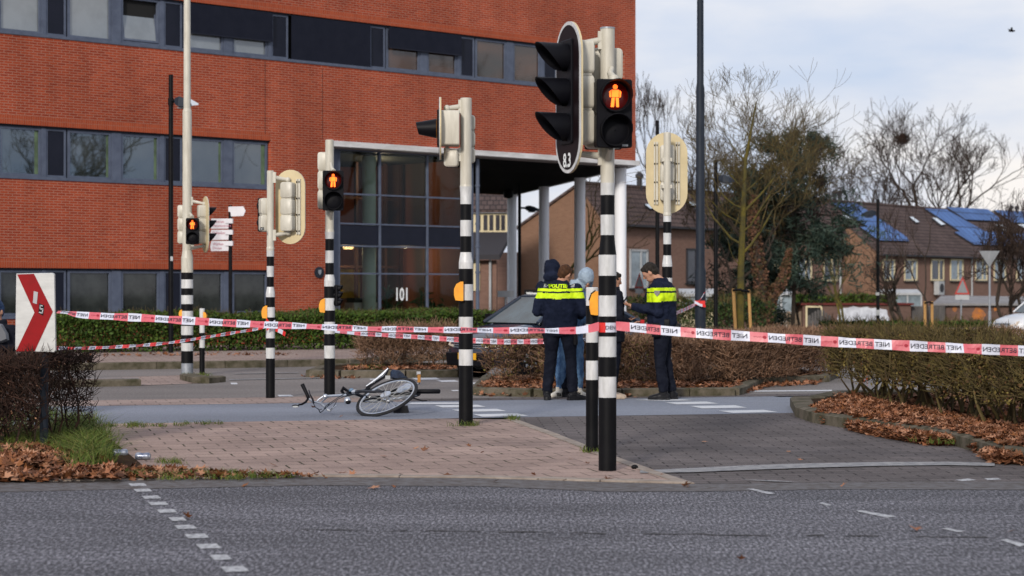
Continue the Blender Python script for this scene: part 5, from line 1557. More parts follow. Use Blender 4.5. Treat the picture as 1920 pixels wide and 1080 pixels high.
mb = MB(); mb.poly([sw(*zs_(*p), -.006) for p in [(466, 435), (527, 460), (515, 585), (458, 555)]]); st_ = mb.build('black_sticker', M_black, sb, fixn=False)
mb = MB()
for q in [[(478, 452), (510, 462), (508, 475), (478, 466)], [(475, 455), (486, 458), (482, 500), (472, 498)], [(476, 492), (518, 500), (514, 516), (474, 506)], [(505, 505), (517, 508), (508, 560), (497, 556)], [(465, 535), (505, 545), (503, 560), (464, 550)]]:
    mb.poly([sw(*zs_(*p), -.009) for p in q])
mb.build('sticker_print', M_wh, st_, fixn=False)
mb = MB(); mb.tube([(XZ(79, ZS), ZS + .07, -.05), (XZ(79, ZS), ZS + .07, 1.0)], .038, 12); mb.build('post', M_dgrey, S_, smooth=True)

# ------------------------------------------------------------ other signs
def post(root, px, Z, ytop, wpx, m, base=None, name='post'):
    z0 = gz(Z) - .05 if base is None else base
    mb = MB(); mb.tube([(XZ(px, Z), Z, z0), (XZ(px, Z), Z, HZ(ytop, Z))], wpx / 2 * Z / FPX, 12); return mb.build(name, m, root, smooth=True)
ZZ = 43.0
t = thing('direction_sign_post', 'black post with white finger boards in front of the brick office wall', 'signpost', (XZ(432, ZZ), ZZ, 0), 0)
post(t, 432, ZZ, 385, 7, M_black)
M_fing = mat('finger_board_white', (.68, .66, .68), .5, col2=(.60, .58, .61), vscale=4)
M_redtx = mat('dull_red_lettering', (.42, .13, .18), .6)
def finger(pts, name='finger_board'):
    mb = MB(); mb.prism([(P(x, y, ZZ).x, P(x, y, ZZ).z) for x, y in pts], ZZ - .06, ZZ - .035); return mb.build(name, M_fing, t)
finger([(429, 388), (433, 387.5), (457, 387), (461, 395.5), (457, 405), (434, 406), (433, 398), (429, 397)])
rows = [(410, ['Centrum', 'Heumensoord']), (431, ['Dukenburg']), (452, ['Wijchen', 'Druten'])]
for y0, tx in rows:
    f = finger([(397, y0), (395, y0 + 10), (396.5, y0 + 19), (429, y0 + 18.5), (429.5, y0 + 9), (435, y0 + 8.5), (435, y0)])
    mb = MB(); mb.box(tuple(P(430, y0 + 4.5, ZZ - .03)), (.16, .12, .10)); mb.build('clamp', M_fing, f)
    mb = MB()
    for i, s in enumerate(tx):
        p_ = P(399, y0 + 8 + 7.5 * i, ZZ - .066)
        put_text(mb, s, .085, lambda u, v: (p_.x + u, p_.y, p_.z + v), sx=.8)
    mb.build('board_lettering', M_redtx, f, fixn=False)

def tri_sign(label, px, ypts, Z, ytop, wpx, up, red, plate=None, thick=None):
    t = thing('traffic_sign', label, 'traffic sign', (XZ(px, Z), Z, gz(Z)), 0)
    post(t, px, Z, ytop, wpx, M_galv)
    if thick: post(t, px, Z, thick[0], thick[1], M_galv, name='post_sleeve')
    mb = MB(); mb.prism([(P(x, y, Z).x, P(x, y, Z).z) for x, y in ypts], Z - .11, Z - .08)
    o = mb.build('sign_plate', M_redt2 if red else M_galv2, t)
    cx_ = sum(p[0] for p in ypts) / 3; cy_ = sum(p[1] for p in ypts) / 3
    mb = MB(); mb.prism([(P(cx_ + (x - cx_) * .74, cy_ + (y - cy_) * .74, Z).x, P(cx_ + (x - cx_) * .74, cy_ + (y - cy_) * .74, Z).z) for x, y in ypts], Z - .118, Z - .111)
    mb.build('sign_centre', M_galv2, o)
    if plate:
        mb = MB(); a = P(plate[0], plate[1], Z); b = P(plate[2], plate[3], Z); mb.box(((a.x + b.x) / 2, Z - .1, (a.z + b.z) / 2), (b.x - a.x, .02, a.z - b.z)); mb.build('sub_plate', M_wh, t)
    return t
M_galv2 = mat('grey_sign_back', (.24, .25, .26), .5, col2=(.19, .20, .21), vscale=3, stretch=(6, 1, 1))
M_redt2 = mat('red_sign_border', (.45, .06, .05), .5)
tri_sign('grey back of a downward pointing triangular sign on a tall galvanised post, far right', 1855.5, [(1834, 470.5), (1873, 470.5), (1853.5, 501.5)], 63, 471, 4.2, False, False, thick=(583, 6))
tri_sign('small red bordered triangular warning sign in front of the garages', 1802, [(1789, 552), (1817, 552), (1804, 518)], 88, 520, 3.2, True, True, plate=(1790, 553, 1816, 562))
tri_sign('faint red bordered triangular sign between the two right-hand people', 1198, [(1189, 540), (1207, 540), (1199, 511)], 84, 515, 3, True, True, plate=(1191, 542, 1206, 550))
t = thing('road_sign', 'white board on a thin white post left of the canopy columns, behind the dark car', 'sign', (XZ(948, 62), 62, gz(62)), 0)
post(t, 948, 62, 545, 4, M_wh)
mb = MB(); a = P(933, 545, 61.9); b = P(963, 557, 61.9); mb.box(((a.x + b.x) / 2, 61.9, (a.z + b.z) / 2), (b.x - a.x, .03, a.z - b.z)); mb.build('sign_plate', M_wh, t)
Zi = 44.0
t = thing('information_board', 'black information board with white heading, left of the officer seen from behind', 'sign', (XZ(1002, Zi), Zi, 0), 0)
mb = MB(); a = P(983, 543, Zi); b = P(1026, 600, Zi); mb.box(((a.x + b.x) / 2, Zi, (a.z + b.z) / 2), (b.x - a.x, .08, a.z - b.z)); bo = mb.build('board', M_black, t)
mb = MB(); p_ = P(986.5, 552, Zi - .045); put_text(mb, 'Wijchenseweg', .075, lambda u, v: (p_.x + u, p_.y, p_.z + v), bold=.003, sx=.85); mb.build('board_lettering', M_txt, bo, fixn=False)
mb = MB()
for y0, y1 in ((556, 569), (571.5, 584)):
    a = P(985.5, y0, Zi); b = P(1024, y1, Zi); mb.box(((a.x + b.x) / 2, Zi - .045, (a.z + b.z) / 2), (b.x - a.x, .008, a.z - b.z))
mb.build('grey_panels', mat('grey_panel', (.10, .10, .10), .6), bo)
mb = MB(); mb.box(((P(1004, 0, Zi).x), Zi, .15), (.3, .06, .5)); mb.build('foot', M_black, t)

# ------------------------------------------------------------ lamp posts
def lamp(label, px, Z, prof, arm=None, m=None, name='lamp_post', group='street lamps'):
    """prof: (y, width px) from top to bottom; arm: (x0, x1, y0, y1) luminaire box in picture"""
    t = thing(name, label, 'street lamp', (XZ(px, Z), Z, gz(Z)), 0, group)
    pr = [(wd / 2 * Z / FPX, HZ(y, Z)) for y, wd in prof][::-1]
    pr = [(pr[0][0], gz(Z) - .1)] + pr
    mb = MB(); mb.lathe(pr, (XZ(px, Z), Z, 0), 20); mb.build('pole', m or M_black, t, angle=35)
    if arm:
        x0, x1, y0, y1 = arm
        s = 1 if x1 > px else -1
        xa = x0 if s > 0 else x1; xb = x1 if s > 0 else x0
        ym = (y0 + y1) / 2
        mb = MB(); mb.tube([P(px, ym, Z), P(xa + s * 2, ym, Z - .1)], .035, 8); mb.build('arm', M_black, t)
        k = Z / FPX
        a = P(xa, ym, Z - .1); b = P(xb, y0 + (y1 - y0) * .78, Z - .1); h = (y1 - y0) * k
        def ring(q, w_, hh): return [(q.x, q.y - w_, q.z - hh * .5), (q.x, q.y + w_, q.z - hh * .5), (q.x, q.y + w_ * .75, q.z + hh * .35), (q.x, q.y + w_ * .3, q.z + hh * .5), (q.x, q.y - w_ * .3, q.z + hh * .5), (q.x, q.y - w_ * .75, q.z + hh * .35)]
        mb = MB(); mb.loft([ring(a, .06, h * .5), ring(a.lerp(b, .25), .15, h * .95), ring(a.lerp(b, .6), .17, h * .8), ring(b, .09, h * .25)]); hd = mb.build('luminaire', M_dgrey, t)
        q = a.lerp(b, .5); mb = MB(); mb.box((q.x, q.y, q.z - h * .5), ((b - a).length * .6, .2, .02)); mb.build('lamp_glass', M_galv2, hd)
    return t
lamp('thick dark grey lamp post cut off at the top, tape knotted round it', 1313, 38, [(-380, 11), (158, 13), (166, 16), (500, 17), (508, 20.5), (612, 20.5)], None, M_dgrey)
lt = lamp('black lamp post before the office, beside the tall signal mast, lantern pointing right', 320.5, 41, [(140, 8.5), (660, 9.5)], (328, 360, 179, 200), group='street lamps')
mb = MB(); mb.lathe([(.06, 0), (.06, .14)], tuple(P(320.5, 197, 41)), 12); mb.build('clamp', M_black, lt)
mb = MB(); mb.box(tuple(P(322, 485, 40.94)), (.05, .01, .09)); mb.build('sticker', M_wh, lt)
mb = MB(); mb.loft([[P(346, 179, 40.8), P(346, 199, 40.8), P(346, 199, 41.1), P(346, 179, 41.1)], [P(372, 194, 40.85), P(372, 197, 40.85), P(372, 197, 41.05), P(372, 194, 41.05)]]); mb.build('lamp_lens', mat('pale_lantern_lens', (.5, .55, .62), .3), lt)
lamp('thin black lamp post left of the young tree, flat lantern pointing right', 1342, 56, [(300, 7.5), (612, 8)], (1347, 1378, 326, 342))
lamp('thin black lamp post rising behind the oval cream board', 1232.5, 56, [(226, 7), (612, 8)], None)
lt = lamp('slim black stickered lamp post before the white graffiti, lantern pointing left', 1646, 80, [(373, 5.4), (560, 6), (612, 7)], (1615, 1642, 392, 406))
mb = MB(); mb.box(tuple(P(1646, 586, 79.9)), (.14, .04, .22)); mb.box(tuple(P(1645, 551, 79.9)), (.14, .04, .12)); mb.build('sticker', M_wh, lt)
lamp('black lamp post between the two leftmost canopy columns, lantern pointing right', 974, 72, [(330, 6), (612, 6.5)], (985, 1011, 384, 396))

# ------------------------------------------------------------ barrier tape
def tape(name, label, pts, wd=.075, cell=.132, phase=0.0, red=M_tr, text=True, mirror=True, group='red and white police barrier tapes', toff=-.003, sub=4, tscale=1.0, first=0, root=None, sag=0.0):
    """pts: (px, py, Z, visible height px)"""
    W = [P(a, b, c) for a, b, c, d in pts]; hs = [min(wd, d * c / FPX) for a, b, c, d in pts]
    cum = [0]
    for a, b in zip(W[:-1], W[1:]): cum.append(cum[-1] + (b - a).length)
    Ln = cum[-1]
    def cr(p0, p1, p2, p3, t): return .5 * ((2 * p1) + (p2 - p0) * t + (2 * p0 - 5 * p1 + 4 * p2 - p3) * t * t + (3 * p1 - p0 - 3 * p2 + p3) * t ** 3)
    def at(s):
        s = min(max(s, 0), Ln - 1e-6); i = 0
        while cum[i + 1] < s: i += 1
        t = (s - cum[i]) / (cum[i + 1] - cum[i])
        g = lambda k: max(0, min(len(W) - 1, k))
        p = cr(W[g(i - 1)], W[i], W[i + 1], W[g(i + 2)], t)
        v = hs[i] + (hs[i + 1] - hs[i]) * t
        return p, v
    def S(s, q, off=0.0):
        """q in -0.5..0.5 across"""
        p, v = at(s); v = v * (1 + .05 * math.sin(s * 9.1) + .03 * math.sin(s * 23))
        dy = math.sqrt(max(0, wd * wd - v * v))
        rip = .004 * math.sin(s * 13 + q * 3)
        up = Vector((0, dy, v)); nrm = Vector((0, -v, dy)).normalized()
        return p + up * q + nrm * (rip - off * -1 if False else rip + off)
    t = root or thing(name, label, 'barrier tape', tuple(W[0]), 0, group)
    mb = MB(); s = -phase; k = first; cells = []
    while s < Ln:
        a, b = max(0, s), min(Ln, s + cell)
        if b > a:
            cells.append((s, k))
            for j in range(sub):
                s0 = a + (b - a) * j / sub; s1 = a + (b - a) * (j + 1) / sub
                mb._add([S(s0, -.5), S(s1, -.5), S(s1, 0), S(s0, 0), S(s1, .5), S(s0, .5)], [(0, 1, 2, 3), (3, 2, 4, 5)], k % 2)
        s += cell; k += 1
    mb.build('tape_band', [M_tw, red], t, fixn=False)
    if text:
        mt_ = MB()
        for s, k in cells:
            if k % 4 == 0 and s + 3 * cell < Ln and s > 0:
                vs, fs, wdt = text_mesh('NIET BETREDEN', 1.0, .012, 1.0)
                sc = cell * 2.8 / wdt
                if mirror: f = lambda x, y: S(s + cell * 2.86 - x * sc, (y * .62 - .21) * tscale, .0035)
                else: f = lambda x, y: S(s + cell * .14 + x * sc, (y * .62 - .21) * tscale, .0035)
                mt_._add([f(x, y) for x, y in vs], fs, 0)
                mt_.build('tape_lettering', M_tk, t, fixn=False); mt_ = MB()
            if k % 4 == 3 and s > 0 and s + cell < Ln:
                vs, fs, wdt = text_mesh('POLITIE', 1.0, .0, 1.0); sc = cell * .42 / wdt
                mt_._add([S(s + cell * .62 - x * sc, y * .16 - .05, .0035) for x, y in vs], fs, 1)
                mt_._add([S(s + cell * .8 + .016 * math.cos(2 * PI * i / 6), .17 * math.sin(2 * PI * i / 6), .0035) for i in range(6)], [tuple(range(6))], 1)
                mt_.m = [0] * len(mt_.m); mt_.build('tape_emblem', M_tk2, t, fixn=False); mt_ = MB()
    return t, S, Ln
TG = 'red and white police barrier tapes'
t1, S1, L1 = tape('barrier_tape', 'long upper tape between the chevron sign and the nearest signal pole', [(107, 585, 17.36, 2), (125, 586, 17.2, 6), (160, 591, 17.05, 12), (267, 596, 16.8, 14), (367, 602, 16.6, 14), (467, 607.5, 16.4, 13), (567, 611.5, 16.2, 11), (677, 616, 16.05, 10), (771, 617.8, 15.95, 10), (940, 619.5, 15.7, 10), (1060, 620, 15.55, 11), (1095, 618, 15.48, 13), (1123, 612, 15.42, 17)], phase=.03, first=3)
t2, S2, L2 = tape('barrier_tape', 'tape running right from the nearest signal pole, in front of the right hedge', [(1155, 611, 15.42, 15), (1200, 615, 15.34, 17), (1280, 622.5, 15.22, 18), (1440, 633, 15.1, 18.5), (1600, 643, 15, 19), (1760, 651, 14.9, 19.5), (1920, 658, 14.8, 20), (2080, 664, 14.7, 20), (2300, 672, 14.6, 20)], phase=.0, first=3)
# wrap round the nearest pole
mb = MB(); r = .072
for i in range(12):
    a0 = PI + PI * i / 12; a1 = PI + PI * (i + 1) / 12; x0 = XZ(1139, ZA)
    z0_ = EYE - (612 - HOR) * ZA / FPX + .03; z = z0_ - .075
    mb.poly([(x0 + r * math.cos(a), ZA + r * math.sin(a), zz_) for a, zz_ in ((a0, z), (a1, z), (a1, z0_), (a0, z0_))], 1 if i < 5 else 0)
mb.build('pole_wrap', [M_tw, M_tr2], t1, fixn=False)
mb = MB(); vs, fs, wdt = text_mesh('DEN', 1.0, .012, 1.0)
mb._add([(x0 + r * 1.03 * math.sin(-.25 + x / wdt * 1.15), ZA - r * 1.03 * math.cos(-.25 + x / wdt * 1.15), z + .022 + y * .042) for x, y in vs], fs, 0)
mb.build('wrap_lettering', M_tk, t1, fixn=False)
tape('barrier_tape', 'thin twisted lower tape running from the left edge to the cream board signal pole', [(-60, 650, 21.5, 5), (0, 650.5, 22, 5), (60, 652.3, 22.5, 5), (150, 652.8, 23, 5), (225, 650, 23.5, 5), (300, 644.5, 24, 5), (350, 638, 24.4, 5), (400, 630, 24.9, 5.5), (450, 622, 25.4, 5), (498, 614, 25.82, 4)], cell=.105, red=M_tr2, tscale=1.3)
t4, S4, L4 = tape('barrier_tape', 'lower tape from behind the bicycle signal pole across the dark car', [(628, 621, 26.55, 4), (660, 624.5, 26.7, 6), (700, 627, 26.8, 7), (770, 631, 27, 8), (860, 637, 27.2, 9), (940, 640.5, 27.3, 9.5), (1010, 640, 27.5, 9), (1100, 637, 27.9, 8), (1200, 612, 32, 6), (1275, 584, 36.5, 6), (1303, 571, 37.75, 6)], cell=.10, tscale=1.2)
# knots
def flap(root, pts, wv, mi0=0, cell=.07):
    mb = MB(); pts = [P(*p) for p in pts]; n = 10; k = len(pts) - 1
    for i in range(k):
        for j in range(n):
            a = pts[i].lerp(pts[i + 1], j / n); b = pts[i].lerp(pts[i + 1], (j + 1) / n)
            d = Vector(wv); s_ = (pts[i] - pts[0]).length + (a - pts[i]).length
            mb.quad(a - d / 2, b - d / 2, b + d / 2, a + d / 2, (int(s_ / cell) + mi0) % 2)
    return mb.build('tape_knot', [M_tw, M_tr2], root, fixn=False)
flap(t1, [(499, 600, 25.75), (508, 612, 25.74), (519, 606, 25.78), (517, 617, 25.75), (528, 622, 25.7), (535, 627, 25.66)], (.015, -.02, .055), 1)
flap(t1, [(500, 616, 25.77), (516, 604, 25.76)], (.0, -.01, .06), 1)
flap(t4, [(1302, 568, 37.85), (1322, 568, 37.85)], (0, 0, .085), 1, .3)
flap(t4, [(1300, 572, 37.83), (1313, 562, 37.8), (1322, 547, 37.82)], (.03, 0, .035), 0, .1)
flap(t4, [(1302, 566, 37.82), (1313, 572, 37.8), (1323, 574, 37.82)], (0, 0, .05), 0, .16)

# ------------------------------------------------------------ small litter
def can(label, px, py, yaw):
    c = G(px, py); t = thing('drink_can', label, 'can', (c.x, c.y, .0), 0, 'crushed cans on the tiles')
    mb = MB(); M = Matrix.Translation((c.x, c.y, .033)) @ Matrix.Rotation(yaw, 4, 'Z') @ Matrix.Rotation(PI / 2, 4, 'Y')
    mb.M = M; mb.lathe([(.022, -.062), (.031, -.052), (.033, -.03), (.026, 0), (.032, .03), (.031, .05), (.022, .06)], n=14)
    mb.build('can_body', mat('crumpled_can_metal', (.42, .44, .48), .35, col2=(.10, .12, .2), vscale=22, metal=.6), t, smooth=True)
    mb = MB(); mb.M = M; mb.lathe([(.021, .0605), (.021, .063)], n=12); mb.build('can_lid', M_galv, t)
can('crushed silver can lying nearer the grass tuft', 226, 856, .15)
can('crushed can lying on the pink tiles, farther from the grass', 268, 863, -.1)
c = G(1190, 880); t = thing('stone', 'small dark stone beside the foot of the nearest signal pole', 'stone', (c.x, c.y, 0), 0)
mb = MB(); mb.ball((c.x, c.y, .018), (.028, .022, .02), 8, 6); mb.build('stone_body', M_black, t, smooth=True)
t = thing('bird', 'tiny dark bird in the sky near the top right corner', 'bird', tuple(P(1897, 58, 90)), 0)
mb = MB(); p_ = P(1897, 58, 90); mb.ball(p_, (.16, .08, .05), 8, 6)
mb.loft([[p_ + Vector(q) for q in ((-.06, 0, 0), (.06, 0, 0), (.05, .02, .01))], [p_ + Vector(q) for q in ((-.12, -.3, .12), (-.05, -.3, .12), (-.06, -.28, .13))]])
mb.loft([[p_ + Vector(q) for q in ((-.06, 0, 0), (.06, 0, 0), (.05, .02, .01))], [p_ + Vector(q) for q in ((-.12, .3, .12), (-.05, .3, .12), (-.06, .28, .13))]])
mb.build('bird_body', M_black, t)
# ------------------------------------------------------------ hedges and shrubs
hg = hedge('hedge', 'clipped green hedge in front of the office windows', [(XZ(60, 40.5), 41.2), (XZ(300, 42), 42.4), (XZ(680, 44), 44.6), (XZ(900, 48), 49.5)], 1.5, .82, 0.1, 6, 500, 4200, M_twigol, M_leafgr, .08, .004, 3, lo=.0, lgap=1.2)
hedge('hedge', 'low bare brown hedge between the signal poles, left of the dark car', [(XZ(672, 34.9), 34.9), (XZ(760, 35), 35.0), (XZ(856, 35.2), 35.2)], .9, .60, .1, 12, 2600, 500, M_twigbr, M_leafbr, .03, .004, 5, tl=(.1, .28), group=None, upb=.25)
hedge('hedge', 'brown and olive hedge behind the standing people, ending left in front of the car', [Gp(952, 728), Gp(1010, 730), Gp(1100, 730), Gp(1200, 729)], 1.3, .62, .08, 10, 3400, 3400, M_twigbr, mat('hedge_leaves_brownolive', (.1, .09, .02), .7, island=[(.05, .045, .015), (.14, .12, .03), (.16, .085, .04), (.09, .05, .025), (.2, .16, .05)]), .036, .0040, 6, tl=(.06, .2), upb=.15)
hedge('hedge', 'bare brown hedge right of the officer with the phone, ending at the road gap', [Gp(1205, 729), Gp(1300, 728), Gp(1400, 720), Gp(1525, 706)], 1.3, .60, .08, 10, 4600, 900, M_twigbr, M_leafbr, .034, .0042, 7, tl=(.07, .22), upb=.2)
hedge('hedge', 'nearest right-hand hedge, see-through dark stems, olive leaves, over fallen leaves', [(4.42, 25.0), (4.68, 22), (5.05, 18.6), (5.5, 14.5)], 1.0, .80, .09, 12, 3800, 5600, M_twigol, M_leafol, .040, .0038, 8, lo=.30, tl=(.06, .22), stemr=.018, gap=.12, lgap=.05, hvar=.06, upb=.1)
hedge('hedge', 'far low brown hedge in front of the garages, beyond the side road', [(XZ(1262, 39), 39.5), (XZ(1600, 38.5), 38.5), (XZ(1990, 38), 37.8)], 2.0, .63, .0, 5, 2400, 900, M_twigbr, M_leafbr, .045, .005, 9, tl=(.05, .13))
hedge('hedge', 'narrow dark green hedge strip at the foot of the garages', [(XZ(1540, 84), 84), (XZ(1700, 84), 84), (XZ(1900, 84), 84)], 1.6, .42, gz(84), 3, 100, 520, M_twigol, M_leafgr, .16, .01, 10, tl=(.2, .5))
hedge('hedge', 'dark green shrubs under the garden room, right of the officer with the phone', [(XZ(1170, 66), 66), (XZ(1350, 68), 68), (XZ(1418, 70), 70)], 1.6, 1.15, gz(67), 4, 200, 900, M_twigol, M_leafdk, .12, .008, 12, tl=(.2, .5), hvar=.12)
hedge('hedge', 'strip of green plants along the garage roof', [(XZ(1490, 119), 121.5), (XZ(1600, 119), 122), (XZ(1692, 119), 122)], 2.2, .55, HZ(571, 122), 1, 60, 450, M_twigol, M_leafgr, .25, .015, 13, tl=(.2, .5), hvar=.1)
bush = hedge('bush', 'dark bare twiggy bush under the chevron sign', [(-6.6, 18.1), (-5.0, 17.9), (-3.95, 17.7)], 1.3, .80, .02, 24, 5200, 500, M_twigdk, M_leafbr, .022, .0030, 14, tl=(.06, .20), stemr=.013, lo=.15, upb=.2, cat='bush', gap=.35)
# red flowers or berries behind the right hedge
t = thing('orange_flag_markers', 'two small bright orange bits showing through the right hedge', 'marker', tuple(P(1620, 712, 26.2)), 0)
mb = MB()
for (x, y) in ((1616, 711), (1626, 710), (1619, 714)): 
    p_ = P(x, y, 26.3); mb.loft([[p_ + Vector((-.022, 0, -.015)), p_ + Vector((.022, 0, -.012)), p_ + Vector((.012, .02, -.012))], [p_ + Vector((-.010, 0, .016)), p_ + Vector((.014, 0, .02)), p_ + Vector((.01, .012, .018))]])
    mb.tube([(p_.x, p_.y + .01, 0), tuple(p_)], .0015, 4)
mb.build('marker', mat('bright_orange', (.85, .10, .03), .5), t)

# leaf litter (nobody could count it)
def pg(*px): return [Gp(*p) for p in px]
leafpts = [scatter_in(pg((1500, 783), (1545, 795), (1600, 805), (1700, 819), (1800, 836), (1925, 868), (1990, 900), (1920, 890), (1830, 858), (1730, 835), (1630, 817), (1560, 801)), 4200, .008, .08, clump=.15)]
leafpts.append(scatter_in([(p[0] + .02, p[1]) for p in kr[1:]] + [(4.9, 14.9), (4.9, 17.6), (4.7, 20), (4.4, 22), (4.2, 24.6)], 9000, .095, .04))
leafpts.append(scatter_in([(p[0] - .1, p[1]) for p in kr[2:-1]] + [(p[0] + .12, p[1]) for p in kr[2:-1]][::-1], 520, .122, .02, clump=.5))
a_ = scatter_in([(4.0, 24.9), (3.95, 22.6), (4.1, 20.6), (4.45, 19.2), (4.75, 17.6), (4.5, 15.3), (6.5, 15.3), (6.5, 25.4)], 3600, .095, .03)
leafpts.append(a_)
leaf_scatter('leaf_litter', np.concatenate(leafpts), .058, M_leaf, .45, label='brown fallen leaves heaped along the right kerb and under the hedge', cat='leaves')
lp = [scatter_in(pg((0, 905), (225, 903), (215, 880), (130, 852), (0, 838)), 1500, .02, .06, clump=.3), scatter_in(pg((-30, 907), (230, 905), (230, 897), (-30, 893)), 420, .02, .04), scatter_in(pg((200, 880), (240, 902), (610, 898), (420, 890), (290, 882)), 330, .012, .03),
      scatter_in([(-8, 14.5), (-3.7, 14.6), (-3.7, 16), (-3.9, 17.6), (-8, 17.6)], 1600, .02, .05), scatter_in(pg((-20, 800), (0, 905), (225, 903), (190, 860), (150, 800)), 300, .02, .03)]
leaf_scatter('leaf_litter', np.concatenate(lp), .062, M_leaf, .5, label='brown fallen leaves along the kerb below the chevron sign', cat='leaves')
lp = [scatter_in(pg((893, 741), (1000, 743), (1375, 741), (1392, 735), (1000, 722), (930, 722)), 2600, .09, .05), scatter_in(pg((885, 742), (905, 744), (1200, 746), (1200, 744), (960, 740)), 160, .01, .03),
      scatter_in(pg((1380, 741), (1420, 722), (1545, 716), (1530, 722), (1440, 727), (1400, 738)), 380, .01, .03), scatter_in(pg((1375, 738), (1410, 722), (1550, 714), (1500, 708), (1400, 715)), 500, .09, .03)]
leaf_scatter('leaf_litter', np.concatenate(lp), .062, M_leaf, .5, label='orange brown fallen leaves under the hedge behind the people', cat='leaves')
lp = [scatter_in(pg((640, 706), (856, 706), (856, 700), (650, 701)), 420, .11, .03), scatter_in(pg((565, 706), (590, 711), (700, 712), (640, 707)), 60, .01, .02), scatter_in(pg((150, 676), (560, 673), (560, 678), (150, 681)), 130, .125, .02)]
leaf_scatter('leaf_litter', np.concatenate(lp), .07, M_leaf, .5, label='scattered leaves round the low hedge left of the car', cat='leaves')
lp = []
for (x, y) in [(780, 842), (795, 846), (880, 838), (720, 858), (515, 876), (460, 912), (352, 972), (1290, 915), (1285, 913), (1580, 914), (1716, 995), (1390, 1052), (738, 915), (700, 917), (930, 905), (1070, 862), (1140, 902), (1480, 850), (1500, 865), (1320, 830), (640, 890), (660, 893), (905, 850), (1240, 892), (1102, 872), (573, 745), (588, 765), (1895, 1000), (640, 783), (1060, 903), (840, 893), (500, 905), (1000, 892), (1180, 832)]:
    g = G(x, y); lp.append((g.x, g.y, .014))
leaf_scatter('scattered_leaves', np.array(lp), .055, M_leaf, .35, label='single dead leaves scattered on the paving and the road', cat='leaves')
# grass
gp_ = scatter_in(pg((110, 800), (180, 812), (196, 842), (205, 878), (150, 892), (110, 850)), 110, .01, .01)
grass_tufts('grass', gp_, 34, .20, 'long grass tuft beside the dark bush at the edge of the tiles', 'grass', spread=.05)
gp2 = np.concatenate([scatter_in(pg((10, 830), (130, 800), (190, 812), (150, 850), (20, 860)), 90, .01, .01), scatter_in(pg((0, 770), (150, 775), (190, 805), (60, 830), (0, 820)), 60, .01, .01)])
grass_tufts('grass', gp2, 24, .14, 'green grass growing under the dark bush', 'grass', spread=.07)
gp3 = np.concatenate([scatter_in(pg((230, 890), (420, 890), (560, 897), (420, 903), (250, 902)), 70, .01, .0), scatter_in(pg((160, 799), (420, 795), (420, 797), (200, 806)), 34, .006, .0), scatter_in(pg((300, 868), (335, 866), (335, 872), (300, 873)), 8, .006, 0)])
grass_tufts('grass', gp3, 16, .055, 'small moss and grass tufts in the paving joints on the left', 'grass', spread=.035)
gp4 = np.concatenate([np.array([list(Gp(1508, 771)) + [0]] * 4), scatter_in(pg((1700, 826), (1790, 838), (1790, 842), (1720, 836)), 10, .03, .0), scatter_in(pg((860, 797), (895, 797), (895, 800), (850, 800)), 10, .004, 0), scatter_in(pg((940, 787), (960, 786), (970, 792), (950, 789)), 8, .004, 0),
                      scatter_in(pg((1095, 845), (1120, 846), (1125, 850), (1098, 850)), 8, .004, 0), scatter_in(pg((340, 704), (395, 704), (395, 707), (350, 707)), 14, .01, 0), scatter_in(pg((655, 703), (720, 704), (720, 700), (665, 698)), 30, .1, 0)])
grass_tufts('grass', gp4, 14, .07, 'weeds along the kerbs and at the feet of the poles', 'grass', spread=.04)
gv = scatter_in([(5.0, 43), (14, 43), (30, 62), (60, 80), (40, 84), (8, 60)], 1500, -.05, .02)
gv[:, 2] = [gz(y) for y in gv[:, 1]]
grass_tufts('grass', gv, 10, .12, 'rough grass verge behind the far brown hedge', 'grass', spread=.3, wd=.02)

# ------------------------------------------------------------ trees
M_bark = mat('grey_brown_bark', (.06, .046, .036), .9, col2=(.028, .022, .018), vscale=5, stretch=(2, 2, .5))
M_barky = mat('yellow_green_algae_bark', (.125, .10, .02), .9, col2=(.05, .045, .024), vscale=4)
M_twigt = mat('fine_tree_twigs', (.085, .06, .05), .9, island=[(.022, .015, .012), (.055, .038, .030)])
M_twigy = mat('yellowish_twigs', (.14, .11, .035), .9, island=[(.04, .028, .018), (.11, .085, .028), (.06, .042, .028)])
M_needle = mat('conifer_needles', (.02, .035, .025), .7, island=[(.008, .016, .012), (.03, .052, .040), (.07, .10, .078), (.035, .045, .028)])

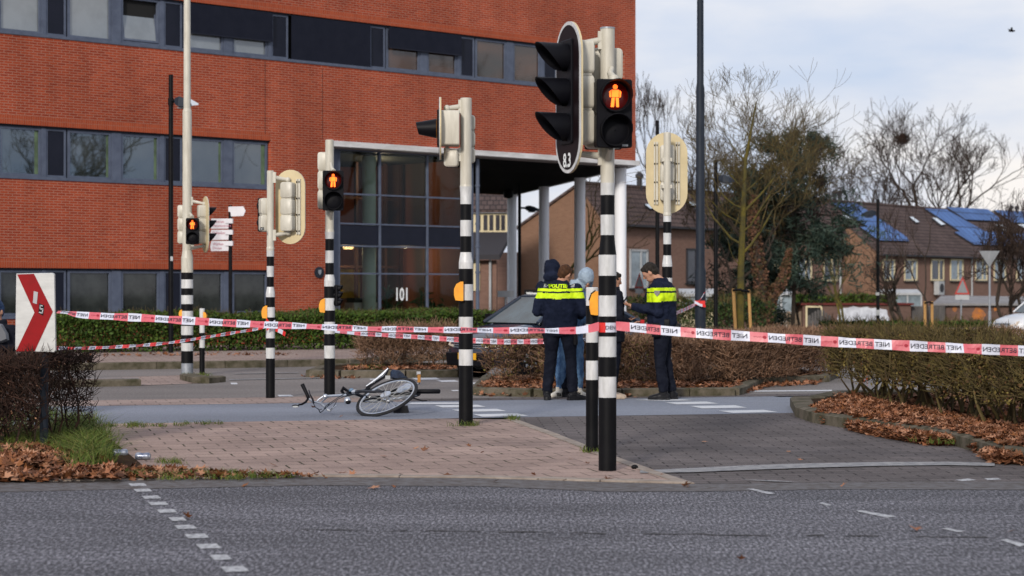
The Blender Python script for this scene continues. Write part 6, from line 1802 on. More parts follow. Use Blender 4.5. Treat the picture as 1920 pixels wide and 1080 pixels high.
def big_tree(label, px, Z, H, r, seed, L0=.25, maxd=6, spread=.75, up=.10, k=(2, 3), base=None, m=(None, None), trunkL=.2, lean=(0, 0), multi=1, curve=.16, name='bare_tree', group=None, shrink=.76, minr=.012, cw=None, cpx=None):
    z0 = gz(Z) if base is None else base; x = XZ(px, Z)
    root = thing(name, label, 'tree', (x, Z, z0), 0, group)
    T = Tree(seed)
    for q in range(multi):
        d = Vector((lean[0] + (T.r.gauss(0, .35) if multi > 1 else 0), lean[1] + (T.r.gauss(0, .2) if multi > 1 else 0), 1))
        T.grow((x + T.r.gauss(0, .15) * (multi > 1), Z, z0 - .1), d, H * trunkL, r, 0, maxd, spread, curve, up, k, 4, shrink, 0, .72, minr)
    # rescale to the wanted height
    top = max(s_[1][2] for s_ in T.seg) - z0; f = H / top
    T.seg = [((x + (a[0] - x) * f, Z + (a[1] - Z) * f, z0 + (a[2] - z0) * f), (x + (b[0] - x) * f, Z + (b[1] - Z) * f, z0 + (b[2] - z0) * f), c, d_, e) for a, b, c, d_, e in T.seg]
    xs_ = [s_[1][0] for s_ in T.seg if s_[4] >= maxd - 2]; zs_ = [s_[1][2] for s_ in T.seg if s_[4] >= maxd - 2]
    lo_, hi_ = np.percentile(xs_, 3), np.percentile(xs_, 97); zm = np.mean(zs_) - z0
    if cw:
        want = XZ(cpx or px, Z); sx_ = cw / (hi_ - lo_); c0 = (lo_ + hi_) / 2
        def tr(p):
            h = max(0, p[2] - z0) / zm; w_ = min(1, h)
            return (x + (p[0] - x - (c0 - x) * w_) * (1 + (sx_ - 1) * w_) + (want - x) * w_, p[1], p[2])
        T.seg = [(tr(a), tr(b), c, d_, e) for a, b, c, d_, e in T.seg]
    T.build(root, m[0] or M_bark, m[1] or M_twigt, split=2)
    return root, T
big_tree('tall bare tree rising right beside the office corner', 1255, 125, 15.8, .28, 21, maxd=8, k=(2, 3), spread=.8, trunkL=.22, minr=.011, cw=6.6, cpx=1268)
big_tree('large bare tree on the skyline above the terrace roof, holding a dark nest', 1748, 175, 20.0, .40, 34, maxd=7, k=(2, 4), spread=.8, trunkL=.2, multi=2, curve=.10, minr=.017, up=.10, cw=16, cpx=1705)
big_tree('bare tree behind the left end of the terrace roof', 1640, 172, 13.0, .26, 43, maxd=7, k=(2, 3), spread=.9, trunkL=.25, minr=.016, cw=6, cpx=1635)
big_tree('bare tree behind the right end of the terrace roof', 1850, 185, 13.5, .28, 51, maxd=7, k=(2, 3), spread=.85, trunkL=.25, minr=.018, cw=6.5, cpx=1862)
pn = P(1694, 260, 174)
t = thing('bird_nest', 'dark round bird nest high in the large skyline tree', 'nest', tuple(pn), 0)
rs = np.random.RandomState(4); c = rs.normal(0, 1, (500, 3)); c /= np.linalg.norm(c, axis=1, keepdims=True); c = c * rs.uniform(.2, .5, (500, 1)) + np.array(pn)
bulk('nest_sticks', prisms(c, c + rs.normal(0, .22, (500, 3)), .02, .012, 3), 4, M_twigdk, t)
big_tree('small twin-stemmed bare tree in front of the terrace wall', 1687, 108, 5.2, .14, 61, maxd=5, k=(2, 4), spread=.8, trunkL=.30, multi=2, m=(M_bark, M_twigt), minr=.012)
big_tree('thin young bare tree between the two far wooden stakes', 1741, 62, 5.2, .05, 77, maxd=5, k=(2, 3), spread=.5, trunkL=.3, up=.2, minr=.007)
big_tree('yellowish bare tree seen between the canopy columns', 1028, 88, 8.6, .16, 83, maxd=5, k=(2, 3), spread=.75, trunkL=.30, lean=(.12, 0), m=(M_barky, M_twigy), minr=.014)
big_tree('twiggy bare shrub at the right edge above the white car', 1915, 74, 5.4, .08, 91, maxd=6, k=(2, 4), spread=.9, trunkL=.22, multi=4, minr=.009, cw=2.2, cpx=1905)
big_tree('small slanting bare tree before the brown wall, left of the picket fence end', 1578, 100, 5.4, .08, 95, maxd=5, k=(2, 3), spread=.5, trunkL=.35, multi=2, lean=(-.15, 0), m=(M_barky, M_twigy), minr=.01)
big_tree('third bare street tree out of frame to the right, standing farthest back', 960 + 33 * FPX / 56, 56, 13, .25, 107, maxd=6, k=(2, 4), spread=.8, minr=.016)
# bare trees across the street, mirrored in the office windows
big_tree('bare street tree standing out of frame to the right, mirrored in the office windows', 960 + 27 * FPX / 47, 47, 12, .25, 101, maxd=6, k=(2, 4), spread=.8, minr=.014)
big_tree('second bare street tree out of frame to the right, nearer the camera', 960 + 24 * FPX / 38, 38, 11, .22, 103, maxd=6, k=(2, 4), spread=.8, minr=.014)

M_twigo = mat('olive_brown_twigs', (.08, .06, .03), .9, island=[(.035, .026, .016), (.10, .078, .030), (.065, .045, .028)])
# young tree with stakes
ZY = 41.0
xY = XZ(1389, ZY)
root = thing('young_tree', 'young tree with yellow-green bark held between two wooden stakes', 'tree', (xY, ZY, 0), 0)
T = Tree(5)
T.seg.append(((xY, ZY, -.05), (xY - .01, ZY, .9), .085, .078, 0)); T.seg.append(((xY - .01, ZY, .9), (xY + .01, ZY, 2.0), .078, .07, 0))
T.seg.append(((xY + .01, ZY, 2.0), (xY + .05, ZY, 3.0), .07, .055, 0)); T.seg.append(((xY + .05, ZY, 3.0), (xY + .1, ZY, 4.1), .055, .035, 0))
T.seg.append(((xY + .1, ZY, 4.1), (xY + .32, ZY, 5.3), .035, .014, 1))
for (z, dx, dy, L_, r) in ((2.15, 1.0, .1, 1.0, .04), (2.35, -1, .2, 1.0, .035), (2.6, .9, -.4, .9, .03), (2.75, -.8, -.3, .8, .025), (3.0, 1.2, .1, 1.1, .035), (3.1, -.6, .5, .7, .025), (3.4, .8, .1, .7, .022), (3.5, -.7, -.1, .7, .022), (3.9, .5, .2, .6, .018), (4.1, -.5, .1, .6, .018), (4.5, .4, -.2, .5, .012), (1.85, -.5, -.3, .6, .012), (4.7, -.3, -.2, .45, .01)):
    T.grow((xY + .02 * (z - 1), ZY, z), (dx, dy, .62), L_ * 1.1, r * .74, 1, 5, .75, .15, .10, (2, 4), 4, .74, 0, .58, .0035)
T.build(root, M_barky, M_twigy, split=1, nside=8)
def stake(label, px0, y0, px1, y1, Z, wpx, g):
    t = thing('tree_stake', label, 'stake', (XZ(px1, Z), Z, gz(Z)), 0, g)
    mb = MB(); a = P(px0, y0, Z); b = P(px1, y1, Z); b.z = gz(Z) - .05
    r_ = wpx / 2 * Z / FPX; mb.tube([b, a.lerp(b, .03), a], [r_, r_, r_ * .7], 8); mb.build('stake_pole', mat('yellow_pine_stake', (.46, .27, .10), .7, col2=(.33, .18, .065), vscale=6, stretch=(3, 3, .5)), t)
    mb = MB(); 
    s = 1 if px1 < 1385 or 1730 < px1 < 1740 else -1
    e = Vector((XZ(1389 if px1 < 1500 else 1741, Z), Z - .12, HZ(y0 + (2 if px1 < 1500 else 1), Z)))
    mb.tube([P(px0 - s, y0 + 3, Z - .06), e], .028, 6); mb.build('rubber_strap', M_black, t)
stake('left wooden stake of the yellow-green young tree', 1375, 541, 1382, 614, ZY - .1, 6.5, 'tree stakes')
stake('right wooden stake of the yellow-green young tree', 1404, 543, 1410, 614, ZY - .1, 6, 'tree stakes')
stake('left wooden stake of the thin tree before the garages', 1734, 565, 1735, 614, 60.5, 5.5, 'tree stakes')
stake('right wooden stake of the thin tree before the garages', 1747.5, 565, 1748, 614, 60.5, 5.5, 'tree stakes')

# conifer with ivy-covered trunk beside it
ZK = 78.0
def conifer(label, px, Z, H, r, seed, reach, z_lo, name='conifer', nb=120, tilt=.12, top_bare=0):
    rr = random.Random(seed); rs = np.random.RandomState(seed); x = XZ(px, Z); z0 = gz(Z)
    root = thing(name, label, 'tree', (x, Z, z0), 0)
    seg = [((x, Z, z0 - .1), (x + tilt, Z, z0 + H * .5), r, r * .6), ((x + tilt, Z, z0 + H * .5), (x + tilt * 1.5, Z, z0 + H), r * .6, .02)]
    cs = []; limb = []
    for i in range(nb):
        f = rr.random() ** .9; z = z0 + z_lo + (H - z_lo) * f
        prof = math.sin(PI * min(1, max(0, (1 - f)) * .62 + .08)) if f > .15 else .9
        L_ = reach * prof * rr.uniform(.55, 1.15); a = rr.uniform(0, 2 * PI)
        p = Vector((x + tilt * f, Z, z)); d = Vector((math.cos(a), math.sin(a), rr.uniform(.0, .55)))
        for q in range(5):
            d.z -= .13; e = p + d.normalized() * L_ / 5
            limb.append((tuple(p), tuple(e), .035 * (1 - q / 6), .03 * (1 - (q + 1) / 6)))
            n = int(95 * (q + 1) / 3)
            off = rs.normal(0, .30, (n, 3)) * np.array([1, 1, .55]); off[:, 2] -= np.abs(rs.normal(0, .18, n))
            cs.append(np.array(e) + off); p = e
    allc = np.concatenate(cs)
    keep = np.array([noise.noise(Vector(q) * 1.3) > .0 for q in allc]); allc = allc[keep]
    bulk('trunk', prisms([s_[0] for s_ in seg], [s_[1] for s_ in seg], [s_[2] for s_ in seg], [s_[3] for s_ in seg], 8), 4, M_bark, root)
    bulk('limbs', prisms([s_[0] for s_ in limb], [s_[1] for s_ in limb], [s_[2] for s_ in limb], [s_[3] for s_ in limb], 3), 4, M_bark, root)
    bulk('needles', blades(allc, .34, .14, rs=rs), 4, M_needle, root)
    return root
conifer('dark conifer with drooping boughs behind the young tree', 1486, ZK, 8.0, .09, 3, 3.0, 1.7, nb=74)
conifer('second dark conifer merging with the first on its left, behind the lamp post', 1408, ZK + 3, 6.9, .1, 9, 1.9, .9, nb=62)
big_tree('tall bare twiggy tree growing up through the dark conifers', 1425, ZK - 3, 9.2, .14, 113, maxd=8, k=(2, 3), spread=.65, trunkL=.25, up=.14, minr=.008, cw=5.0, cpx=1420, m=(M_bark, M_twigo))
big_tree('bare twiggy tree on the right side of the dark conifers', 1500, ZK + 1, 7.9, .06, 117, maxd=8, k=(2, 3), spread=.8, trunkL=.25, up=.1, minr=.007, cw=3.6, cpx=1515)
big_tree('bare twiggy tree between the two dark conifers, behind the stakes', 1445, ZK - 4, 8.6, .08, 121, maxd=8, k=(2, 3), spread=.7, trunkL=.22, up=.12, minr=.008, cw=5.0, cpx=1455, m=(M_bark, M_twigo))
big_tree('bare twiggy tree left of the dark conifers, beside the thin lamp post', 1372, ZK - 2, 7.4, .12, 127, maxd=8, k=(2, 3), spread=.75, trunkL=.22, up=.12, minr=.008, cw=3.6, cpx=1375, m=(M_bark, M_twigo))
# ivy trunk
xI = XZ(1432, ZK - 5)
root = thing('ivy_covered_tree', 'leaning tree trunk wrapped in brown ivy, forked, right of the young tree', 'tree', (xI, ZK - 5, gz(73)), 0)
T = Tree(8); z0 = gz(73)
for (a, b, r0, r1) in (((0, -.1), (-.05, 1.6), .26, .2), ((-.05, 1.6), (-.35, 3.6), .2, .15), ((-.35, 3.6), (-.4, 5.0), .15, .1), ((0, .9), (.75, 2.1), .2, .14), ((.75, 2.1), (.95, 3.1), .14, .05)):
    T.seg.append(((xI + a[0], ZK - 5, z0 + a[1]), (xI + b[0], ZK - 5, z0 + b[1]), r0, r1, 0))
T.build(root, M_bark, M_bark, split=0, nside=8)
rs = np.random.RandomState(8); cs = []
for a, b, r0, r1, _ in T.seg:
    n = 700; f = rs.rand(n, 1); c = np.array(a) * (1 - f) + np.array(b) * f; an = rs.uniform(0, 2 * PI, (n, 1)); rad = (r0 + (r1 - r0) * f) * rs.uniform(.9, 1.6, (n, 1))
    cs.append(c + np.concatenate([np.cos(an) * rad, np.sin(an) * rad, rs.normal(0, .05, (n, 1))], 1))
bulk('ivy', blades(np.concatenate(cs), .13, .8, rs=rs), 4, mat('brown_ivy_leaves', (.12, .06, .04), .8, island=[(.06, .03, .02), (.17, .085, .055), (.10, .06, .03), (.04, .045, .02)]), root)
conifer('small dark evergreen peeping over the right end of the terrace roof', 1858, 190, 10.2, .2, 14, 2.6, 5, nb=46)
# ------------------------------------------------------------ cars
def car(label, loc, heading, L_=3.5, Wd=1.62, Ht=1.46, paint=None, group=None, plate=None, rearf=.88):
    t = thing('car', label, 'car', loc, 0, group)
    M = Matrix.Translation(loc) @ Matrix.Rotation(heading, 4, 'Z')
    def mk(name, m, fn, parent=t, smooth=False, angle=None):
        mb = MB(); mb.M = M; fn(mb); return mb.build(name, m, parent, smooth=smooth, angle=angle)
    hw0 = Wd / 2
    st = [(0.0, .30, .50, .70), (-.05, .22, .60, .84), (-.16, .19, .68, .93), (-.45, .18, .78, .98), (-.95, .18, .885, 1.0), (-L_ * .5, .18, .91, 1.0), (-L_ + .45, .18, .93, .99), (-L_ + .12, .22, .92, .93), (-L_ + .02, .30, .80, .86), (-L_, .34, .60, .80)]
    def body(mb):
        rings = []
        for x, zb_, zt_, k in st:
            h = hw0 * k; zm = zb_ + (zt_ - zb_) * .55
            half = [(h * .90, zb_), (h * .985, zb_ + .08), (h, zm), (h * .985, zt_ - .14), (h * .93, zt_ - .05), (h * .80, zt_), (h * .4, zt_ + .015)]
            rings.append([(x, y, z) for y, z in half] + [(x, -y, z) for y, z in half[::-1]])
        mb.loft(rings)
    bd = mk('body', paint, body, smooth=True)
    b0 = [(-.80, .76), (-1.0, .735), (-L_ * .55, .74), (-L_ + .10, .70)]
    t0 = [(-1.42, .585), (-1.6, .60), (-L_ * .62, .60), (-L_ * rearf, .57)]
    zb_, zt_ = .885, Ht
    def ring(b, z, s=1): return [(x, y * Wd / 1.6 * s, z) for x, y in b] + [(x, -y * Wd / 1.6 * s, z) for x, y in b[::-1]]
    def cab(mb):
        mb.loft([ring(b0, zb_), ring(t0, zt_)], caps=False)
    gl = mk('windows', mat('car_window_glass', (.010, .015, .020), .05, spec=.35, ior=1.45, col2=(.05, .08, .10), vscale=1.0), cab)
    def roof(mb):
        mb.loft([ring(t0, zt_ - .03, 1.012), ring(t0, zt_ + .02, .99), [(x * .97 - .06, y * .8, z + .04) for x, y, z in ring(t0, zt_)]])
    mk('roof', paint, roof, smooth=True)
    k = Wd / 1.6
    for s in (1, -1):
        for i, r in ((0, .035), (3, .045)):
            mk('pillar', paint, lambda mb: mb.tube([(b0[i][0], b0[i][1] * k * s, zb_), (t0[i][0], t0[i][1] * k * s, zt_ - .01)], r, 6))
        xm = -L_ * .55; mk('pillar', paint, lambda mb: mb.tube([(xm, .745 * k * s, zb_), (xm + .02, .605 * k * s, zt_)], .03, 6))
    for (x, s) in ((-.62, 1), (-.62, -1), (-L_ + .55, 1), (-L_ + .55, -1)):
        y = s * (hw0 - .09)
        def tyre(mb):
            mb.M = M @ Matrix.Translation((x, y, .30)) @ Matrix.Rotation(PI / 2, 4, 'X')
            mb.lathe([(.19, -.09), (.27, -.095), (.30, -.07), (.30, .07), (.27, .095), (.19, .09)], n=24)
        wh = mk('wheel', M_blackpl, tyre, smooth=True)
        def rim(mb):
            mb.M = M @ Matrix.Translation((x, y, .30)) @ Matrix.Rotation(PI / 2, 4, 'X')
            mb.lathe([(.185, -.093), (.19, .093)], n=20)
            for j in range(7):
                a = 2 * PI * j / 7; mb.box((.1 * math.cos(a), .1 * math.sin(a), 0), (.05, .05, .20))
        mk('rim', M_galv, rim, wh)
        def arch(mb):
            mb.M = M @ Matrix.Translation((x, s * (hw0 - .035), .32)) @ Matrix.Rotation(PI / 2, 4, 'X')
            mb.lathe([(.345, -.04), (.355, .04)], n=24)
        mk('wheel_arch', M_black, arch, bd)
    def bump(mb):
        mb.loft([[(-.02, y * hw0 * k, z) for y, z in ((-.8, .20), (.8, .20), (.84, .42), (-.84, .42))] if k == 1 else [(.035, y * hw0 * .93, z) for y, z in ((-.8, .22), (.8, .22), (.84, .40), (-.84, .40))] for k in (1, 2)])
    mk('front_bumper', M_blackpl, bump)
    def gr(mb):
        for i in range(3): mb.box((.0, 0, .50 + .035 * i), (.03, hw0 * 1.1, .012))
    mk('grille', M_galv, gr)
    for s in (1, -1):
        def hl(mb):
            mb.loft([[(-.02 + .04, s * hw0 * .56, .50), (-.08 + .03, s * hw0 * .86, .53), (-.14, s * hw0 * .88, .64), (-.07, s * hw0 * .58, .60)], [(-.12, s * hw0 * .5, .50), (-.2, s * hw0 * .84, .53), (-.25, s * hw0 * .84, .64), (-.2, s * hw0 * .5, .62)]])
        mk('headlight', mat('headlight_lens', (.75, .60, .45), .15, col2=(.5, .42, .34), vscale=20), hl)
        def tl(mb): mb.box((-L_ + .05, s * hw0 * .80, .80), (.10, .16, .24))
        mk('tail_light', mat('red_tail_light', (.55, .02, .02), .2), tl)
        def mr(mb): mb.box((-1.0, s * (hw0 + .06), .96), (.10, .16, .12)); 
        mk('wing_mirror', M_blackpl, mr)
    if plate:
        def pl(mb): mb.box((.045, 0, .36), (.012, .50, .105))
        p = mk('number_plate', mat('yellow_number_plate', (.85, .42, .01), .4), pl)
        mb = MB(); mb.M = M; put_text(mb, plate, .10, lambda u, v: (.053, .0 + u, .325 + v), bold=.002, center=True, sx=.85)
        mb.build('plate_lettering', M_tk, p, fixn=False)
    return t
M_carb = mat('dark_blue_car_paint', (.012, .018, .034), .25, coat=.8, col2=(.02, .03, .05), vscale=2)
M_carw = mat('white_car_paint', (.62, .63, .65), .3, coat=.5, col2=(.55, .56, .58), vscale=2)
hd_ = math.atan2(-.58, -.81)
cl = Vector((XZ(880, 31.6), 31.6, 0))
car('dark blue small car behind the hedge, front and yellow plate showing left of it', tuple(cl), hd_, 3.0, 1.58, 1.30, M_carb, plate='37-PL-S', rearf=.70)
car('white car entering at the right edge beyond the far hedge', (XZ(1879, 58), 58, -.12), math.atan2(-.25, -.97), 4.0, 1.68, 1.46, M_carw)

# ------------------------------------------------------------ fallen bicycle
M_tyre = mat('rubber_tyre', (.018, .018, .02), .75, col2=(.03, .03, .032), vscale=20)
M_rim = mat('bare_aluminium', (.62, .64, .68), .28, metal=.85, col2=(.5, .52, .56), vscale=30)
M_spoke = mat('steel_spokes', (.55, .52, .46), .3, metal=.7)
M_bframe = mat('black_bicycle_paint', (.014, .015, .02), .3, coat=.4)
M_bag = mat('dark_blue_bag_cloth', (.025, .04, .075), .6, col2=(.012, .016, .03), vscale=16, bump=.8, bscale=14)
bt = thing('bicycle', 'fallen city bicycle lying on its side on the cycle path, front wheel towards the viewer', 'bicycle', tuple(G(700, 772)), 0)
def ring_mesh(mb, M, R_, r, n=48, k=8, sx=1.0):
    rings = []
    for i in range(n):
        a = 2 * PI * i / n
        rings.append([M @ Vector(((R_ + r * math.cos(b)) * math.cos(a), (R_ + r * math.cos(b)) * math.sin(a), r * sx * math.sin(b))) for b in [2 * PI * j / k for j in range(k)]])
    rings.append(rings[0]); mb.loft(rings, caps=False)
def wheel(name, c, nrm, R_=.352, hubdisc=True):
    nrm = Vector(nrm).normalized(); M = Matrix.Translation(c) @ nrm.to_track_quat('Z', 'Y').to_matrix().to_4x4()
    mb = MB(); ring_mesh(mb, M, R_, .019); ty = mb.build(name, M_tyre, bt, smooth=True)
    mb = MB(); ring_mesh(mb, M, R_ - .028, .013, sx=1.0); mb.build('rim', M_rim, ty, smooth=True)
    mb = MB(); mb.M = M; mb.lathe([(.012, -.06), (.028, -.04), (.018, -.03), (.018, .03), (.028, .04), (.012, .075)], n=14)
    if hubdisc: mb.lathe([(.05, .03), (.062, .034), (.062, .045), (.03, .05)], n=24)
    mb.build('hub', M_rim, ty, smooth=True)
    mb = MB()
    for i in range(32):
        a = 2 * PI * i / 32; s = 1 if i % 2 else -1; b = a + (1 if (i // 2) % 2 else -1) * .9
        mb.tube([M @ Vector((.03 * math.cos(b), .03 * math.sin(b), s * .035)), M @ Vector(((R_ - .035) * math.cos(a), (R_ - .035) * math.sin(a), 0))], .0021, 4, caps=False)
    mb.build('spokes', M_spoke, ty)
    return ty, M
Wc = P(725.5, 745.5, 22.35); Wc.z = .203
wn = Vector((-.33, -.42, .845)).normalized()
fw, Mw = wheel('front_wheel', Wc, wn)
wheel('rear_wheel', Vector((XZ(733, 23.15), 23.15, .16)), (-.12, .12, .98), .33)
hub = Wc + wn * .08
def bt_tube(name, pts, r, m, n=8, smooth=True, parent=None):
    mb = MB(); mb.tube(pts, r, n); return mb.build(name, m, parent or bt, smooth=smooth)
crown = P(664, 737, 22.5)
bt_tube('fork', [hub, P(700, 734.5, 22.3), P(675, 733.5, 22.35), P(668, 735, 22.42), crown], [.012, .016, .018, .022, .026], M_bframe)
h2 = Wc - wn * .07
bt_tube('fork', [h2, P(700, 746, 22.55), P(676, 742, 22.55), crown], [.012, .016, .018, .022], M_bframe)
bt_tube('head_tube', [P(669, 734, 22.45), P(660, 737, 22.5), P(646, 741, 22.45)], [.02, .026, .022], M_bframe)
bt_tube('steering_ring', [P(668, 734, 22.43), P(661, 735, 22.45)], .027, M_rim)
bt_tube('stem', [P(648, 741, 22.45), P(634, 741.6, 22.4), P(614, 743, 22.35), P(610, 743.5, 22.33)], [.02, .014, .015, .02], M_rim)
mb = MB(); mb.ball(P(610, 743.5, 22.3), .03, 12, 8); mb.tube([P(610, 741, 22.3), P(598, 749, 22.3), P(594, 753, 22.3)], .011, 8); mb.tube([P(611, 746, 22.35), P(602, 755, 22.35), P(608, 762, 22.3)], .012, 8)
mb.build('stem_clamp', M_rim, bt, smooth=True)
bar = bt_tube('handlebar', [P(618, 770, 22.35), P(614, 768, 22.3), P(608, 762, 22.3), P(599, 755, 22.28), P(588, 754, 22.25), P(581, 750, 22.2), P(577, 744, 22.2)], .0125, M_rim)
bt_tube('grip', [P(579, 747, 22.2), P(575, 738, 22.2), P(567, 721, 22.25)], [.021, .020, .023], M_blackpl, 10)
bt_tube('brake_lever', [P(579, 731, 22.15), P(581.5, 740, 22.12), P(586, 748, 22.15), P(588, 755, 22.2)], [.006, .008, .011, .012], M_bframe)
bt_tube('brake_lever', [P(631, 760, 22.3), P(625, 764, 22.28), P(619, 770, 22.3), P(614, 768, 22.3)], [.006, .009, .014, .015], M_rim)
bt_tube('mirror_arm', [P(578, 747, 22.2), P(573, 754, 22.15), P(566, 758, 22.12), P(560, 759, 22.1)], [.012, .013, .012, .01], M_blackpl)
mb = MB(); mb.ball(P(554, 761.5, 22.1), (.040, .035, .018), 16, 8); mm_ = mb.build('mirror', M_blackpl, bt, smooth=True)
mb = MB(); q = P(554, 762.5, 22.062); mb.poly([(q.x + .034 * math.cos(a), q.y - .004, q.z + .010 * math.sin(a)) for a in [2 * PI * i / 18 for i in range(18)]]); mb.build('mirror_glass', M_wh, mm_, fixn=False)
mb = MB()
for pts in ([(587, 755), (592, 764), (598, 768), (604, 767)], [(599, 769), (601, 774), (606, 770), (612, 760), (630, 748), (646, 738), (655, 734)], [(602, 773), (614, 762), (634, 748), (652, 741), (664, 738)], [(596, 765), (600, 774), (610, 766), (618, 757)], [(631, 752), (626, 762), (619, 769)]):
    mb.tube([P(x, y, 22.28) for x, y in pts], .0042, 5)
mb.build('cables', M_dgrey, bt, smooth=True)
mb = MB(); mb.ball(P(651.5, 751, 22.3), .042, 16, 10); hl = mb.build('headlamp', M_rim, bt, smooth=True)
mb = MB(); mb.ball(P(653, 754, 22.27), (.03, .02, .024), 12, 8); mb.build('lamp_glass', M_blackpl, hl, smooth=True)
bt_tube('bell_bracket', [P(646, 741, 22.5), P(641, 733, 22.5), P(644, 727.5, 22.5), P(650, 732, 22.5), P(657, 735, 22.45)], [.016, .02, .024, .016, .014], M_blackpl)
mb = MB(); mb.ball(P(659, 731.5, 22.45), (.03, .025, .022), 12, 8); mb.build('bell', mat('blue_grey_bell', (.10, .17, .26), .4), bt, smooth=True)
# mudguards, skirt guard, bag
mb = MB()
def zb2(x, y, Z=22.75): return P(660 + x / 9.82, 680 + y / 9.82, Z)
pl1 = [(235, 500), (262, 440), (480, 290), (600, 190), (672, 100), (690, 115), (650, 210), (600, 290), (420, 400), (330, 470)]
mb.loft([[zb2(x, y, 22.72) for x, y in pl1], [zb2(x, y, 22.78) for x, y in pl1]]); sk = mb.build('skirt_guard', M_bframe, bt)
mb = MB(); mb.tube([zb2(262, 436, 22.7), zb2(470, 292, 22.7), zb2(560, 225, 22.7), zb2(668, 102, 22.7)], [.008, .016, .022, .008], 8); mb.build('guard_edge', M_rim, sk, smooth=True)
mb = MB(); mb.box(tuple(zb2(660, 270, 22.7)), (.055, .03, .04)); mb.build('reflector', M_wh, bt)
mb = MB()
bp_ = [(705, 175), (745, 118), (880, 145), (955, 205), (975, 250), (1005, 290), (900, 300), (800, 312), (700, 292)]
mb.loft([[zb2(853 + (x - 853) * k, 215 + (y - 215) * k, z_) for x, y in bp_] for k, z_ in ((.75, 22.62), (.97, 22.68), (1, 22.78), (.9, 22.95))]); mb.build('pannier_bag', M_bag, bt, smooth=True)
mb = MB(); mb.tube([zb2(860, 320, 22.7), zb2(1000, 270, 22.7), zb2(1012, 300, 22.75)], .016, 8); mb.build('carrier', M_bframe, bt, smooth=True)
mb = MB(); mb.box(tuple(zb2(1235, 285, 22.9)), (.034, .05, .095)); pd_ = mb.build('pedal', mat('amber_pedal_reflector', (.36, .15, .02), .35), bt)
mb = MB(); mb.box(tuple(zb2(1228, 190, 22.9)), (.045, .05, .035)); mb.tube([zb2(1240, 340, 22.9), zb2(1245, 380, 22.92), zb2(1100, 430, 22.95)], .010, 8); mb.build('crank', M_rim, pd_, smooth=True)
bt_tube('seat_post', [zb2(1100, 530, 22.95), zb2(1230, 530, 22.9), zb2(1605, 528, 22.9), zb2(1628, 528, 22.9)], [.027, .027, .027, .018], M_blackpl, 12)
bt_tube('kickstand', [zb2(1100, 640, 22.9), zb2(1160, 660, 22.9), zb2(1290, 703, 22.85), zb2(1385, 700, 22.85)], [.009, .009, .008, .006], M_blackpl)
bt_tube('frame_tube', [crown, P(690, 730, 22.75), P(724, 735, 23.0), P(764, 727, 23.05)], [.02, .019, .019, .019], M_bframe)
bt_tube('frame_tube', [P(764, 727, 23.05), P(772, 734, 23.0), P(786, 734, 22.92)], .018, M_bframe)
bt_tube('chain_stay', [P(764, 727, 23.05), P(735, 738, 23.2)], .012, M_rim)
mb = MB(); mb.M = Matrix.Translation(P(757, 727, 23.0)) @ wn.to_track_quat('Z', 'Y').to_matrix().to_4x4(); mb.lathe([(.085, -.008), (.095, 0), (.06, .01), (.02, .02)], n=24); mb.build('chainring', M_rim, bt, smooth=True)
mb = MB(); q = P(754, 764, 22.75); mb.loft([[(q.x - .10, q.y - .05, .0), (q.x + .07, q.y - .05, .0), (q.x + .075, q.y + .1, .0), (q.x - .1, q.y + .1, .0)], [(q.x - .08, q.y - .04, .085), (q.x + .06, q.y - .04, .085), (q.x + .06, q.y + .08, .085), (q.x - .08, q.y + .08, .085)]]); mb.build('saddle', M_blackpl, bt, smooth=True)

# ------------------------------------------------------------ people
M_skin = mat('skin', (.46, .25, .17), .55, col2=(.40, .20, .13), vscale=30)
M_navy = mat('navy_uniform_cloth', (.006, .009, .020), .85, col2=(.012, .016, .034), vscale=9, bump=.5, bscale=30)
M_navy2 = mat('navy_trouser_cloth', (.005, .006, .012), .9, col2=(.010, .012, .02), vscale=9, bump=.4, bscale=30)
M_hiv = mat('fluorescent_yellow', (.62, .82, .01), .5, col2=(.5, .70, .01), vscale=14, emit=(.62, .85, .0), estr=0.0)
M_jean = mat('blue_denim', (.022, .06, .15), .85, col2=(.14, .25, .40), vscale=11, stretch=(1, 1, .5), bump=.3)
M_hood = mat('light_grey_blue_hoodie', (.30, .37, .45), .85, col2=(.22, .28, .35), vscale=10, bump=.4)
M_dark = mat('dark_coat_cloth', (.006, .007, .012), .85, col2=(.012, .013, .02), vscale=9, bump=.4)
M_boot = mat('black_boot_leather', (.010, .010, .012), .35, col2=(.02, .02, .022), vscale=12)
M_sneak = mat('white_sneaker', (.60, .57, .52), .6, col2=(.5, .46, .40), vscale=20)
M_beige = mat('beige_shoe', (.50, .40, .31), .6, col2=(.42, .33, .26), vscale=20)
M_hairb = mat('brown_hair', (.075, .032, .014), .7, col2=(.035, .016, .008), vscale=40, stretch=(1, 1, .3), bump=.6)
M_hairk = mat('black_hair', (.012, .010, .009), .6, col2=(.03, .025, .02), vscale=40)

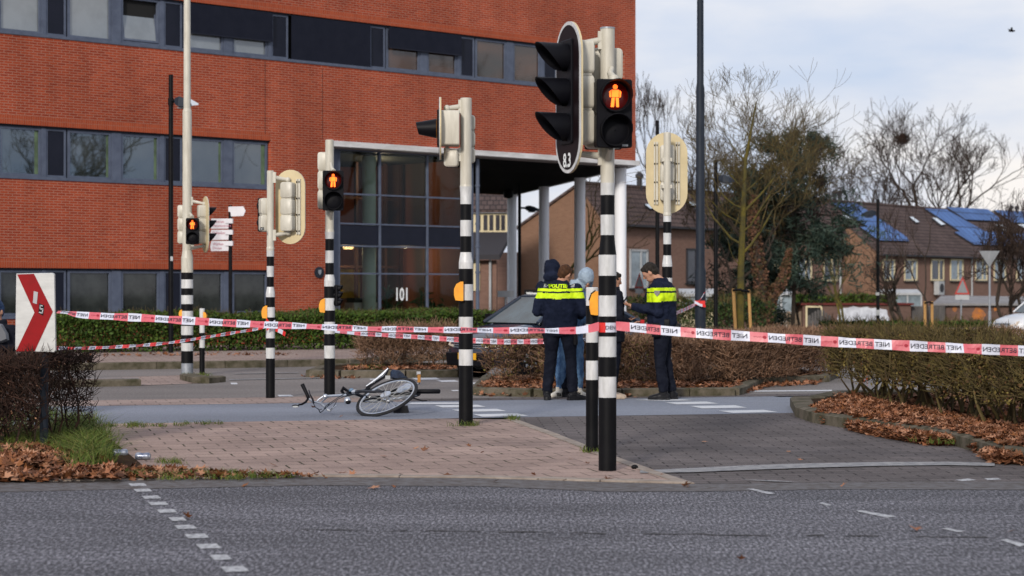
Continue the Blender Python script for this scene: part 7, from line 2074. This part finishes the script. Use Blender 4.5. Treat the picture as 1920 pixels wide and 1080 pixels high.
def limb(mb, pts, rs_, n=12): mb.tube(pts, rs_, n)
def hand(mb, wr, d, pn, curl=.5, side=1, k=1.0):
    """wr wrist, d direction of the hand, pn palm normal; five fingers"""
    wr = Vector(wr); d = Vector(d).normalized(); pn = Vector(pn); pn = (pn - d * pn.dot(d)).normalized(); s = d.cross(pn) * side
    mb.etube([wr - d * .02, wr + d * .02, wr + d * .055 * k, wr + d * .09 * k], [.024, .034, .042, .038], [.020, .016, .015, .012], 12, up=pn)
    for i, (o, l_) in enumerate(((-.030, .062), (-.010, .074), (.011, .070), (.031, .054))):
        p = wr + d * .082 + s * o; dd = d.copy(); pts = [p - d * .015, p]
        for j, f in enumerate((.45, .32, .23)):
            ax = s
            dd = (Matrix.Rotation(-side * curl * (.55 + .25 * j) * (1 + .08 * i), 3, s) @ dd)
            if dd.dot(pn) < 0 and curl > 0: dd = dd - pn * 2 * dd.dot(pn)
            p = p + dd * l_ * f * 1.2; pts.append(p)
        mb.tube(pts, [.010, .010, .0095, .0085, .007], 8)
    b = wr + d * .02 - s * .028
    mb.tube([b, b - s * .022 + d * .025 + pn * .012, b - s * .028 + d * .052 + pn * .026, b - s * .020 + d * .072 + pn * .034], [.014, .012, .010, .008], 8)

def noise_disp(vs, fs, amp, sc, seed=0):
    me = bpy.data.meshes.new('q'); me.from_pydata([tuple(v) for v in vs], [], fs)
    ns = [v.normal.copy() for v in me.vertices]; bpy.data.meshes.remove(me)
    o = Vector((seed * 3.1, seed * 1.7, 0))
    return [v + n * amp * (noise.noise(Vector((v.x * sc, v.y * sc, v.z * sc * .8)) + o) + .5 * noise.noise(Vector((v.x * sc * 2.5, v.y * sc * 2.5, v.z * sc * 3.2)) + o)) for v, n in zip(vs, ns)]

def garment(name, mb, voxel, mats, root, M, fn=None, amp=.012, sc=9, seed=0, sm=3):
    vs, fs = remeshed(mb, voxel, sm)
    if amp: vs = noise_disp(vs, fs, amp, sc, seed)
    o = MB(); o.v = [tuple(M @ v) for v in vs]; o.f = [list(f) for f in fs]
    if fn:
        for f in fs:
            c = sum((vs[i] for i in f), Vector()) / len(f); o.m.append(fn(c))
    else: o.m = [0] * len(fs)
    ob = o.build(name, mats, root, fixn=False)
    ob.data.polygons.foreach_set('use_smooth', [True] * len(ob.data.polygons))
    return ob, vs, fs

def person(label, px, Z, H, yaw, feet, hands, head_dir=(0, 1, 0), head_off=(0, .02, 0), jacket=None, trousers=None, shoes=None, hair=None, hood=None, lean=(0, 0), bulk_=1.0, jz=.90, jfn=None, jm=None, elbows=None, drop=0.0, kneel=False, cx=0.0, coat=0, skirtw=0):
    k = H / 1.8
    loc = Vector((XZ(px, Z), Z, 0))
    root = thing('person', label, 'person', tuple(loc), 0)
    M = Matrix.Translation(loc) @ Matrix.Rotation(math.radians(yaw), 4, 'Z') @ Matrix.Scale(k, 4)
    lx, ly = lean
    def T(z): return Vector((lx * max(0, z - .9), ly * max(0, z - .9), z - drop))
    sh = T(1.46); nk = T(1.53); hc = T(1.66) + Vector(head_off)
    hipz = .92 - drop
    hips = [Vector((-.10, 0, hipz)), Vector((.10, 0, hipz))]
    shl = [sh + Vector((-.205 * bulk_, 0, -.02)), sh + Vector((.205 * bulk_, 0, -.02))]
    legs = []
    for h, f in zip(hips, feet):
        an = Vector((f[0], f[1], .09))
        if kneel: kn = Vector((h.x * 1.2, .38, .07)); an = Vector((h.x * 1.3, -.05, .09))
        else: kn = (h + an) / 2 + Vector((0, .035, .02))
        legs.append((h, kn, an))
    arms = []
    for i, (s_, hd_) in enumerate(zip(shl, hands)):
        w_ = Vector(hd_[0]) - Vector((0, 0, drop)); 
        if elbows and elbows[i]: e = Vector(elbows[i]) - Vector((0, 0, drop))
        else: e = (s_ + w_) / 2 + Vector(((-1, 1)[i] * .10, -.10, -.10))
        arms.append((s_, e, w_, hd_[1], hd_[2]))
    hd = Vector(head_dir).normalized(); upv = Vector((0, 0, 1)); upv = (upv - hd * upv.dot(hd)).normalized(); rt = hd.cross(upv)
    HM = Matrix(((rt.x, hd.x, upv.x, hc.x), (rt.y, hd.y, upv.y, hc.y), (rt.z, hd.z, upv.z, hc.z), (0, 0, 0, 1)))
    # --- body: one continuous surface
    b = MB()
    b.etube([T(.88), T(1.05), T(1.25), T(1.42), T(1.50)], [.13, .12, .14, .16, .08], [.10, .09, .10, .09, .07], 16)
    b.tube([T(1.44), nk, nk.lerp(hc, .5), hc - upv * .05], [.075, .062, .058, .055], 14)
    for h, kn, an in legs: b.tube([h, kn, an, an - Vector((0, 0, .04))], [.085, .055, .04, .04], 12)
    for s_, e, w_, d, pn in arms: b.tube([s_ + Vector((0, 0, -.01)), e, w_], [.055, .042, .028], 10)
    for i, (s_, e, w_, d, pn) in enumerate(arms): hand(b, w_, d, pn, .6, side=(1, -1)[i])
    hb = MB(); hb.M = HM
    b.M = HM
    b.ball((0, 0, .012), (.076, .095, .108), 20, 14); b.ball((0, .028, -.055), (.054, .062, .062), 16, 10)
    b.ball((0, -.03, .03), (.072, .075, .085), 14, 10)
    b.tube([(0, .088, .02), (0, .108, -.018), (0, .095, -.03)], [.010, .015, .010], 8)
    for s_ in (-1, 1): b.ball((s_ * .077, -.004, -.008), (.012, .020, .032), 8, 6); b.ball((s_ * .03, .083, .028), (.018, .010, .008), 8, 6)
    b.M = None
    ob, vs, fs = garment('body', b, .0085, M_skin, root, M, amp=0, sm=2)
    # eyes, mouth
    e = MB(); e.M = M @ HM
    for s_ in (-1, 1): e.ball((s_ * .031, .085, .008), (.012, .008, .006), 8, 6)
    e.build('eyes', M_black, root, smooth=True)
    e = MB(); e.M = M @ HM; e.ball((0, .088, -.062), (.022, .006, .005), 8, 6); e.build('mouth', mat('lips', (.36, .13, .11), .6), root, smooth=True)
    # --- hair / hood
    if hair:
        h_ = MB(); h_.M = HM; h_.ball((0, -.018, .032), (.086, .100, .100), 18, 12); h_.ball((0, -.055, -.01), (.072, .06, .075), 14, 10)
        h_.ball((0, .045, .085), (.06, .045, .03), 12, 8)
        garment('hair', h_, .010, hair, root, M, amp=.010, sc=30, seed=3, sm=2)
    if hood:
        h_ = MB(); h_.M = HM; h_.ball((0, -.025, .025), (.112, .125, .130), 18, 12); h_.ball((0, -.05, -.09), (.115, .11, .085), 14, 10)
        h_.M = None; h_.tube([hc - upv * .08, nk, T(1.47)], [.10, .12, .13], 14)
        garment('hood', h_, .012, hood, root, M, amp=.014, sc=13, seed=5, sm=3)
    # --- trousers
    t_ = MB()
    t_.etube([T(.84), T(.93), T(1.03)], [.165, .175, .165], [.125, .13, .12], 18)
    for h, kn, an in legs: t_.tube([h + Vector((0, 0, .03)), h.lerp(kn, .5), kn, kn.lerp(an, .55), an + Vector((0, 0, .02))], [.108, .094, .076, .072, .070 if trousers is not M_jean else .058], 16)
    garment('trousers', t_, .013, trousers, root, M, amp=.014, sc=12, seed=1)
    # --- jacket
    j = MB(); B_ = bulk_
    zs_ = [jz, jz + .10, 1.10, 1.22, 1.34, 1.42, 1.475, 1.515]
    rx = [.205, .215, .215, .225, .245, .235, .175, .10]; ry = [.155, .16, .155, .16, .165, .15, .12, .09]
    if skirtw: rx[0] += skirtw; ry[0] += skirtw * .6
    j.etube([T(z) for z in zs_], [r * B_ for r in rx], [r * B_ for r in ry], 22)
    for s_, e, w_, d, pn in arms:
        q = Vector(d).normalized()
        j.tube([s_ + Vector((0, 0, .0)), s_.lerp(e, .5), e, e.lerp(w_, .5), w_ - q * .015], [.080, .078, .070, .062, .052], 14)
        j.ball(s_, .085, 12, 8); j.ball(e, .072, 12, 8)
    if jacket[1]: j.tube([T(1.48), T(1.53), T(1.565)], [.11, .10, .098], 14)
    jo, jv, jf = garment('jacket', j, .013, jm or jacket[0], root, M, fn=jfn, amp=.018, sc=8, seed=2)
    # --- shoes
    for h, kn, an in legs:
        f_ = feet[legs.index((h, kn, an))]; fd = Vector((f_[2], f_[3], 0)).normalized() if not kneel else Vector((0, -1, 0))
        s_ = MB(); a0 = Vector((an.x, an.y, 0))
        s_.tube([a0 + Vector((0, 0, .15)), a0 + Vector((0, 0, .07))], [.056, .055], 12)
        s_.etube([a0 - fd * .075 + Vector((0, 0, .045)), a0 - fd * .03 + Vector((0, 0, .052)), a0 + fd * .06 + Vector((0, 0, .048)), a0 + fd * .14 + Vector((0, 0, .036)), a0 + fd * .195 + Vector((0, 0, .028))], [.035, .044, .050, .048, .028], [.042, .052, .046, .034, .024], 14, up=(0, 0, 1))
        s_.etube([a0 - fd * .085 + Vector((0, 0, .013)), a0 + fd * .05 + Vector((0, 0, .013)), a0 + fd * .20 + Vector((0, 0, .015))], [.040, .050, .035], [.014, .014, .014], 14, up=(0, 0, 1))
        so_, _, _ = garment('shoe', s_, .009, shoes, root, M, amp=.003, sc=20)
        if shoes is M_sneak:
            q = MB(); q.M = M; sd = Vector((fd.y, -fd.x, 0))
            for sgn in (-1, 1):
                for i in range(3):
                    c = a0 + fd * (.045 + .03 * i) + sd * sgn * .050
                    q.box((0, 0, 0), (.012, .008, .055), M=Matrix.Translation(c + Vector((0, 0, .045))) @ Matrix.Rotation(math.atan2(fd.y, fd.x), 4, 'Z') @ Matrix.Rotation(.5, 4, 'Y'))
            q.build('shoe_stripes', M_black, so_)
    return root, M, (jv, jf), arms

YB = [(1.345, 1.418), (1.438, 1.475)]
def hv(c):
    z = c.z + .025 * math.cos(c.x * 2.2) - .025 - .02 * abs(c.x)
    for a, b in YB:
        if a - .02 <= z <= b - .02: return 1
    return 0
o1, M1, (jv, jf), ar = person('police officer seen from behind, navy jacket with yellow bands, brown hair', 1050, 25.4, 1.76, -14,
    [(-.17, -.02, -.15, 1), (.17, .02, .75, .65)], [((-.12, .30, 1.12), (.5, .8, .1), (0, 0, 1)), ((.20, .30, 1.10), (-.3, .8, .1), (0, 0, 1))],
    head_dir=(.45, .75, -.45), head_off=(.06, .05, -.02), jacket=(M_navy, True), trousers=M_navy2, shoes=M_boot, hair=M_hairb, bulk_=1.06, jz=.93, jfn=hv, jm=[M_navy, M_hiv],
    elbows=[(-.30, -.04, 1.16), (.31, -.02, 1.16)])
bv = BVHTree.FromPolygons(jv, jf)
def onback(x, z, off=.014):
    h = bv.ray_cast(Vector((x, -1, z)), Vector((0, 1, 0)))
    y = h[0].y if h[0] is not None else -.15
    return M1 @ Vector((x, y - off, z))
mb = MB(); put_text(mb, 'POLITIE', .062, lambda u, v: onback(u, 1.472 + v), bold=.003, sx=1.15, center=True); mb.build('back_lettering', M_hiv, o1, fixn=False)
mb = MB()
for s_ in (-1, 1):
    for i in range(3):
        for jx in range(3):
            x = s_ * (.165 + .016 * jx); z = 1.478 + .016 * i; mb.poly([onback(x + a, z + b) for a, b in ((0, 0), (.009, 0), (.009, .009), (0, .009))])
mb.build('back_dots', M_txt, o1, fixn=False)
mb = MB(); mb.M = M1; mb.rbox((.19, .02, .90), (.07, .09, .14), .02); mb.rbox((.215, -.04, .80), (.05, .07, .16), .02); mb.rbox((.10, -.14, .90), (.09, .05, .07), .015); mb.build('belt_pouches', M_blackpl, o1, smooth=True)
mb = MB(); mb.M = M1; mb.etube([(0, 0, .93), (0, 0, .975)], [.20, .20], [.15, .15], 20); mb.build('belt', M_boot, o1, smooth=True)

person('person in pale grey hood, blue jeans and white striped sneakers', 1067, 26.15, 1.72, 200,
    [(-.14, .0, -.2, 1), (.14, .0, .9, .5)], [((-.22, .16, 1.02), (0, .3, -1), (1, 0, 0)), ((.10, .30, 1.14), (-.5, .8, .1), (0, 0, 1))],
    head_dir=(.1, .75, -.5), head_off=(-.08, .10, -.04), jacket=(M_jean, False), trousers=M_jean, shoes=M_sneak, hood=M_hood, bulk_=.95, jz=.86, lean=(-.16, .05))
person('person in a dark navy hood, mostly hidden by the officer seen from behind', 1041, 26.1, 1.80, 10,
    [(.12, 0, 0, 1), (.22, -.02, 0, 1)], [((-.05, .26, 1.1), (.3, .8, .1), (0, 0, 1)), ((.2, .26, 1.1), (-.3, .8, .1), (0, 0, 1))],
    head_dir=(.2, .9, -.2), jacket=(M_navy, False), trousers=M_navy2, shoes=M_boot, hood=M_navy, bulk_=.72, elbows=[(-.12, .12, 1.2), (.16, .12, 1.2)], lean=(-.05, 0))
person('person in dark coat and beige shoes, mostly hidden behind the nearest striped pole', 1149, 25.7, 1.66, -75,
    [(-.08, .02, .1, 1), (.08, -.06, .1, 1)], [((-.15, .24, 1.1), (.3, .8, .1), (0, 0, 1)), ((.18, .2, 1.05), (-.3, .8, .1), (0, 0, 1))],
    head_dir=(0, .95, -.2), jacket=(M_dark, True), trousers=M_navy2, shoes=M_beige, hair=M_hairk, bulk_=.98, jz=.80, skirtw=.02)
def hv2(c):
    z = c.z + .03 * c.y
    for a, b in ((1.26, 1.37), (1.392, 1.435)):
        if a <= z <= b and c.y > -.30 and not (c.y > .19): return 1
    return 0
o2, M2, jj2, ar2 = person('police officer in profile looking down at a phone, yellow chest bands and dark cap', 1243, 25.5, 1.80, 78,
    [(-.09, -.02, 0, 1), (.10, -.10, -.1, 1)], [((-.05, .40, 1.20), (.15, .9, .25), (.2, -.3, 1)), ((.04, .36, 1.19), (-.2, .9, .2), (.2, -.3, 1))],
    head_dir=(0, .8, -.55), head_off=(0, .12, -.03), jacket=(M_navy, True), trousers=M_navy2, shoes=M_boot, hair=M_hairk, bulk_=1.2, jz=.90, jfn=hv2, jm=[M_navy, M_hiv], lean=(0, .06),
    elbows=[(-.27, .02, 1.13), (.28, .02, 1.13)])
mb = MB(); mb.M = M2; mb.rbox((-.235, .06, .90), (.06, .10, .18), .02); mb.rbox((-.02, -.2, .93), (.12, .06, .10), .02); mb.rbox((-.22, -.08, .98), (.05, .07, .12), .015); mb.build('belt_pouches', M_blackpl, o2, smooth=True)
mb = MB(); mb.M = M2; bv2 = BVHTree.FromPolygons(*jj2)
h = bv2.ray_cast(Vector((-1, .03, 1.37)), Vector((1, 0, 0))); xx = (h[0].x if h[0] is not None else -.3) - .006
mb.prism([(-.035 + .03, 1.40), (.035 + .03, 1.40), (.038 + .03, 1.37), (.03, 1.325), (-.038 + .03, 1.37)], xx - .004, xx, 'x'); mb.build('badge', mat('grey_blue_badge', (.09, .10, .16), .5, col2=(.30, .27, .2), vscale=60), o2)
pt = thing('mobile_phone', 'black mobile phone held by the officer in profile', 'phone', tuple(M2 @ Vector((0, .52, 1.27))), 0)
mb = MB(); mb.M = M2 @ Matrix.Translation((-.02, .50, 1.265)) @ Matrix.Rotation(math.radians(35), 4, 'X'); mb.rbox((0, 0, 0), (.072, .011, .15), .008); mb.build('phone_body', M_blackpl, pt, smooth=True)
person('person in dark clothes and cap crouching at the left edge', -6, 21.5, 1.78, 150,
    [(-.1, 0, 0, 1), (.1, 0, 0, 1)], [((-.12, .30, 1.32), (.4, .3, 1), (1, 0, 0)), ((.1, .3, 1.05), (-.4, .8, .1), (0, 0, 1))],
    head_dir=(-.2, .9, -.15), jacket=(M_dark, True), trousers=M_navy2, shoes=M_boot, hair=mat('dark_blue_cap', (.02, .04, .09), .6), drop=.47, kneel=True)
bg_ = thing('handbag', 'grey bag beside the crouching person at the left edge', 'bag', tuple(P(4, 640, 21.2)), 0)
mb = MB(); q = P(4, 622, 21.2); mb.loft([[(q.x + a * k_, q.y + dy, q.z + b * k_) for a, b in ((-.10, .10), (.0, .08), (.06, -.02), (.07, -.09), (.0, -.12), (-.10, -.10))] for k_, dy in ((.8, -.05), (1, -.02), (1, .03), (.8, .06))]); mb.build('bag_body', mat('grey_bag_leather', (.13, .135, .15), .5), bg_, smooth=True)
